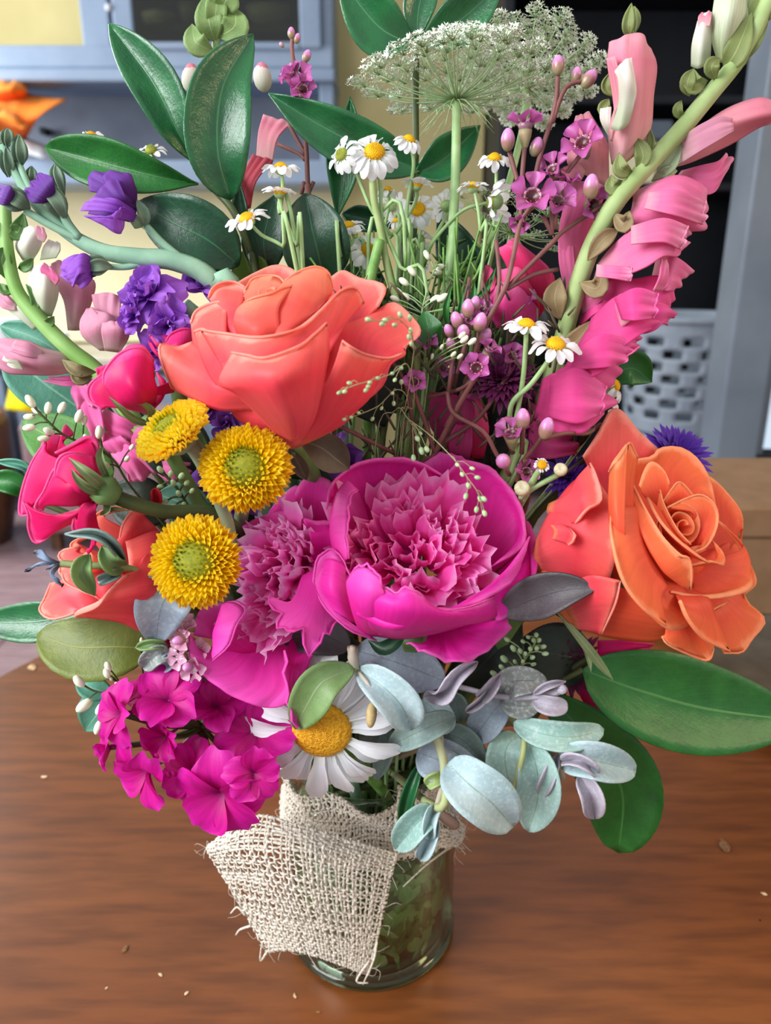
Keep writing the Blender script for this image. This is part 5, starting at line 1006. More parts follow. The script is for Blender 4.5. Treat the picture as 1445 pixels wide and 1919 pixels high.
# added leaves that fill the bouquet's heart, its shade put into their colour
m_shade = leafmat('painted_shade_leaf', '#16241a', '#1f3024', '#2c4030', .5, .05, .02, .3)
SHL = ['under the top coral rose, right side', 'behind the rose pink bloom above the big peony', 'under the buds above the big peony', 'left of the stem of the top coral rose', 'left of the big right orange rose', 'between the big peony and the big right orange rose, upper', 'under the dusky leaf by the big peony', 'behind the lowest yellow flower', 'behind the two upper yellow flowers', 'behind the brown rose stem at the left', 'under the profile peony', 'above the daisy', 'above the eucalyptus', 'behind the gap between the two peonies', 'behind the top of the big peony', 'right of the top coral rose', 'behind the maroon fringed flowers', 'behind the lower pink snapdragon florets', 'behind the magenta cluster']
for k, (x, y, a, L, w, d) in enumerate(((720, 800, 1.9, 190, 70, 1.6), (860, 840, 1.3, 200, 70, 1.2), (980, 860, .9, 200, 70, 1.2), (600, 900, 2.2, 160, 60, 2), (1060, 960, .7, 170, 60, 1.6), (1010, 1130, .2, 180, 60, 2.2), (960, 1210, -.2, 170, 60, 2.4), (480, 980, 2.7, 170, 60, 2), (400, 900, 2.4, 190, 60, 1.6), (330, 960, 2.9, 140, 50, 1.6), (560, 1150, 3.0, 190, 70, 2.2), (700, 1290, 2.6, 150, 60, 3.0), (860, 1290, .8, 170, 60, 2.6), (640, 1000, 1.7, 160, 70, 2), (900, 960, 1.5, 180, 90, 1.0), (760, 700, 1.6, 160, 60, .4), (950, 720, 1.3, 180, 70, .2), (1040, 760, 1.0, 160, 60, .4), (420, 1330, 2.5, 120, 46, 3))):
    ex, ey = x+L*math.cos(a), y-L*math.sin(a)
    leaf('painted_shade_leaf', 'added leaf, painted dark for the shade, '+SHL[k], [(x, y, d), ((x+ex)/2, (y+ey)/2, d+.5), (ex, ey, d)], w, m_shade, group='dark leaves deep inside the bouquet', cup=.3)
leaf('large_leaf', 'long broad green leaf stretching to the right edge over the table', [(1092, 1255, 3.6), (1200, 1295, 3.8), (1330, 1330, 3.2), (1490, 1350, 2.2)], 86, m_lf2, fold=.3, peak=.5, sharp=.55, stem=[(1092, 1255, 3.6), (950, 1330, 2.6)])
leaf('large_leaf', 'bright green leaf hanging over the table behind the eucalyptus', [(1010, 1290, 3.0), (1100, 1380, 3.4), (1165, 1480, 3.0), (1160, 1598, 2.2)], 72, m_lf2, fold=.35, peak=.6, sharp=.6, stem=[(1010, 1290, 3.0), (900, 1340, 2)])
leaf('large_leaf', 'olive green oval leaf below the left coral rose', [(285, 1215, 4.6), (220, 1212, 4.9), (140, 1212, 4.8), (70, 1188, 4.2)], 62, m_olv, cup=.25, peak=.5, sharp=.6, stem=[(285, 1215, 4.6), (450, 1330, 3)], jag=.012)
leaf('large_leaf', 'dark green leaf reaching the left edge below the left coral rose', [(150, 1148, 3.4), (70, 1165, 3.2), (-40, 1168, 2.6)], 38, m_lf, sharp=.6, stem=[(150, 1148, 3.4), (400, 1260, 2)])
leaf('green_leaf', 'small green leaf touching the left edge beside the hot pink rose', [(62, 935, 2.0), (25, 905, 2.2), (-30, 900, 2.0)], 22, m_lf2, stem=[(62, 935, 2.0), (200, 1000, 2), (400, 1150, 2)])
leaf('green_leaf', 'thin grey green leaf above the small leaf at the left edge', [(70, 895, 2.4), (40, 872, 2.4), (-10, 864, 2.2)], 8, m_teal, stem=[(70, 895, 2.4), (200, 980, 2), (400, 1150, 2)])
leaf('teal_leaf', 'teal leaf at the left edge above the pale pink snapdragon floret', [(150, 690, .2), (80, 640, .4), (0, 610, .2)], 26, m_teal, stem=[(150, 690, .2), (300, 900, 1)], sharp=.6)
leaf('teal_leaf', 'broad teal leaf beside the yellow bag', [(10, 655, -.6), (80, 715, -.4), (185, 790, -.6)], 52, m_teal, stem=[(185, 790, -.6), (320, 1000, .6)], sharp=.6)
leaf('lobed_leaf', 'mid green leaf with beads in front, above the hot pink left rose', [(210, 900, 1.6), (130, 840, 2.0), (42, 790, 1.6)], 54, leafmat('grass_green_leaf', '#4d8a38', '#5f9a48', '#8ab86c', .5, .2, .02, .2), stem=[(210, 900, 1.6), (360, 1050, 1.6)], sharp=.6, wave=.12)
leaf('teal_leaf', 'teal leaf below the olive leaf, behind the white buds', [(230, 1290, 3.2), (190, 1330, 3.4), (160, 1370, 3.2)], 40, m_teal, stem=[(230, 1290, 3.2), (430, 1370, 3)])
leaf('teal_leaf', 'teal leaf poking left of the magenta cluster', [(215, 1300, 3.3), (175, 1290, 3.5), (140, 1275, 3.3)], 22, m_teal, stem=[(215, 1300, 3.3), (430, 1370, 3)])
leaf('dusky_leaf', 'dusky leaf with teal tip between the magenta peony and the right rose', [(935, 1150, 6.6), (1000, 1122, 7.2), (1060, 1105, 7.8), (1122, 1102, 8.2)], 42, m_dusk, sharp=.9, peak=.42, stem=[(935, 1150, 6.4), (860, 1250, 4)])
leaf('green_leaf', 'small green leaf in front of the white basket', [(1130, 720, .4), (1180, 690, .4), (1222, 716, .2)], 34, m_lf2, stem=[(1130, 720, .4), (1060, 860, 1)])
leaf('narrow_leaf', 'narrow dark green blade lying over the burlap', [(788, 1430, 5.4), (766, 1490, 5.9), (752, 1548, 5.8)], 13, m_lf, sharp=.5, stem=[(788, 1430, 5.2), (790, 1390, 4)])
leaf('green_leaf', 'green leaf glimpsed above the large top coral rose, left', [(500, 560, .6), (470, 510, .6), (455, 470, .4)], 34, leafmat('lime_leaf', '#6c8c34', '#7c9c40', '#94b058', .5, .3), stem=[(500, 560, .6), (560, 700, .6)])
leaf('teal_leaf', 'teal leaves among the pink florets, left of the upright yellow flower stems', [(400, 1020, 3), (350, 950, 3.4), (290, 925, 3.2)], 40, m_teal, stem=[(400, 1020, 3), (480, 1200, 3)])
# ---------------------------------------------------------------- eucalyptus
m_eu = leafmat('eucalyptus_blue', '#9fb9bd', '#b6ccd0', '#8faa9c', .55, .1, .02, .15, powder=.35)
m_eug = leafmat('eucalyptus_grey', '#8b99a8', '#9aa9b8', '#7f8d94', .55, .1, .02, .15, powder=.2)
m_eut = leafmat('eucalyptus_teal', '#8fb6ac', '#a8c9c0', '#86a890', .55, .1, .02, .15, powder=.4)
m_eud = leafmat('eucalyptus_dark', '#748a84', '#869c96', '#66786f', .55, .1, .02, .15, powder=.1)
m_euo = leafmat('eucalyptus_olive', '#6f9054', '#83a066', '#8f9f78', .5, .15, .03, .2)
m_eup = leafmat('eucalyptus_pinkish', '#b3aab8', '#c6bfcc', '#a59cab', .55, .15, .02, .1, powder=.3)
m_eum = leafmat('eucalyptus_mottled', '#7c8380', '#99a09c', '#6b7070', .6, .1, .02, .2, powder=.5)
m_eus = plain('eucalyptus_stem', '#a8ab86', '#b6a99a', .6, 60)
S2 = dict(sharp=.6)
frame(640, 1140, 600)
branch('eucalyptus_sprig', 'blue grey eucalyptus leaves directly under the magenta peony', 'eucalyptus', [
  ([(60, 190, 5.6), (250, 245, 6.2), (470, 330, 6.0)], 118, dict(mat=m_eug, **S2)),
  ([(62, 272, 6.6), (170, 340, 7.6), (270, 440, 7.8), (318, 548, 7.4)], 88, dict(mat=m_eu, peak=.55, fold=.3, sharp=.75)),
  ([(66, 280, 6.0), (110, 360, 6.2), (140, 430, 6.0)], 60, dict(mat=m_eud, **S2)),
  ([(60, 268, 7.0), (-80, 330, 7.6), (-150, 430, 7.7), (-208, 545, 7.2)], 92, dict(mat=m_euo, sharp=.65, cup=.3)),
  ([(-270, 140, 5.8), (-120, 110, 6.1), (40, 180, 6.0)], 95, dict(mat=m_dusk, **S2)),
 ], m_eu, [(50, 175, 6.8), (62, 270, 6.8), (120, 340, 6.2), (140, 440, 5.6), (200, 560, 4.4)], [.0022, .0013, .0013, .0012, .0014], m_eus)
v, f, u = tubep([(50, 172, 7.1), (52, 220, 7.0), (62, 270, 6.8)], [.0010, .002, .0016], 8); obj('twig_tip', mesh('twig_tip', v, f, u, m_eus), None, label='pale upright twig tip under the gap between the peonies', cat='twig')
t = thing('dry_bud', 'small brown dry bud hanging on a curved stalk over the pale eucalyptus leaf', 'bud', P(140, 470, 7.6))
v, f, u = tubep([(80, 290, 7.0), (125, 350, 7.7), (142, 420, 7.8)], .0007, 6); obj('stalk', mesh('stalk', v, f, u, m_eus), t)
v, f, u = egg(.55, 1.3, 10, 8); obj('bud', mesh('bud', v, f, u, plain('dry_bud', '#9a8358', '#b8a070', .7, 400)), t, place(135, 480, 7.9, (-.1, -1, .1), 46/ppm(135, 480, 7.9)))
branch('eucalyptus_sprig', 'eucalyptus sprig with dark grey green leaves right of the daisy', 'eucalyptus', [
  ([(215, 625, 5.8), (300, 580, 6.9), (420, 525, 7.1), (515, 485, 6.4)], 62, dict(mat=m_eud, sharp=.7)),
  ([(365, 410, 5.8), (430, 470, 6.0), (490, 560, 5.8)], 62, dict(mat=m_eu, **S2)),
  ([(470, 380, 5.2), (520, 430, 5.2), (540, 510, 5.0)], 42, dict(mat=m_eud, **S2)),
  ([(212, 530, 5.2), (195, 640, 5.6), (155, 778, 5.6)], 42, dict(mat=m_eud, sharp=.8)),
  ([(180, 560, 4.6), (120, 620, 4.6), (80, 700, 4.4)], 46, dict(mat=m_eud)),
  ([(370, 400, 6.4), (470, 375, 7.0), (530, 300, 7.2), (615, 240, 6.8)], 36, dict(mat=m_eup, fold=.5, sharp=.9)),
 ], m_eu, [(400, 555, 6.4), (350, 520, 5.4), (300, 600, 4)], .0012, m_eus)
branch('eucalyptus_sprig', 'pinkish grey eucalyptus tip with a small white bud, right of centre', 'eucalyptus', [
  ([(715, 390, 5.6), (780, 330, 6.0), (930, 330, 5.8)], 66, dict(mat=m_eum, **S2)),
  ([(720, 400, 5.6), (800, 440, 5.9), (900, 430, 5.8)], 56, dict(mat=m_eum, **S2)),
  ([(862, 412, 6.2), (940, 440, 6.6), (1022, 442, 6.4)], 42, dict(mat=m_eup, **S2)),
  ([(862, 392, 6.2), (930, 350, 6.6), (1012, 330, 6.4)], 15, dict(mat=m_eup)),
  ([(638, 398, 5.8), (682, 350, 6.3), (722, 290, 6.2)], 30, dict(mat=m_eup, fold=.4)),
  ([(740, 400, 5.0), (660, 500, 5.6), (590, 600, 5.2)], 76, dict(mat=m_eug, **S2)),
  ([(560, 470, 5.6), (640, 410, 6.0), (700, 330, 5.8)], 18, dict(mat=m_eup, fold=.3)),
 ], m_eu, [(1000, 360, 6.6), (940, 388, 6.4), (820, 402, 6.1), (680, 392, 5.8), (480, 350, 5.0), (400, 420, 4)], [.0016, .0011, .0011, .0011], m_eup)
v, f, u = egg(1, 1.1, 10, 8); obj('bud', mesh('bud', v, f, u, m_eup), None, place(995, 365, 6.7, (.4, .2, .9), 24/ppm(995, 365, 6.7)), label='tiny white bud at the tip of the pinkish eucalyptus sprig', cat='bud')
branch('eucalyptus_sprig', 'eucalyptus sprig with the large pale round leaf in front', 'eucalyptus', [
  ([(480, 700, 7.2), (570, 790, 8.2), (680, 880, 8.3), (775, 985, 7.6)], 122, dict(mat=m_eu, sharp=.55, peak=.5, fold=.2)),
  ([(340, 650, 5.6), (450, 690, 6.2), (640, 760, 6.0)], 98, dict(mat=m_eug, **S2)),
  ([(430, 560, 5.2), (540, 590, 5.6), (650, 700, 5.4)], 60, dict(mat=m_eud, **S2)),
  ([(480, 760, 6.4), (420, 775, 6.8), (385, 800, 6.6)], 30, dict(mat=leafmat('lime_eucalyptus', '#a4ba76', '#b4c888', '#98ac6c', .5, .2))),
 ], m_eu, [(395, 545, 6.6), (440, 620, 6.8), (465, 740, 7.0), (430, 900, 7.2)], .0016, plain('lime_stem', '#9cb06a', '#b0b48c', .6, 60))
branch('eucalyptus_sprig', 'young translucent eucalyptus tip hanging over the burlap at the right of the jar', 'eucalyptus', [
  ([(420, 915, 6.8), (340, 970, 7.2), (245, 1088, 6.8)], 64, dict(mat=m_eut, fold=.4, sharp=.8)),
  ([(428, 930, 6.8), (400, 1030, 7.3), (355, 1138, 7.0)], 36, dict(mat=m_eu, fold=.4)),
  ([(430, 900, 6.8), (400, 960, 7.4), (400, 1040, 7.4)], 30, dict(mat=m_eu, fold=.3)),
 ], m_eu, [(430, 905, 7.0), (465, 760, 7.0), (450, 640, 6.4), (400, 560, 5)], .0014, m_eus)
v, f, u = tubep([(510, 975, 6.2), (465, 945, 6.8), (415, 905, 7.1)], [.0022, .0020, .0012], 8); obj('cut_twig', mesh('cut_twig', v, f, u, plain('pinkish_twig', '#b39a90', '#a78c80', .7, 100)), None, label='short pinkish cut twig by the neck of the jar', cat='twig')
branch('eucalyptus_sprig', 'eucalyptus sprig of teal leaves at the lower right', 'eucalyptus', [
  ([(800, 570, 5.4), (740, 640, 5.8), (750, 760, 5.8), (800, 840, 5.4)], 84, dict(mat=m_eut, **S2)),
  ([(830, 580, 6.0), (880, 720, 6.6), (885, 860, 6.6), (845, 1008, 6.0)], 96, dict(mat=m_eut, fold=.3, peak=.5, sharp=.7)),
  ([(775, 515, 5.8), (900, 565, 6.6), (1050, 580, 6.6), (1185, 545, 5.8)], 66, dict(mat=m_eut, sharp=.55)),
 ], m_eut, [(770, 860, 6.8), (800, 740, 6.9), (825, 600, 6.4), (790, 520, 5.6), (640, 480, 4.4)], .0011, plain('yellow_green_stem', '#a9b478', '#a0a468', .6, 60))
branch('eucalyptus_sprig', 'palest eucalyptus tip at the far lower right, over the hanging green leaf', 'eucalyptus', [
  ([(985, 690, 6.2), (1090, 680, 7.0), (1200, 700, 7.0), (1328, 735, 6.4)], 82, dict(mat=m_eu, sharp=.6, fold=.25)),
  ([(1070, 745, 6.6), (1120, 830, 7.0), (1145, 948, 6.6)], 50, dict(mat=m_eup, fold=.3, sharp=.8)),
  ([(978, 655, 6.2), (940, 750, 6.6), (893, 855, 6.2)], 30, dict(mat=m_eup, fold=.3)),
  ([(1000, 690, 6.6), (1080, 690, 7.3), (1160, 750, 7.2)], 26, dict(mat=m_eup, fold=.4)),
 ], m_eu, [(1000, 770, 6.6), (975, 690, 6.4), (900, 600, 5.4), (700, 520, 4.4)], [.0012, .0018, .0012], plain('tan_stem', '#c0ab8c', '#b09a7c', .7, 60))
frame(0, 850, 500)
t = branch('eucalyptus_sprig', 'thin sprig with a withered blue black tip over the left coral rose', 'eucalyptus', [
  ([(690, 610, 7.2), (600, 490, 8.0), (520, 440, 8.2), (350, 436, 7.8)], 28, dict(mat=m_eud, fold=.3)),
  ([(675, 620, 7.3), (600, 590, 8.2), (550, 500, 8.0)], 50, dict(mat=m_euo)),
  ([(485, 545, 8.3), (440, 640, 8.7), (515, 770, 8.3)], 52, dict(mat=m_euo, peak=.5)),
  ([(645, 640, 7.6), (590, 670, 8.2), (532, 690, 8.0)], 28, dict(mat=m_eud)),
 ], m_eu, [(330, 595, 8.0), (450, 605, 8.0), (560, 608, 7.9), (690, 620, 7.4), (830, 672, 6.8), (1100, 800, 5), (1350, 1200, 4)], .0012, plain('olive_stem', '#7c8a52', '#8d9462', .6, 60))
m_wd = petal('withered_petal', [(0, '#4c3c4c'), (.5, '#8fa6c4'), (1, '#302838')], .5, .2, .3)
for rows in ([[(330, 590, 8.0), (330, 605, 8.0)], [(260, 560, 8.2), (270, 590, 8.3)], [(230, 520, 8.1), (200, 560, 8.2)], [(185, 530, 8.0), (205, 545, 8.0)]], [[(330, 595, 8.0), (325, 610, 8.0)], [(270, 640, 8.2), (290, 660, 8.2)], [(300, 690, 8.1), (315, 680, 8.2)], [(340, 720, 8.1), (335, 700, 8.0)]], [[(320, 585, 8.0), (310, 600, 8.0)], [(220, 590, 8.2), (230, 605, 8.2)], [(140, 640, 8.0), (150, 625, 8.0)]], [[(330, 590, 8.0), (330, 600, 8.0)], [(290, 600, 8.2), (290, 612, 8.2)], [(255, 622, 8.1), (260, 630, 8.1)]]):
    v, f, u = sheet(rows, 5, 7, ruf=.06); obj('withered_petal', mesh('wp', v, f, u, m_wd), t, solid=.0004)
frame()
leaf('eucalyptus_leaf', 'single heart shaped blue grey leaf under the lowest yellow flower', [(335, 1092, 6.8), (303, 1135, 7.4), (291, 1206, 6.9)], 50, m_eug, sharp=.6, peak=.38, stem=[(335, 1092, 6.6), (420, 1200, 4)])
branch('eucalyptus_sprig', 'tiny mottled eucalyptus tip beside the pale pink blossoms', 'eucalyptus', [
  ([(315, 1210, 6.8), (285, 1208, 7.1), (254, 1214, 6.8)], 9, dict(mat=m_euo)), ([(318, 1222, 6.9), (290, 1230, 7.2), (268, 1252, 6.9)], 18, dict(mat=m_eum, sharp=.6)),
  ([(330, 1225, 6.7), (315, 1240, 7.0), (300, 1252, 6.8)], 14, dict(mat=m_eug)), ([(330, 1268, 6.2), (355, 1270, 6.4), (385, 1262, 6.2)], 16, dict(mat=m_eug)),
 ], m_eu, [(320, 1215, 6.7), (360, 1250, 6.0), (430, 1330, 4.4)], .0008, m_eus)
# ================================================================ snapdragons
m_sn = petal('snapdragon_pink', [(0, '#ecaebc'), (.25, '#ec7cac'), (.7, '#f07cb2'), (1, '#f8a8cc')], .6, .35, .14, .12, vscale=8, bump=.12)
m_snd = petal('snapdragon_deep_pink', [(0, '#de4c90'), (.5, '#ee4c9c'), (1, '#f678b8')], .6, .35, .12, .12, vscale=8, bump=.12)
m_snp = petal('snapdragon_pale_pink', [(0, '#f0ccc8'), (.4, '#eea4b0'), (.8, '#e88ca4'), (1, '#f2aebc')], .6, .35, .12, .12, vscale=8, bump=.12)
m_snl = petal('snapdragon_dusty_pink', [(0, '#e4c8c4'), (.4, '#dc98b0'), (1, '#e8a4bc')], .6, .35, .14, .12, vscale=8, bump=.12)
m_snm = petal('snapdragon_mid_pink', [(0, '#f090c0'), (.4, '#ee68b0'), (1, '#f49cc8')], .6, .35, .14, .12, vscale=8, bump=.12)
m_snw = petal('snapdragon_cream', [(0, '#c4d0b0'), (.6, '#e8e4d8'), (1, '#f4e8e4')], .6, .35, .08, .12)
m_sng = leafmat('snapdragon_calyx', '#6f7c42', '#849055', '#9ca870', .6, .1, .03, .1)
m_sns = plain('snapdragon_stem', '#8aa060', '#a0b478', .6, 100)
def fl(t, mat, rows, name='petal', **k):
    k['ruf'] = k.get('ruf', .05)*1.25; k.setdefault('lip', 0); k['nv'] = max(k.get('nv', 15), 15)+8; k['rfreq'] = min(k.get('rfreq', 2), 2)*.8
    v, f, u = sheet(rows, **k); obj(name, mesh(name, v, f, u, mat), t, solid=.0006)
def cal(t, mid, w, mat=None, **k):
    v, f, u = leafv(mid, w, cup=.10, **k); obj('sepal', mesh('sepal', v, f, u, mat or m_sng), t, solid=.0005)
frame(900, 0, 545)
sn = thing('snapdragon', 'tall pink snapdragon stalk with ruffled florets leaning to the upper right', 'snapdragon', P(480, 1300, 2))
# upper left floret
fl(sn, m_snp, [[(655, 815, 2.4), (700, 820, 2.8), (780, 760, 2.6)], [(640, 660, 2.6), (730, 680, 3.4), (845, 640, 2.6)], [(680, 480, 2.8), (760, 480, 3.7), (860, 480, 2.8)], [(640, 330, 2.8), (740, 330, 3.6), (878, 330, 2.6)], [(650, 215, 2.6), (700, 190, 3.0), (745, 162, 3.0), (800, 185, 2.8), (850, 240, 2.4)]], nv=19)
fl(sn, m_snw, [[(650, 640, 3.4), (690, 650, 3.9), (735, 620, 3.8)], [(690, 520, 3.7), (715, 500, 4.1), (765, 520, 4.1)], [(690, 400, 3.9), (725, 390, 4.4), (775, 440, 4.2)], [(675, 355, 3.8), (705, 310, 4.2), (752, 285, 4.2)]], ruf=.03)
fl(sn, m_snp, [[(650, 700, 2.8), (665, 560, 3.4)], [(670, 560, 3.2), (700, 480, 3.8)], [(640, 340, 3.0), (690, 380, 3.8)], [(636, 290, 2.8), (665, 280, 3.6)]], ruf=.03)
for m_, w in (([(740, 190, 2.6), (735, 120, 2.8), (752, 15, 2.6)], 28), ([(765, 170, 2.4), (775, 100, 2.4), (765, 30, 2.3)], 20), ([(660, 480, 2.2), (625, 430, 2.2), (640, 365, 2.2)], 22), ([(650, 560, 2.2), (615, 540, 2.2), (640, 490, 2.0)], 30)): cal(sn, m_, w)
fl(sn, m_snw, [[(650, 700, 2.2), (670, 690, 2.2)], [(600, 600, 2.3), (650, 620, 2.5)], [(600, 540, 2.3), (650, 530, 2.5)]], ruf=.02)
for m_, w in (([(760, 860, 3.0), (700, 840, 3.4), (690, 760, 3.2)], 36), ([(780, 850, 3.0), (810, 770, 3.2), (770, 680, 3.0)], 40), ([(760, 880, 2.6), (840, 740, 2.8), (845, 640, 2.6)], 20), ([(720, 900, 3.0), (660, 930, 3.2), (650, 870, 3.0)], 38)): cal(sn, m_, w)
# top right pale bud and its sepals
tb_ = [[(1180, 300, 1.2), (1210, 310, 1.6), (1260, 280, 1.2)], [(1150, 180, 1.2), (1220, 180, 2.2), (1300, 190, 1.4)], [(1160, 50, 1.2), (1240, 50, 2.4), (1340, 70, 1.4)], [(1180, -60, 1.0), (1260, -80, 1.8), (1340, -40, 1.2)]]
fl(sn, petal('snapdragon_green_white', [(0, '#b8c890'), (.6, '#dde4cc'), (1, '#d4dcb8')], .6, .3), tb_, ruf=.02)
fl(sn, m_snw, [[(1050, 330, 1.4), (1090, 340, 1.8), (1140, 300, 1.4)], [(1055, 220, 1.4), (1100, 220, 1.9), (1145, 220, 1.4)], [(1085, 110, 1.2), (1110, 70, 1.5), (1150, 60, 1.2)]], ruf=.02)
fl(sn, m_snp, [[(1085, 130, 1.5), (1140, 130, 1.7)], [(1083, 90, 1.5), (1148, 90, 1.7)], [(1100, 70, 1.3), (1148, 60, 1.4)]], ruf=.02)
for m_, w in (([(1130, 400, 2.0), (1060, 420, 2.4), (1060, 340, 2.2)], 44), ([(1170, 400, 2.2), (1150, 330, 2.5), (1190, 290, 2.2)], 36), ([(1210, 340, 1.8), (1270, 260, 2.2), (1350, 60, 1.8)], 60), ([(1220, 330, 1.6), (1320, 220, 1.8), (1440, 60, 1.4)], 60), ([(1240, 320, 1.4), (1290, 290, 1.8), (1330, 220, 1.6)], 40), ([(1340, 160, 1.4), (1400, 40, 1.6), (1440, -40, 1.4)], 70),
                ([(1010, 590, 2.2), (980, 550, 2.4), (1000, 500, 2.2)], 22), ([(1040, 480, 2.2), (1030, 410, 2.4), (1060, 340, 2.2)], 36)): cal(sn, m_, w)
# right floret reaching to the edge
fl(sn, m_snp, [[(960, 830, 1.8), (980, 800, 2.2), (1010, 700, 2.0)], [(1060, 800, 2.0), (1100, 720, 2.8), (1080, 640, 2.2)], [(1240, 720, 1.8), (1240, 620, 2.8), (1230, 540, 2.0)], [(1380, 640, 1.6), (1400, 570, 2.6), (1380, 490, 1.8)], [(1450, 620, 1.4), (1500, 560, 2.0), (1460, 510, 1.6)]], nv=15)
fl(sn, m_snl, [[(985, 820, 2.4), (1000, 700, 2.4)], [(1080, 760, 3.0), (1060, 640, 2.8)], [(1180, 700, 3.1), (1180, 580, 3.0)], [(1260, 650, 3.0), (1250, 590, 2.9)]], ruf=.02)
fl(sn, m_sn, [[(960, 900, 1.6), (1000, 850, 1.6)], [(1060, 960, 1.9), (1100, 820, 2.0)], [(1160, 960, 2.0), (1180, 800, 2.0)], [(1215, 880, 1.6), (1248, 790, 1.6), (1215, 765, 1.6)]])
for m_, w in (([(850, 900, 2.4), (940, 820, 2.6), (1000, 700, 2.4)], 34), ([(860, 900, 2.2), (920, 860, 2.6), (980, 850, 2.4)], 30)): cal(sn, m_, w, m_st2 and leafmat('pale_calyx', '#a0b088', '#b4c49c', '#8fa078', .6, .2))
frame(1100, 100, 391.6)
fl(sn, m_sn, [[(320, 960, 2.6), (320, 1010, 2.8), (320, 1050, 2.6)], [(600, 850, 3.0), (560, 960, 3.8), (300, 1180, 3.2)], [(760, 900, 2.8), (720, 1060, 4.0), (560, 1200, 3.4)], [(780, 940, 2.4), (835, 1080, 2.8), (800, 1180, 2.8), (690, 1260, 3.0)]], nv=17, ruf=.12, rfreq=2)
fl(sn, m_sn, [[(80, 1450, 3.2), (50, 1560, 3.2)], [(200, 1310, 3.6), (240, 1540, 4.2)], [(380, 1180, 3.8), (400, 1480, 4.8)], [(560, 1150, 3.7), (530, 1400, 4.8)], [(650, 1180, 3.4), (640, 1400, 4.2)], [(692, 1250, 3.0), (665, 1330, 3.4)]], nv=15, ruf=.1, rfreq=2)
fl(sn, m_sn, [[(500, 1340, 3.4), (440, 1600, 3.4)], [(600, 1400, 4.0), (540, 1640, 4.4)], [(660, 1440, 3.8), (600, 1640, 4.0)], [(730, 1500, 3.2), (600, 1640, 3.4)]], nv=13)
fl(sn, m_snd, [[(150, 1560, 3.2), (60, 1900, 3.2)], [(330, 1560, 3.6), (330, 1940, 4.2)], [(480, 1540, 3.8), (460, 1920, 4.4)], [(560, 1600, 3.6), (540, 1860, 4.2)], [(570, 1700, 3.2), (578, 1850, 3.6)]], nv=15, ruf=.12, rfreq=2)
fl(sn, m_sn, [[(240, 1900, 4.6), (300, 1850, 4.9)], [(200, 1760, 4.6), (290, 1780, 5.0)], [(220, 1680, 4.5), (290, 1710, 5.0)], [(320, 1660, 4.5), (330, 1700, 5.0)]], ruf=.03)
fl(sn, m_sn, [[(520, 1640, 4.4), (460, 1640, 4.6)], [(560, 1560, 4.5), (500, 1540, 4.8)], [(570, 1460, 4.3), (510, 1400, 4.5)]], ruf=.03)
fl(sn, m_snd, [[(0, 1700, 2.6), (-60, 1900, 2.6)], [(60, 1620, 2.8), (60, 1800, 3.2)], [(160, 1620, 2.8), (180, 1760, 3.2)]], nv=11)
frame(1045, 500, 400)
fl(sn, m_snd, [[(230, 350, 3.6), (150, 620, 3.8)], [(400, 200, 4.2), (400, 560, 4.8)], [(560, 220, 4.2), (560, 460, 4.8)], [(720, 260, 3.8), (640, 420, 4.4)], [(768, 330, 3.4), (700, 370, 3.6)]], nv=15, ruf=.12, rfreq=2)
fl(sn, m_snd, [[(200, 430, 3.6), (0, 760, 3.8)], [(330, 410, 4.2), (240, 740, 5.0)], [(450, 430, 4.2), (400, 640, 4.8)], [(548, 478, 3.6), (480, 590, 4.0)]], nv=15, ruf=.1, rfreq=2)
fl(sn, m_snd, [[(0, 700, 3.8), (-60, 1060, 3.8)], [(150, 640, 4.4), (130, 1130, 5.0)], [(300, 620, 4.4), (240, 1080, 5.0)], [(400, 690, 3.8), (330, 1000, 4.2)]], nv=17, ruf=.16, rfreq=2)
fl(sn, m_snd, [[(-100, 760, 3.4), (-160, 1040, 3.4)], [(0, 720, 4.0), (-20, 1120, 4.6)], [(120, 800, 4.2), (100, 1130, 4.8)], [(200, 900, 3.8), (160, 1080, 4.2)]], nv=15, ruf=.12, rfreq=2)
m_snr = petal('snapdragon_wine', [(0, '#a83468'), (1, '#c84080')], .6, .3, .12)
fl(sn, m_snr, [[(-200, 900, 2.8), (-200, 1300, 3)], [(-60, 1000, 3.2), (-40, 1300, 3.8)], [(80, 1080, 3.2), (140, 1260, 3.6)]], nv=13, ruf=.15)
frame(860, 200, 340)
fl(sn, m_sn, [[(830, 1300, 2.0), (950, 1300, 2.0)], [(800, 1000, 2.2), (920, 900, 2.6), (1080, 900, 2.2)], [(900, 600, 2.0), (1060, 600, 2.5), (1200, 640, 2.0)]], nv=13)
fl(sn, m_snp, [[(900, 480, 1.6), (1200, 640, 1.6)], [(860, 420, 1.9), (1040, 380, 2.3), (1190, 420, 1.9)], [(900, 220, 1.6), (1040, 200, 2.0), (1180, 280, 1.6)], [(940, 90, 1.3), (990, 55, 1.4), (1060, 70, 1.3)]], nv=13)
fl(sn, m_snp, [[(1010, 520, 2.2), (960, 600, 2.2)], [(940, 440, 2.6), (860, 560, 2.8)], [(860, 470, 2.6), (815, 520, 2.6)]], nv=9)
fl(sn, m_sn, [[(850, 1500, 2.0), (950, 1500, 2.2)], [(800, 1250, 2.2), (920, 1200, 2.4)], [(800, 1020, 2.0), (900, 980, 2.2)]], nv=11)
fl(sn, m_sn, [[(1000, 1700, 2.6), (960, 1560, 2.6)], [(1120, 1560, 3.2), (1040, 1460, 3.2)], [(1220, 1500, 3.2), (1160, 1440, 3.0)]], nv=11)
frame()
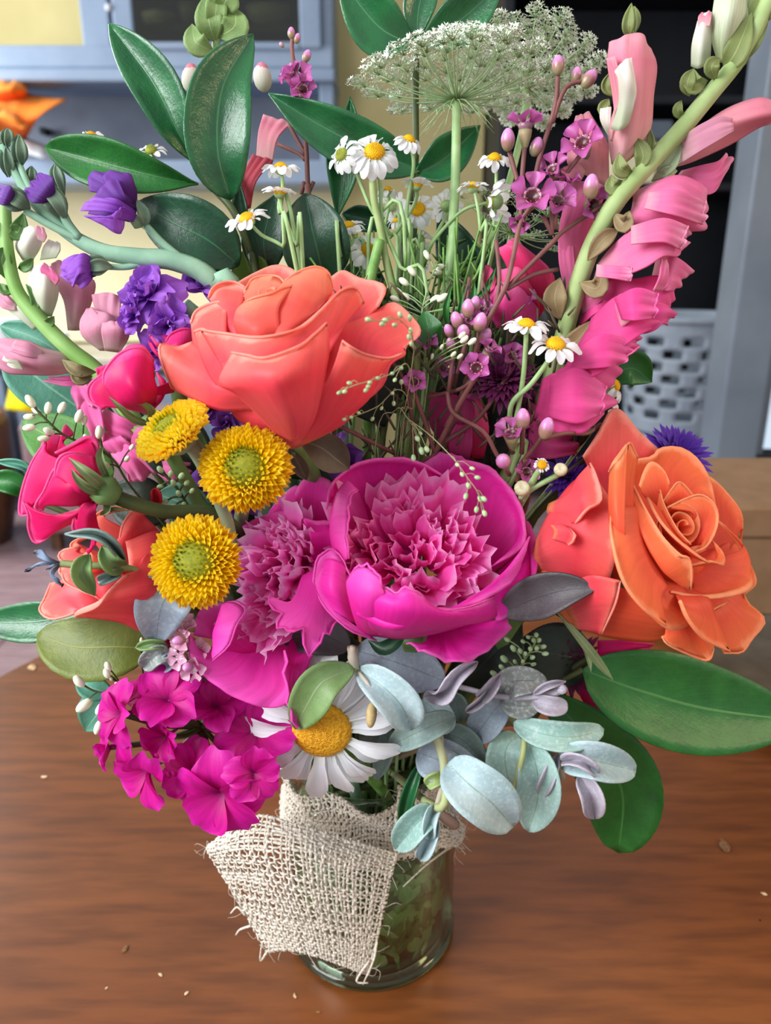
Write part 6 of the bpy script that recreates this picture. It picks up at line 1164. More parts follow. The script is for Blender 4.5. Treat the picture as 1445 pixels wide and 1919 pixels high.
v, f, u = stemdown([(1445, -10, 1.6), (1395, 95, 1.8), (1330, 178, 2.2), (1270, 250, 2.6), (1200, 325, 3.0), (1150, 385, 3.2), (1108, 465, 3.2), (1080, 545, 3.0), (1050, 650, 2.8), (1000, 800, 2.4), (900, 1000, 2)], [.0026, .003, .0032, .0032, .0032]); obj('stem', mesh('stem', v, f, u, m_sns), sn)
for m_, w in (([(1100, 490, 3.4), (1130, 450, 3.7), (1160, 430, 3.5)], 16), ([(1085, 530, 3.4), (1120, 540, 3.7), (1130, 500, 3.5)], 18), ([(1150, 400, 3.4), (1170, 420, 3.7), (1180, 395, 3.5)], 16), ([(1040, 660, 3.2), (1080, 640, 3.6), (1110, 600, 3.4)], 20), ([(1060, 640, 3.2), (1090, 655, 3.6), (1090, 620, 3.4)], 16), ([(1050, 600, 3.0), (1040, 560, 3.2), (1050, 520, 3)], 22)):
    cal(sn, m_, w, leafmat('tan_calyx', '#84704a', '#94805a', '#a4906c', .6, .1))  # browner tan sepals on the lower stalk
ZF[0], ZF[1], ZF[2] = 956, 0, 489/1164
for m, rows in ((m_snd, [[(465, 1330, 4.6), (500, 1425, 4.8)], [(560, 1285, 5.0), (560, 1430, 5.3)], [(650, 1310, 4.8), (640, 1420, 5.0)]]),
                (m_sn, [[(540, 1010, 4.4), (540, 1090, 4.7)], [(680, 975, 4.6), (680, 1080, 5.0)], [(782, 1010, 4.2), (760, 1110, 4.5)]]),
                (m_sn, [[(388, 1180, 3.9), (384, 1235, 4.0)], [(460, 1188, 4.3), (460, 1242, 4.5)], [(535, 1200, 4.4), (535, 1252, 4.6)]]),
                (m_snd, [[(290, 1560, 4.6), (270, 1650, 4.8)], [(420, 1490, 5.0), (420, 1640, 5.3)], [(570, 1540, 4.6), (480, 1630, 4.9)]]),
                (m_snd, [[(180, 1680, 4.4), (170, 1860, 4.6)], [(300, 1640, 5.0), (300, 1890, 5.3)], [(420, 1720, 4.6), (400, 1850, 4.9)]]),
                (m_sn, [[(620, 860, 3.8), (600, 930, 4.0)], [(740, 850, 4.2), (730, 960, 4.5)], [(860, 900, 3.4), (860, 1000, 3.6)]])):
    fl(sn, m, rows, nv=17, ruf=.05, lip=.09, curl=2.4, ctr=(200, 1200, 2))
# pink bloom behind waxflower twigs
frame(860, 200, 340)
sb = thing('pink_bloom', 'vivid pink folded bloom behind the reddish twigs, right of centre', 'flower', P(500, 1500, 2))
m_vp = petal('vivid_pink_petal', [(0, '#d82a60'), (.5, '#f04080'), (1, '#fa6aa4')], .5, .35, .1)
fl(sb, m_vp, [[(480, 1700, 1.6), (620, 1680, 1.6)], [(340, 1500, 2.2), (480, 1440, 2.8), (640, 1560, 2.2)], [(330, 1300, 2.2), (480, 1280, 2.8), (560, 1400, 2.4)]], ruf=.02)
fl(sb, m_vp, [[(480, 1700, 1.4), (640, 1680, 1.4)], [(400, 1320, 2.2), (560, 1320, 2.6), (735, 1500, 1.8)], [(320, 1150, 2.2), (480, 1120, 2.6), (735, 1310, 1.6)], [(330, 1140, 2.0), (380, 1090, 2.0), (430, 1045, 1.8)]], ruf=.02, nv=13)
fl(sb, m_vp, [[(400, 1760, 1.2), (500, 1740, 1.4)], [(200, 1500, 1.4), (300, 1500, 1.8)], [(172, 1300, 1.2), (240, 1262, 1.2), (300, 1380, 1.4)]], ruf=.02)
fl(sb, m_snd, [[(300, 1760, 2.6), (560, 1780, 2.6)], [(210, 1560, 2.4), (400, 1580, 3.2), (640, 1640, 2.4)], [(330, 1400, 2.6), (460, 1420, 3.2), (560, 1520, 2.8)]], ruf=.02)
v, f, u = stemdown([(480, 1740, 1.4), (480, 2300, 1.4)], .0022, 8); obj('stem', mesh('stem', v, f, u, m_dstem), sb)
frame(740, 450, 500)
sc = thing('pink_bloom', 'rose pink folded bloom deep between the twigs above the magenta peony', 'flower', P(380, 1180, 2))
fl(sc, m_snr, [[(380, 1200, 2.0), (460, 1180, 2.0)], [(200, 1020, 2.4), (340, 1000, 3.0), (500, 1000, 2.4)], [(200, 820, 2.2), (340, 840, 2.8), (480, 900, 2.4)]], ruf=.04)
fl(sc, m_vp, [[(420, 1180, 2.6), (480, 1180, 2.6)], [(380, 1000, 2.8), (510, 1040, 2.8)], [(360, 860, 2.8), (430, 830, 2.6), (490, 900, 2.6)]], ruf=.02)
fl(sc, m_snr, [[(300, 1200, 3.0), (400, 1200, 3.0)], [(290, 1080, 3.4), (420, 1120, 3.4)], [(330, 1000, 3.2), (420, 1000, 3.2)]], ruf=.04)
v, f, u = stemdown([(400, 1190, 2.0), (420, 1500, 1.8)], .0022, 8); obj('stem', mesh('stem', v, f, u, m_dstem), sc)
# ---- left snapdragon (pale)
frame(0, 300, 360*1445/1919)   # 1279 wide crop
ZF[2] = 240/1279
sl = thing('snapdragon', 'pale pink snapdragon at the left edge with green buds and a thick green stem', 'snapdragon', P(800, 1900, 0))
fl(sl, m_snw, [[(230, 1000, .6), (330, 1000, .8)], [(160, 860, .6), (250, 860, 1.2), (400, 880, .8)], [(220, 700, .6), (330, 660, 1.0), (440, 760, .8)]], ruf=.02)
fl(sl, m_snl, [[(380, 800, 1.0), (440, 820, 1.0)], [(365, 700, 1.1), (465, 760, 1.1)], [(370, 660, 1.0), (440, 680, 1.0)]], ruf=.01)
fl(sl, m_snw, [[(400, 1000, .8), (560, 980, .8)], [(430, 880, .8), (600, 900, .8)], [(490, 800, .6), (600, 830, .6)]], ruf=.02)
fl(sl, m_snw, [[(380, 1560, 1.0), (520, 1560, 1.0)], [(310, 1350, 1.0), (440, 1360, 1.6), (580, 1340, 1.0)], [(290, 1200, 1.0), (430, 1200, 1.6), (560, 1180, 1.0)], [(330, 1080, .8), (400, 1040, 1.2), (470, 1040, 1.0)]], nv=13, ruf=.03)
fl(sl, m_sn, [[(420, 1140, 1.4), (560, 1250, 1.4)], [(405, 1080, 1.5), (590, 1180, 1.5)], [(440, 1030, 1.3), (520, 1080, 1.3)]], ruf=.01, nv=11)
fl(sl, m_snl, [[(680, 1700, .2), (800, 1700, .2)], [(640, 1400, .2), (760, 1420, .8), (920, 1400, .2)], [(520, 1180, 0), (700, 1150, .6), (940, 1200, .2)], [(530, 1040, 0), (600, 1000, .2), (700, 1100, .4)]], nv=13)
fl(sl, m_snl, [[(1000, 1900, 1.2), (1150, 1900, 1.2)], [(830, 1760, 1.4), (980, 1700, 2.0), (1260, 1700, 1.6)], [(810, 1620, 1.2), (1000, 1560, 1.9), (1180, 1560, 1.6)], [(880, 1500, 1.0), (940, 1480, 1.3), (1060, 1650, 1.7)]], nv=15)
fl(sl, m_snl, [[(1080, 1800, 1.0), (1240, 1760, 1.0)], [(960, 1520, 1.0), (1200, 1560, 1.2)], [(930, 1350, .8), (1080, 1320, 1.0), (1210, 1370, 1.0)]], nv=11)
fl(sl, m_snl, [[(1050, 1900, 1.8), (1200, 1920, 1.8)], [(1020, 1720, 2.2), (1160, 1700, 2.6), (1290, 1760, 2.2)], [(1040, 1640, 2.0), (1140, 1605, 2.4), (1260, 1680, 2.0)]], nv=11)
fl(sl, m_snw, [[(340, 1700, .8), (400, 1660, .8)], [(200, 1580, .8), (260, 1520, 1.0)], [(60, 1480, .6), (120, 1360, .8)], [(0, 1440, .4), (20, 1300, .4)]], ruf=.03)
fl(sl, m_snl, [[(160, 1500, .9), (170, 1440, .9)], [(40, 1480, .8), (90, 1380, 1.0)], [(-30, 1400, .6), (20, 1290, .6)]], ruf=.04)
for m_, w in (([(330, 1620, 1.4), (350, 1400, 1.2), (260, 1240, 1.2)], 40), ([(60, 860, 1.0), (20, 1000, 1.2), (60, 1190, 1.0)], 90), ([(40, 620, .8), (-20, 700, 1.0), (30, 780, .8)], 60), ([(130, 640, .6), (180, 720, .8), (240, 520, .6)], 90), ([(180, 1080, .8), (260, 1060, 1.0), (330, 980, .8)], 50), ([(380, 1600, 1.2), (470, 1640, 1.5), (540, 1560, 1.2)], 50), ([(130, 1260, 1), (60, 1300, 1.2), (0, 1230, 1)], 50)):
    cal(sl, m_, w, leafmat('green_calyx', '#4f7a38', '#65904c', '#8fb070', .5, .15))
frame(0, 600, 260)
fl(sl, m_snl, [[(760, 540, 1.4), (760, 360, 1.4)], [(560, 570, 1.8), (520, 440, 2.4), (480, 300, 1.8)], [(280, 560, 1.8), (280, 400, 2.6), (300, 220, 1.8)], [(80, 540, 1.6), (60, 350, 2.2), (100, 190, 1.6)], [(-60, 420, 1.4), (-80, 300, 1.6), (-20, 190, 1.4)]], nv=15)
fl(sl, m_snl, [[(450, 330, 2.2), (440, 400, 2.4)], [(300, 240, 2.4), (280, 380, 2.8)], [(160, 210, 2.3), (100, 320, 2.7)]], ruf=.02)
fl(sl, m_snw, [[(250, 520, 2.7), (200, 420, 2.7)], [(150, 500, 2.8), (60, 400, 2.8)], [(100, 460, 2.6), (30, 380, 2.6)]], ruf=.04)
fl(sl, m_snm, [[(950, 640, 1.2), (900, 580, 1.2)], [(740, 690, 1.6), (700, 580, 1.6)], [(455, 635, 1.4), (560, 590, 1.4)]], ruf=.05)
fl(sl, m_snm, [[(980, 640, 1.6), (900, 680, 1.6)], [(1050, 900, 2.2), (800, 900, 2.0)], [(1100, 1150, 2.4), (880, 1080, 2.0)], [(1100, 1260, 2.0), (990, 1220, 1.8)]], nv=15, ruf=.12, rfreq=2)
fl(sl, m_snm, [[(900, 660, 1.8), (760, 680, 1.6)], [(960, 780, 2.2), (740, 760, 2.0)], [(1000, 900, 2.2), (790, 900, 1.8)]], nv=13, ruf=.1)
fl(sl, m_snm, [[(1100, 920, 1.6), (1050, 1000, 1.6)], [(1260, 1000, 2.2), (1150, 1180, 2.2)], [(1430, 1080, 2.0), (1330, 1240, 2.2)], [(1500, 1200, 1.6), (1430, 1330, 1.8)]], nv=13, ruf=.14)
fl(sl, m_snm, [[(1060, 1180, 1.8), (1200, 1140, 1.8)], [(1060, 1280, 2.2), (1300, 1240, 2.4)], [(1120, 1380, 2.2), (1430, 1330, 2.2)], [(1180, 1430, 1.8), (1450, 1440, 1.8)]], nv=15, ruf=.14, rfreq=3, jag=.06)
frame(0, 400, 500)
fl(sl, m_snm, [[(740, 1160, 2.4), (800, 1150, 2.4)], [(710, 1240, 2.8), (820, 1260, 2.8)], [(760, 1320, 2.6), (860, 1330, 2.6)]], nv=11)
fl(sl, m_snm, [[(600, 1300, 2.0), (640, 1230, 2.0)], [(680, 1400, 2.6), (740, 1280, 2.6)], [(700, 1470, 2.4), (860, 1400, 2.4)]], nv=13, ruf=.14)
fl(sl, m_snm, [[(840, 1400, 2.4), (860, 1340, 2.4)], [(930, 1460, 2.8), (960, 1340, 2.8)], [(1030, 1440, 2.4), (1020, 1350, 2.4)]], nv=13, ruf=.14)
for m_, w in (([(520, 860, 3.0), (420, 850, 3.4), (335, 790, 3.2)], 34), ([(500, 880, 3.0), (430, 900, 3.4), (385, 850, 3.2)], 30)): cal(sl, m_, w, leafmat('brown_calyx', '#76693c', '#847850', '#948a60', .6, .1))
frame()
v, f, u = stemdown([(8, 372, .6), (14, 470, .9), (32, 545, 1.1), (75, 600, 1.3), (130, 655, 1.5), (190, 705, 1.6), (260, 800, 1.8), (380, 950, 1.8)], [.0024, .0032, .0038, .0036]); obj('stem', mesh('stem', v, f, u, plain('bright_green_stem', '#7aa850', '#94bc70', .5, 60)), sl)
# ---- rear snapdragon between the tall leaves
sr = thing('snapdragon', 'snapdragon tip with green buds behind the tall upright leaf', 'snapdragon', P(430, 400, -2))
mg = leafmat('bud_green', '#7c9a58', '#94b070', '#a8c084', .5, .2)
for m_, w in (([(403, 80, -2), (392, 40, -1.6), (385, -10, -2)], 26), ([(408, 70, -2), (440, 50, -1.6), (440, 15, -2)], 26), ([(402, 98, -2), (368, 80, -1.6), (360, 45, -2)], 22), ([(410, 30, -2), (425, 0, -1.6), (440, -20, -2)], 24), ([(430, 80, -2), (446, 62, -1.8), (450, 58, -2)], 12), ([(400, 60, -2), (405, 20, -1.6), (410, -30, -2)], 20)): cal(sr, m_, w, mg)
for bx_, by_, bd_ in ((358, 148, 0), (492, 146, 1)):
    for cc_, rr_, oo_ in ((m_snw, 22, 0), (m_snp, 17, -9)):
        v, f, u = egg(.8, 1.1, 12, 8); obj('bud', mesh('bud', v, f, u, cc_), sr, place(bx_, by_+oo_, -2, (.15-.3*bd_, 1, .2), rr_/ppm(bx_, by_, -2)))
fl(sr, m_snp, [[(480, 300, -2.4), (510, 310, -2.4)], [(485, 250, -2.4), (520, 260, -2)], [(495, 215, -2.4), (545, 230, -2.2)]], nv=11)
fl(sr, petal('snapdragon_rose', [(0, '#c84858'), (1, '#d86070')], .6, .3), [[(440, 400, -2.2), (470, 390, -2.2)], [(445, 350, -2.2), (480, 340, -2)], [(475, 290, -2.3), (512, 300, -2.2)]], nv=11)
v, f, u = stemdown([(405, 60, -2), (408, 120, -2.2), (430, 300, -2.2), (470, 500, -1)], [.0016, .002]); obj('stem', mesh('stem', v, f, u, m_st2), sr)
# ================================================================ purple stock
m_pu = petal('violet_stock_petal', [(0, '#6c2ea0'), (.5, '#9048c0'), (1, '#ac6ad8')], .6, .3, .2, .15, vscale=10, bump=.2)
m_pud = petal('dark_violet_petal', [(0, '#421a64'), (.5, '#643290'), (1, '#8048ac')], .6, .3, .2, .15, vscale=10, bump=.2)
m_stk = plain('felted_green', '#7aa088', '#8fb49a', .8, 100)
m_stg = leafmat('felted_calyx', '#5f7a62', '#76907a', '#8aa48c', .8, .1, .02, 0)
PF = [petmesh('petal', m_pu, w=.5, notch=.05, cup=.5, droop=-.3+.25*i, ruf=.14, seed=i+20, nv=11) for i in range(4)]
PFD = [petmesh('petal', m_pud, w=.5, notch=.05, cup=.5, droop=-.3+.25*i, ruf=.1, seed=i+20, nv=11) for i in range(4)]
frame()
st = thing('stock', 'violet stock stalk with a curved felted stem at the upper left', 'stock', P(400, 520, 2))
def stockfl(t, x, y, d, dv, r, n, seed, meshes, spread=1.0):
    rs = np.random.RandomState(seed); B = place(x, y, d, dv, r/ppm(x, y, d))
    for i in range(n):
        q = i/n; a = i*2.39996+rs.randn()*.3
        M = B @ Matrix.Rotation(a, 4, 'Z') @ Matrix.Translation((.05, 0, .15*(1-q))) @ Matrix.Rotation(-(1.25-1.1*q*spread+rs.randn()*.12), 4, 'Y') @ Matrix.Rotation(rs.randn()*.3, 4, 'X') @ Matrix.Scale(.6+.45*q, 4)
        obj('petal', meshes[rs.randint(len(meshes))], t, M)
# dark bloom, hand laid
frame(0, 0, 500)
for m, rows in ((m_pud, [[(730, 1210, 2.0), (740, 1120, 2.0)], [(600, 1180, 2.5), (660, 1040, 2.5)], [(480, 1160, 2.4), (540, 1050, 2.4)]]),
                (m_pud, [[(720, 1180, 2), (740, 1140, 2)], [(560, 1060, 2.4), (640, 980, 2.4)], [(490, 1040, 2.4), (480, 950, 2.2), (560, 930, 2.0)]]),
                (m_pud, [[(730, 1180, 1.8), (740, 1120, 1.8)], [(600, 1040, 2.6), (700, 980, 2.4), (740, 1040, 2.0)], [(560, 960, 2.4), (600, 925, 2.2), (690, 945, 2.1), (730, 1000, 1.9)]]),
                (m_pud, [[(720, 1190, 2.4), (730, 1120, 2.4)], [(600, 1100, 3.0), (680, 1060, 3.0)], [(510, 1080, 3.0), (560, 1000, 2.9), (640, 970, 2.6)]]),
                (m_pu, [[(720, 1200, 2.6), (730, 1140, 2.6)], [(600, 1150, 3.2), (640, 1080, 3.2)], [(440, 1140, 3.0), (470, 1090, 3.1), (560, 1070, 3.0)]]),
                (m_pu, [[(720, 1200, 2.8), (740, 1160, 2.8)], [(600, 1180, 3.4), (660, 1120, 3.4)], [(450, 1170, 3.1), (560, 1220, 3.2), (655, 1268, 3.0), (668, 1200, 2.9)]])):
    fl(st, m, rows, nv=13, ruf=.03, ctr=(650, 1080, 2))
cal(st, [(770, 1230, 2.2), (740, 1200, 2.5), (700, 1190, 2.6)], 36, m_stg); cal(st, [(790, 1230, 2.2), (780, 1160, 2.4), (740, 1080, 2.2)], 30, m_stg)
def budp(t, pts, w, tipmat=None, matg=None):
    cal(t, pts, w, matg or m_stg); cal(t, [(a+w*.25, b, c+.12) for a, b, c in pts], w*.6, matg or m_stg)
    if tipmat: 
        e = pts[-1]; m = pts[len(pts)//2]; dx, dy = e[0]-m[0], e[1]-m[1]
        for o in (-.35, 0, .35): fl(t, tipmat, [[(m[0]-dy*.1, m[1]+dx*.1, m[2]), (m[0]+dy*.1, m[1]-dx*.1, m[2])], [(m[0]+dx*.5-dy*(.4+o*.5), m[1]+dy*.5+dx*(.4+o*.5), m[2]+.3), (m[0]+dx*.5+dy*(.4-o*.5), m[1]+dy*.5-dx*(.4-o*.5), m[2]+.3)], [(e[0]-dy*(.1+o), e[1]+dx*(.1+o), e[2]+.1), (e[0]+dy*(.1-o), e[1]-dx*(.1-o), e[2]+.1)]], ruf=.02)
for pts, w, tm in (([(345, 1200, 2.2), (290, 1080, 2.6), (175, 985, 2.2)], 62, m_pud), ([(150, 1130, 2.2), (80, 1080, 2.6), (-10, 1040, 2.2)], 66, m_pud),
                   ([(340, 1060, 1.2), (310, 960, 1.4), (290, 890, 1.2)], 38, None), ([(30, 800, 1.4), (40, 740, 1.6), (35, 695, 1.4)], 34, None), ([(110, 900, 1.4), (105, 820, 1.7), (95, 725, 1.4)], 42, None), ([(40, 960, 1.4), (40, 880, 1.6), (20, 790, 1.4)], 42, None), ([(160, 1000, 1.2), (170, 950, 1.4), (165, 900, 1.2)], 28, None), ([(0, 900, 1), (-10, 830, 1.2), (10, 760, 1)], 34, None)):
    budp(st, pts, w, tm)
frame(0, 400, 500)
budp(st, [(600, 290, 2.6), (520, 280, 3.0), (440, 300, 2.8)], 54, None)
for rows in ([[(520, 250, 2.8), (520, 340, 2.8)], [(420, 220, 3.2), (400, 380, 3.2)], [(340, 250, 3.0), (330, 340, 3.0)]], [[(500, 240, 3.0), (500, 330, 3.0)], [(440, 216, 3.3), (430, 330, 3.6)], [(350, 290, 3.2), (400, 400, 3.2)]], [[(490, 300, 3.0), (500, 350, 3.0)], [(440, 300, 3.5), (470, 390, 3.3)], [(340, 340, 3.2), (445, 405, 3.2)]]): fl(st, m_pu, rows, nv=11, ruf=.03)
frame()
v, f, u = stemdown([(5, 272, 1.4), (35, 335, 1.6), (70, 385, 1.9), (125, 435, 2.2), (190, 470, 2.4), (260, 482, 2.5), (330, 490, 2.5), (400, 528, 2.4), (470, 640, 2.2)], [.0014, .0022, .0036, .0036, .0032]); obj('stem', mesh('stem', v, f, u, m_stk), st)
for pts, r in (([(275, 425, 2.2), (310, 460, 2.4), (370, 505, 2.5)], .0013), ([(205, 500, 2.6), (240, 500, 2.6), (290, 488, 2.5)], .0012), ([(48, 395, 2.3), (100, 425, 2.4), (150, 450, 2.4)], .0014), ([(118, 400, 2.3), (128, 420, 2.3), (150, 448, 2.4)], .0016), ([(35, 305, 1.5), (50, 340, 1.7), (75, 388, 1.9)], .0012)):
    v, f, u = tubep(pts, r, 6); obj('stalk', mesh('stalk', v, f, u, m_stk), st)
st2 = thing('stock', 'violet double stock blooms crowded left of the large top coral rose', 'stock', P(330, 600, 2.4))
stockfl(st2, 290, 560, 3.0, (-.4, .3, .85), 62, 16, 1, PF); stockfl(st2, 262, 590, 3.2, (-.6, -.2, .7), 46, 10, 2, PF); stockfl(st2, 320, 610, 3.4, (.1, -.3, .9), 56, 12, 3, PF)
stockfl(st2, 385, 548, 2.0, (.1, .5, .8), 50, 12, 4, PF); stockfl(st2, 300, 650, 3.0, (-.2, -.7, .7), 44, 9, 5, PF); stockfl(st2, 375, 510, 1.2, (.1, .8, .5), 30, 8, 6, PF)
v, f, u = stemdown([(345, 572, 2.8), (420, 640, 2.2), (520, 800, 2)], .003); obj('stem', mesh('stem', v, f, u, m_stk), st2)
st3 = thing('stock', 'dark violet stock blooms glimpsed below the large top coral rose', 'stock', P(430, 830, 3))
for k, (x, y, r, d) in enumerate(((425, 800, 36, 3.6), (390, 770, 40, 2.8), (450, 960, 34, 3.6), (640, 860, 50, 3.0), (400, 900, 50, 2.6))): stockfl(st3, x, y, d, (0, .2, .9), r, 9, k+10, PFD)
v, f, u = stemdown([(430, 850, 2.6), (520, 1000, 2.4)], .003); obj('stem', mesh('stem', v, f, u, m_stk), st3)
# ================================================================ waxflowers
frame()
m_wx = petal('waxflower_petal', [(0, '#8a2a60'), (.35, '#c05aa0'), (1, '#c768b4')], .4, .3, .15, .1, spec=.6)
m_wxp = petal('pale_waxflower_petal', [(0, '#e0a0c0'), (1, '#f2c8dc')], .4, .3, .1, .1, spec=.6)
m_wxc = petal('waxflower_cup', [(0, '#7a5060'), (.5, '#a07080'), (.66, '#e0a0bc'), (.78, '#6a1428'), (1, '#3c0810')], .35, .1, .1, spec=.7)
m_wxg = plain('waxflower_calyx', '#7c8a58', '#a08868', .5, 300)
m_twig = plain('reddish_twig', '#6e4440', '#835450', .6, 120)
m_wb = petal('waxflower_bud', [(0, '#8a9a60'), (.45, '#a87a70'), (.6, '#d888c4'), (1, '#e8a8dc')], .3, .1, .1, spec=.7)
WX = [petmesh('petal', m, w=.62, notch=0, cup=.8, droop=-.2, base=.3, nu=7, nv=7, seed=i, peak=.8) for i, m in enumerate((m_wx, m_wxp))]
CUP = [mesh('cup', *lathe([(.02, -.5), (.22, -.42), (.34, -.1), (.42, .08), (.36, .10), (.28, -.05), (.02, -.12)], 14), m) for m in (m_wxc, m_wxp)]
CALX = mesh('calyx', *lathe([(.04, -1.1), (.2, -.85), (.36, -.3), (.40, 0), (.3, .02), (.02, -.2)], 12), m_wxg)
STM = mesh('stamen', *egg(.035, .05, 5, 4), m_wxc)
def waxsprig(label, fls, twigs, buds=(), pale=0):
    t = thing('waxflower_sprig', label, 'waxflower', P(*twigs[0][0]))
    for (x, y, d, dv, r) in fls:
        B = place(x, y, d, dv, r/ppm(x, y, d), x); c = obj('floret', CUP[pale], t, B); obj('calyx', CALX, c, B @ Matrix.Translation((0, 0, -.22)) @ Matrix.Scale(.9, 4))
        for i in range(5):
            a = 6.283*i/5; obj('petal', WX[pale], c, B @ Matrix.Rotation(a, 4, 'Z') @ Matrix.Translation((.34, 0, .05)) @ Matrix.Rotation(-.15+R.gauss(0, .12), 4, 'Y') @ Matrix.Scale(.72, 4))
        for i in range(8):
            a = .785*i; obj('stamen', STM, c, B @ Matrix.Translation((.3*math.cos(a), .3*math.sin(a), .14)))
    ev = mesh('bud', *egg(.8, 1.2, 12, 9, .9), m_wb)
    for (x, y, d, dv, r) in buds: obj('bud', ev, t, place(x, y, d, dv, r/ppm(x, y, d)))
    for i, tw in enumerate(twigs):
        v, f, u = (stemdown if i == 0 else tubep)(tw, [.0008, .0011, .0014] if i == 0 else .0008, 6); obj('twig', mesh('twig', v, f, u, m_twig), t)
waxsprig('reddish waxflower sprig with mauve flowers left of the pink snapdragon stalk',
  [(998, 368, 3.6, (-.1, .1, 1), 42), (1046, 378, 3.2, (.1, .3, .9), 36), (1092, 268, 2.8, (-.4, .2, .85), 40), (1036, 318, 2.6, (-.5, .3, .7), 32), (985, 236, 2.6, (0, .97, .2), 36), (1112, 385, 2.8, (.3, -.3, .8), 34), (975, 415, 3.2, (-.4, -.7, .4), 22), (1060, 340, 2.6, (.2, .6, .6), 28)],
  [[(1000, 380, 3.4), (975, 420, 3.4), (960, 490, 3.6), (946, 540, 3.8), (915, 600, 3.8), (895, 650, 3.6), (860, 760, 3), (820, 900, 2.6)], [(1130, 385, 2.8), (1060, 430, 3.0), (1030, 460, 3.4), (950, 540, 3.7)], [(1045, 505, 3.0), (1000, 515, 3.4), (950, 542, 3.7)], [(985, 260, 2.6), (978, 340, 3.0), (976, 420, 3.3)], [(955, 285, 2.7), (970, 340, 3.0), (978, 370, 3.2)], [(1092, 285, 2.7), (1040, 360, 2.8), (1034, 440, 3.2)], [(1042, 395, 3.0), (1040, 430, 3.1)], [(1018, 405, 3.0), (1035, 440, 3.2)], [(1046, 130, 2), (1040, 200, 2.2), (1010, 300, 2.6), (990, 400, 3.2)], [(1100, 150, 2), (1060, 165, 2.1), (1035, 230, 2.3)], [(930, 450, 3), (936, 520, 3.4), (930, 570, 3.6)]],
  [(952, 262, 2.9, (-.05, .9, .4), 17), (1108, 350, 3.2, (0, .9, .4), 19), (1005, 275, 2.5, (.3, .9, .2), 15), (1046, 122, 2.1, (0, 1, .1), 15), (1104, 148, 2.0, (.6, .7, .1), 16), (1080, 140, 1.9, (.2, .9, .1), 12)])
waxsprig('waxflower sprig with open pink cups in the dark centre above the peony',
  [(893, 690, 5.2, (-.25, .05, .95), 30), (776, 716, 4.6, (.1, .1, 1), 24), (916, 655, 4.4, (.4, .6, .5), 24), (800, 640, 3.4, (0, .3, .8), 22), (960, 668, 3.2, (.2, .2, .8), 26), (905, 580, 3.2, (-.2, .4, .8), 20), (830, 690, 3.0, (.3, .2, .8), 22), (985, 560, 2.6, (0, .3, .8), 22), (880, 600, 3.8, (-.3, .5, .7), 22)],
  [[(893, 705, 5.0), (860, 760, 4.4), (815, 850, 3.6), (780, 940, 3)], [(776, 735, 4.4), (800, 800, 4.0), (815, 850, 3.6)], [(916, 670, 4.2), (870, 740, 4.2), (835, 800, 4)], [(850, 660, 3.8), (840, 740, 4.0)], [(880, 620, 3.6), (856, 700, 3.8)], [(960, 690, 3.0), (900, 780, 3.4), (830, 830, 3.6)], [(800, 745, 3.4), (860, 730, 3.8), (885, 715, 4.4)]],
  [(877, 578, 4.0, (0, .9, .4), 15), (856, 600, 4.1, (-.3, .8, .4), 14), (900, 604, 4.2, (.2, .8, .5), 16), (868, 622, 4.4, (0, .4, .9), 15), (890, 570, 3.6, (.2, .9, .3), 13), (842, 620, 3.9, (-.4, .6, .5), 12), (910, 630, 3.8, (.3, .6, .6), 14), (845, 645, 3.6, (-.2, .6, .6), 12)])
waxsprig('waxflower sprig with round glossy buds above the magenta peony, right',
  [(958, 812, 5.6, (-.2, .7, .6), 34), (987, 885, 5.2, (.1, .3, .9), 26)],
  [[(985, 860, 5.2), (970, 900, 4.8), (960, 1000, 3.4)], [(980, 795, 5.6), (978, 850, 5.2)], [(1022, 810, 5.8), (1000, 840, 5.4), (975, 870, 5.0)], [(943, 870, 5.8), (955, 890, 5.2)], [(1020, 822, 5.6), (1060, 812, 5.2), (1100, 812, 4.4), (1125, 795, 3.4)], [(838, 735, 4.0), (850, 775, 4.4), (905, 808, 4.8), (930, 850, 4.8), (950, 880, 4.6)], [(940, 800, 5.2), (962, 850, 5.0)]],
  [(980, 785, 5.8, (-.05, 1, .3), 17), (1024, 803, 6.0, (.2, .9, .3), 18), (943, 864, 6.1, (-.2, .2, .9), 18)])
waxsprig('isolated pink waxflower sprig in front of the blue dresser, upper left of centre',
  [(560, 150, -.6, (-.1, .3, .9), 32), (545, 140, -.8, (-.6, .4, .6), 24), (568, 168, -.4, (.1, .1, 1), 26)],
  [[(562, 165, -.8), (566, 200, -.8), (574, 280, -.8), (578, 360, -.6), (590, 480, 0)], [(548, 70, -.8), (548, 100, -.8), (560, 165, -.8)], [(575, 110, -.8), (562, 135, -.8)], [(520, 270, -1), (560, 288, -.9), (572, 300, -.8)], [(540, 230, -1), (556, 260, -.9), (573, 290, -.8)], [(565, 365, -.7), (570, 340, -.7)], [(588, 340, -.7), (577, 365, -.7)]],
  [(546, 62, -.8, (0, 1, .1), 9), (557, 72, -.8, (.3, .9, .1), 8), (575, 105, -.8, (.4, .8, .1), 10), (528, 84, -.8, (-.6, .7, 0), 5)])
waxsprig('pale pink waxflowers under the lowest yellow flower',
  [(345, 1198, 7.0, (-.5, .2, .8), 26), (352, 1172, 6.8, (-.3, .5, .7), 22), (338, 1232, 7.2, (-.4, .1, .9), 24), (362, 1252, 7.2, (.0, -.1, 1), 26), (372, 1218, 6.8, (.2, .3, .9), 22)],
  [[(345, 1200, 6.6), (370, 1250, 6.0), (430, 1340, 4.6)]], [(336, 1200, 7.5, (-.7, 0, .7), 12), (352, 1250, 7.6, (-.2, 0, 1), 12)], pale=1)
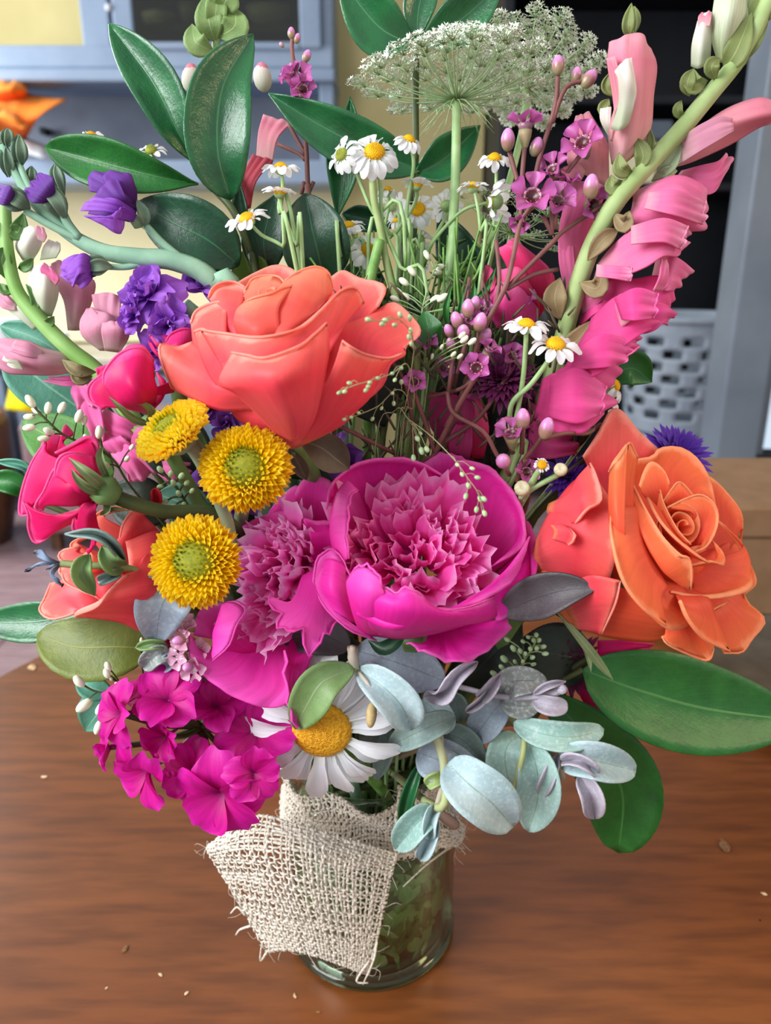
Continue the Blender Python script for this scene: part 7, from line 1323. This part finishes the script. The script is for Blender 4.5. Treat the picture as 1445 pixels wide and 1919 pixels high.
# needle leaves around waxflower stems
t = thing('needle_foliage', 'fine brown green needle foliage in the dark centre of the bouquet', 'foliage', P(850, 760, 2))
parts = []
for i in range(240):
    x, y = R.uniform(640, 1080), R.uniform(560, 900); 
    if y > 880 and x < 1000: continue
    d = R.uniform(1.4, 3.6); a = R.uniform(.6, 2.5); L = R.uniform(20, 60)
    parts.append(tubep([(x, y, d), (x+L*math.cos(a)*.5, y-L*math.sin(a)*.5, d+.2), (x+L*math.cos(a), y-L*math.sin(a), d+.3)], [.0005, .0006, .0002], 4, 2))
v, f, u = join(parts); obj('needles', mesh('needles', v, f, u, plain('brown_green_needle', '#4a4a34', '#6a5a4c', .7, 90)), t, kind='stuff')
v, f, u = stemdown([(850, 700, 2), (830, 900, 2)], .0014); obj('stem', mesh('stem', v, f, u, m_twig), t)
for k, (pts) in enumerate(([(880, 520, 1.6), (870, 620, 2.0), (850, 740, 2.2)], [(906, 500, 1.4), (900, 600, 2.0), (880, 720, 2.2)], [(700, 640, 3), (760, 720, 3.2), (780, 860, 3)], [(640, 800, 4.4), (700, 830, 4), (740, 850, 3.4)])):
    v, f, u = tubep(pts, .0008, 5); obj('twig', mesh('twig', v, f, u, m_twig), t)
# dark maroon flower heads in the centre
m_mar = petal('maroon_ray', [(0, '#3c0c28'), (1, '#7a2a60')], .6, .2, .1); m_mar2 = petal('violet_ray', [(0, '#3a1a78'), (1, '#6a3ac0')], .6, .2, .1)
RAY = [petmesh('ray', m, w=.10, notch=0, cup=.3, droop=-.1, base=.5, nu=5, nv=3, seed=1) for m in (m_mar, m_mar2)]
def tuft(name, label, x, y, d, dv, r, n, k, seed):
    t = thing(name, label, 'aster', P(x, y, d)); B = place(x, y, d, dv, r/ppm(x, y, d)); rs = np.random.RandomState(seed)
    for i in range(n):
        q = (i+.5)/n; a = i*2.39996
        obj('ray', RAY[k], t, B @ Matrix.Rotation(a, 4, 'Z') @ Matrix.Translation((.25*q, 0, 0)) @ Matrix.Rotation(-(1.4-1.3*q)+rs.randn()*.1, 4, 'Y') @ Matrix.Scale(.55+.35*q, 4))
    v, f, u = stemdown([(x, y, d-.3), (x*.6+760*.4, y+160, 1.4)], .002); obj('stem', mesh('stem', v, f, u, m_dstem), t)
tuft('maroon_aster', 'dark maroon fringed flower in the shade between the twigs and pink snapdragon', 940, 715, 2.6, (-.1, .3, .9), 66, 130, 0, 1)
tuft('maroon_aster', 'dark maroon fringed flower above the waxflower buds, right of the first', 1000, 790, 2.2, (.1, .3, .9), 62, 110, 0, 2)
tuft('violet_aster', 'violet fringed flower behind the top of the large right orange rose', 1262, 860, -.6, (.1, .5, .8), 66, 130, 1, 3)
tuft('violet_aster', 'violet fringed flower half hidden left of the large right orange rose', 1065, 895, 1.8, (-.2, .3, .9), 48, 90, 1, 4)
tuft('maroon_aster', 'dark fringed flower under the large right orange rose', 1060, 1240, 2.2, (.1, -.1, .9), 70, 110, 0, 5)
frame()
mt = thing('magenta_petals', 'magenta petal edge showing under the large right orange rose', 'flower', P(1170, 1230, 3))
fl(mt, m_mg, [[(1120, 1200, 3.2), (1120, 1250, 3.2)], [(1170, 1200, 3.6), (1170, 1240, 3.6)], [(1225, 1205, 3.2), (1215, 1222, 3.2)]]); fl(mt, m_mg, [[(1070, 1240, 2.6), (1110, 1230, 2.6)], [(1085, 1300, 2.9), (1120, 1280, 2.9)], [(1110, 1340, 2.6), (1132, 1335, 2.6)]])
v, f, u = stemdown([(1120, 1225, 3), (950, 1320, 2.4)], .0016); obj('stem', mesh('stem', v, f, u, m_dstem), mt)
frame(0, 850, 500)
mt = thing('magenta_petals', 'small magenta petals behind the mottled eucalyptus tip, left', 'flower', P(880, 1080, 5))
fl(mt, m_mg, [[(950, 1080, 5.6), (930, 1020, 5.6)], [(880, 1080, 6.0), (890, 1000, 6.0)], [(780, 1080, 5.8), (820, 1020, 5.8)]]); fl(mt, m_mg, [[(930, 1060, 5.4), (950, 1120, 5.4)], [(870, 1110, 5.8), (900, 1160, 5.8)], [(800, 1090, 5.6), (850, 1150, 5.6)]])
v, f, u = stemdown([(930, 1080, 5.4), (1250, 1300, 4)], .0016); obj('stem', mesh('stem', v, f, u, m_dstem), mt)
frame()
leaf('red_petal', 'tiny red petal between the teal leaves left of the yellow flowers', [(292, 950, 5.0), (293, 930, 5.1), (288, 915, 5.0)], 9, petal('red', [(0, '#b01828'), (1, '#c82438')]), cat='petal', down=False)
# ================================================================ beads and seeds
m_sd = plain('green_seed', '#94b080', '#b4cc9c', .5, 400); m_wbd = plain('white_bud', '#d4dcb8', '#f0f2dc', .5, 400); m_hair = plain('hair_stem', '#8a8a60', '#a8a878', .6, 100)
SEED = mesh('seed', *egg(.8, 1.15, 8, 6), m_sd); WBUD = mesh('bud', *egg(.7, 1.25, 9, 7), m_wbd)
def beads(label, name, pts, trunk, me, sm, r0=.0003, cat='seed spray'):
    t = thing(name, label, cat, P(*trunk[0])); T = np.array([P(*q) for q in trunk])
    v, f, u = stemdown(trunk, r0*1.4, 4); obj('stem', mesh('stem', v, f, u, sm), t)
    for (x, y, d, r) in pts:
        p = P(x, y, d); k = cr(T, 30); j = min(29, np.argmin(np.linalg.norm(k-p, axis=1))+2)
        v, f, u = tubev([p, (p+k[j])/2+np.array([0, 0, .0008]), k[j]], r0, 4, 3); obj('stalk', mesh('stalk', v, f, u, sm), t)
        dv = p-k[j]; obj('seed' if me is SEED else 'bud', me, t, place(x, y, d, (dv[0], dv[2], -dv[1]*.5+.001), r/ppm(x, y, d)))
beads('hair thin spray of green seeds across the right side of the large top coral rose', 'seed_spray', [(690, 599, 10.3, 6), (722, 600, 10, 6), (717, 607, 10, 6), (740, 609, 9.6, 5.5), (750, 590, 9.4, 6), (768, 596, 9.2, 6), (770, 620, 9, 6), (767, 632, 9, 6), (771, 645, 8.8, 5)],
      [(684, 602, 10.4), (715, 601, 10.1), (750, 600, 9.6), (775, 640, 8.6), (770, 700, 7.6), (760, 760, 6.6), (740, 860, 4)], SEED, m_hair, .0001)
beads('lower hair thin spray of green seeds over the right flank of the top coral rose', 'seed_spray', [(655, 718, 10.4, 5), (636, 736, 10.4, 5), (646, 734, 10.5, 5), (693, 717, 10.2, 5), (690, 724, 10.2, 5), (686, 731, 10.1, 5), (708, 709, 10, 5), (735, 700, 9.4, 4.5), (752, 690, 9, 5), (740, 712, 9, 4.5)],
      [(640, 733, 10.4), (665, 722, 10.4), (700, 712, 10.1), (735, 700, 9.4), (765, 685, 8.4), (775, 760, 6), (745, 860, 4)], SEED, m_hair, .0001)
beads('hair thin seed stalk running under the bottom edge of the top coral rose', 'seed_spray', [(645, 786, 8.6, 4.5), (658, 782, 8.5, 4.5), (672, 774, 8.3, 4.5), (698, 785, 7.6, 4.5), (735, 737, 7.4, 4.5), (752, 716, 7.2, 5), (738, 756, 7.2, 4.5), (715, 765, 7.4, 4)],
      [(643, 786, 8.6), (675, 776, 8.2), (710, 760, 7.6), (745, 730, 7.2), (765, 760, 5.8), (750, 860, 4)], SEED, m_hair, .0001)
beads('arching hair thin spray of green seeds over the magenta peony', 'seed_spray', [(857, 871, 9.4, 5), (885, 878, 9.4, 5), (866, 889, 9.6, 5), (878, 910, 9.8, 6), (895, 895, 9.8, 5.5), (873, 930, 9.9, 6), (900, 935, 9.9, 6), (907, 935, 10, 6), (893, 955, 9.8, 6), (908, 962, 9.9, 6), (782, 822, 7.4, 6), (790, 845, 7.4, 7), (800, 842, 7.5, 6), (775, 858, 7.4, 6), (788, 812, 7.2, 4)],
      [(905, 965, 9.8), (896, 925, 10), (876, 895, 9.8), (850, 860, 9.2), (805, 815, 8.0), (767, 787, 7.0), (740, 770, 6), (700, 880, 4)], SEED, m_hair, .00011)
beads('pale seed heads on thin stalks, right above the shoulder of the top coral rose', 'seed_spray', [(757, 528, 2, 9), (772, 508, 2, 9), (745, 545, 2, 8), (800, 478, 1.6, 8), (816, 560, 2.4, 9), (830, 558, 2.6, 10), (870, 636, 4.6, 8), (885, 640, 4.8, 8), (866, 628, 4.6, 7), (850, 664, 4.4, 6), (862, 668, 4.4, 6), (740, 560, 2.2, 8), (760, 556, 2.2, 8), (735, 580, 2.2, 8), (820, 510, 1.2, 9), (825, 500, 1.2, 8), (800, 560, 2, 7), (700, 560, 2, 6), (828, 650, 4, 5), (905, 575, 3, 7), (912, 580, 3, 6), (810, 668, 3.6, 5), (775, 650, 3, 5)],
      [(820, 490, 1.4), (800, 545, 2), (790, 600, 2.6), (800, 680, 3), (790, 800, 3)], WBUD, m_st2, .00025)
beads('white egg shaped buds on wiry stalks above the hot pink left rose', 'bud_spray', [(57, 752, 5.2, 11), (90, 765, 5, 10), (116, 764, 5, 10), (148, 780, 5.2, 11), (158, 787, 5, 8), (55, 781, 5, 9), (55, 801, 5.2, 10), (92, 808, 5.4, 10), (82, 822, 5.4, 9), (186, 810, 5.2, 11), (162, 822, 5, 8), (185, 843, 5.4, 9), (68, 770, 5, 8), (200, 872, 5.2, 8), (247, 838, 5.4, 6), (238, 860, 5.4, 7)],
      [(60, 758, 5.2), (85, 785, 5.1), (115, 812, 5), (150, 830, 4.8), (210, 860, 4.4), (260, 930, 4), (420, 1100, 3)], WBUD, m_dstem, .0003, 'bud spray')
beads('white egg shaped buds on wiry stalks left of the magenta cluster', 'bud_spray', [(202, 1250, 7, 9), (200, 1262, 7.1, 9), (148, 1277, 6.8, 12), (158, 1322, 7, 14), (184, 1363, 7, 11), (187, 1328, 7, 10), (220, 1284, 7, 7), (265, 1200, 6.4, 5), (208, 1272, 7, 4), (263, 1212, 6.4, 4)],
      [(150, 1280, 6.7), (185, 1297, 6.6), (235, 1290, 6.4), (300, 1290, 5.6), (430, 1370, 4.4)], WBUD, m_dstem, .0003, 'bud spray')
beads('pale green seed sprig in the dark gap under the magenta peony', 'seed_sprig', [(1005, 1190, 5.4, 6), (1010, 1200, 5.4, 6), (1018, 1212, 5.4, 6), (1000, 1200, 5.5, 6), (990, 1194, 5.4, 5), (1022, 1225, 5.3, 6), (980, 1202, 5.4, 5), (1006, 1215, 5.6, 6), (994, 1216, 5.6, 6), (998, 1232, 5.5, 6), (985, 1225, 5.4, 5), (975, 1220, 5.2, 6), (962, 1215, 5, 7), (945, 1235, 5, 8), (1000, 1245, 5.3, 5), (980, 1240, 5.3, 5), (965, 1240, 5.2, 5), (960, 1255, 5, 7), (940, 1250, 5, 6), (925, 1262, 4.8, 7), (950, 1198, 5, 6)],
      [(1008, 1188, 5.2), (1000, 1210, 5.2), (975, 1250, 5.0), (950, 1290, 4.4), (900, 1360, 3.4)], SEED, m_sns, .0003, 'seed sprig')
beads('small grey green seed clusters under the tilted yellow flower', 'seed_sprig', [(300, 880, 5, 7), (320, 888, 5, 7), (340, 892, 5.2, 7), (325, 905, 5, 7), (300, 912, 5, 6), (350, 905, 5, 6), (335, 925, 5, 7), (360, 920, 5, 6), (310, 940, 5, 6), (345, 945, 5, 6), (325, 950, 5.2, 8)],
      [(305, 885, 4.9), (335, 920, 4.8), (370, 980, 4.4), (450, 1120, 3.4)], SEED, m_dstem, .0004, 'seed sprig')
# fine green grass stems and feathery leaves in the centre
t = thing('feathery_foliage', 'feathery green foliage and fine stems between the chamomile stalks', 'foliage', P(780, 560, 1))
parts = []
for i in range(46):
    x = R.uniform(560, 950); y = R.uniform(400, 560); d = R.uniform(-1, 1.8); x2 = x*.5+790*.5+R.uniform(-60, 60)
    parts.append(tubep([(x, y, d), ((x+x2)/2+R.uniform(-14, 14), (y+680)/2, d*.6+.6), (x2, 700, 1.2)], [.0004, .0007], 5, 4))
    for k in range(5):
        s = R.uniform(.1, .8); bx_ = x+(x2-x)*s; by_ = y+(700-y)*s; a = R.uniform(.3, 2.8); L = R.uniform(12, 34)
        parts.append(tubep([(bx_, by_, d*.8), (bx_+L*math.cos(a), by_-L*math.sin(a), d*.8+.1)], [.0005, .0002], 4, 1))
v, f, u = join(parts); obj('stems', mesh('stems', v, f, u, m_st), t, kind='stuff')
v, f, u = stemdown([(790, 690, 1.2), (780, 800, 1.6)], .002); obj('stem', mesh('stem', v, f, u, m_st), t)
for k, (mid, w) in enumerate((([(840, 620, 3), (836, 580, 3.2), (845, 540, 3)], 6), ([(855, 620, 3), (862, 590, 3.2), (868, 545, 3)], 6), ([(825, 640, 3.2), (805, 620, 3.4), (795, 580, 3)], 26), ([(890, 560, 2.6), (912, 540, 2.6), (930, 500, 2.4)], 6), ([(870, 600, 3), (885, 570, 3), (890, 530, 2.8)], 7), ([(725, 570, 3), (722, 555, 3), (728, 540, 3)], 9))):
    v, f, u = leafv(mid, w, cup=.1); obj('leaflet', mesh('leaflet', v, f, u, m_lf2), t)
# olive stick stem in front
frame()
for lab, pts, r, m in (('thick olive green flower stem, upright left of the central chamomile stalks', [(697, 325, 1.6), (702, 380, 1.6), (715, 440, 1.7), (730, 520, 1.9), (755, 600, 2.2), (780, 700, 2)], .0013, m_sns),
                       ('short thick green stem rising from behind the large top coral rose', [(712, 450, 1.9), (702, 490, 2.1), (692, 540, 2.4), (690, 640, 2)], .0018, m_st)):
    t = thing('bare_stem', lab, 'stem', P(*pts[0])); v, f, u = stemdown(pts, r, 8); obj('stalk', mesh('stalk', v, f, u, m), t)
# stems standing in the water
sg = thing('submerged_greens', 'pale cut stems and added leaf bits imitating bright mottled light in the jar water', 'stems', (0, 0, .008))
for i in range(11):
    a = 3.4+i*.34; r = .031
    p0 = np.array([r*math.cos(a), r*math.sin(a), .0095]); p1 = np.array([.026*math.cos(a+.5), .026*math.sin(a+.5), .08])
    v, f, u = tubev([p0, (p0+p1)/2+np.array([.004*math.cos(i), .004*math.sin(i), 0]), p1], R.uniform(.0016, .0030), 8); obj('stem', mesh('stem', v, f, u, m_st if i % 2 else m_st2), sg)
for i in range(280):  # added bits standing in for light mottled by refraction
    a = 3.0+i*.0118; r = .0368-.0022*(i % 4); z = .010+.056*((i*.618) % 1)
    L = R.uniform(.003, .009); w = R.uniform(.001, .0038)
    c = np.array([r*math.cos(a), r*math.sin(a), z]); tv = np.array([-math.sin(a), math.cos(a), 0]); up = np.array([0, 0, 1])
    th = R.uniform(0.3, 2.8); e = tv*math.cos(th)+up*math.sin(th); g = -tv*math.sin(th)+up*math.cos(th)
    rows = [[c-e*L, c-e*L+g*.0002], [c-e*L*.4-g*w, c-e*L*.4+g*w], [c+e*L*.4-g*w, c+e*L*.4+g*w], [c+e*L, c+e*L+g*.0002]]
    rows = [[list(q) for q in rw] for rw in rows]; v, f, u = sheet(rows, 3, 5, world=True)
    obj('mottle_leaf', mesh('mottle_leaf', v, f, u, m_sub if i % 7 < 4 else m_sub2), sg, solid=.0003)
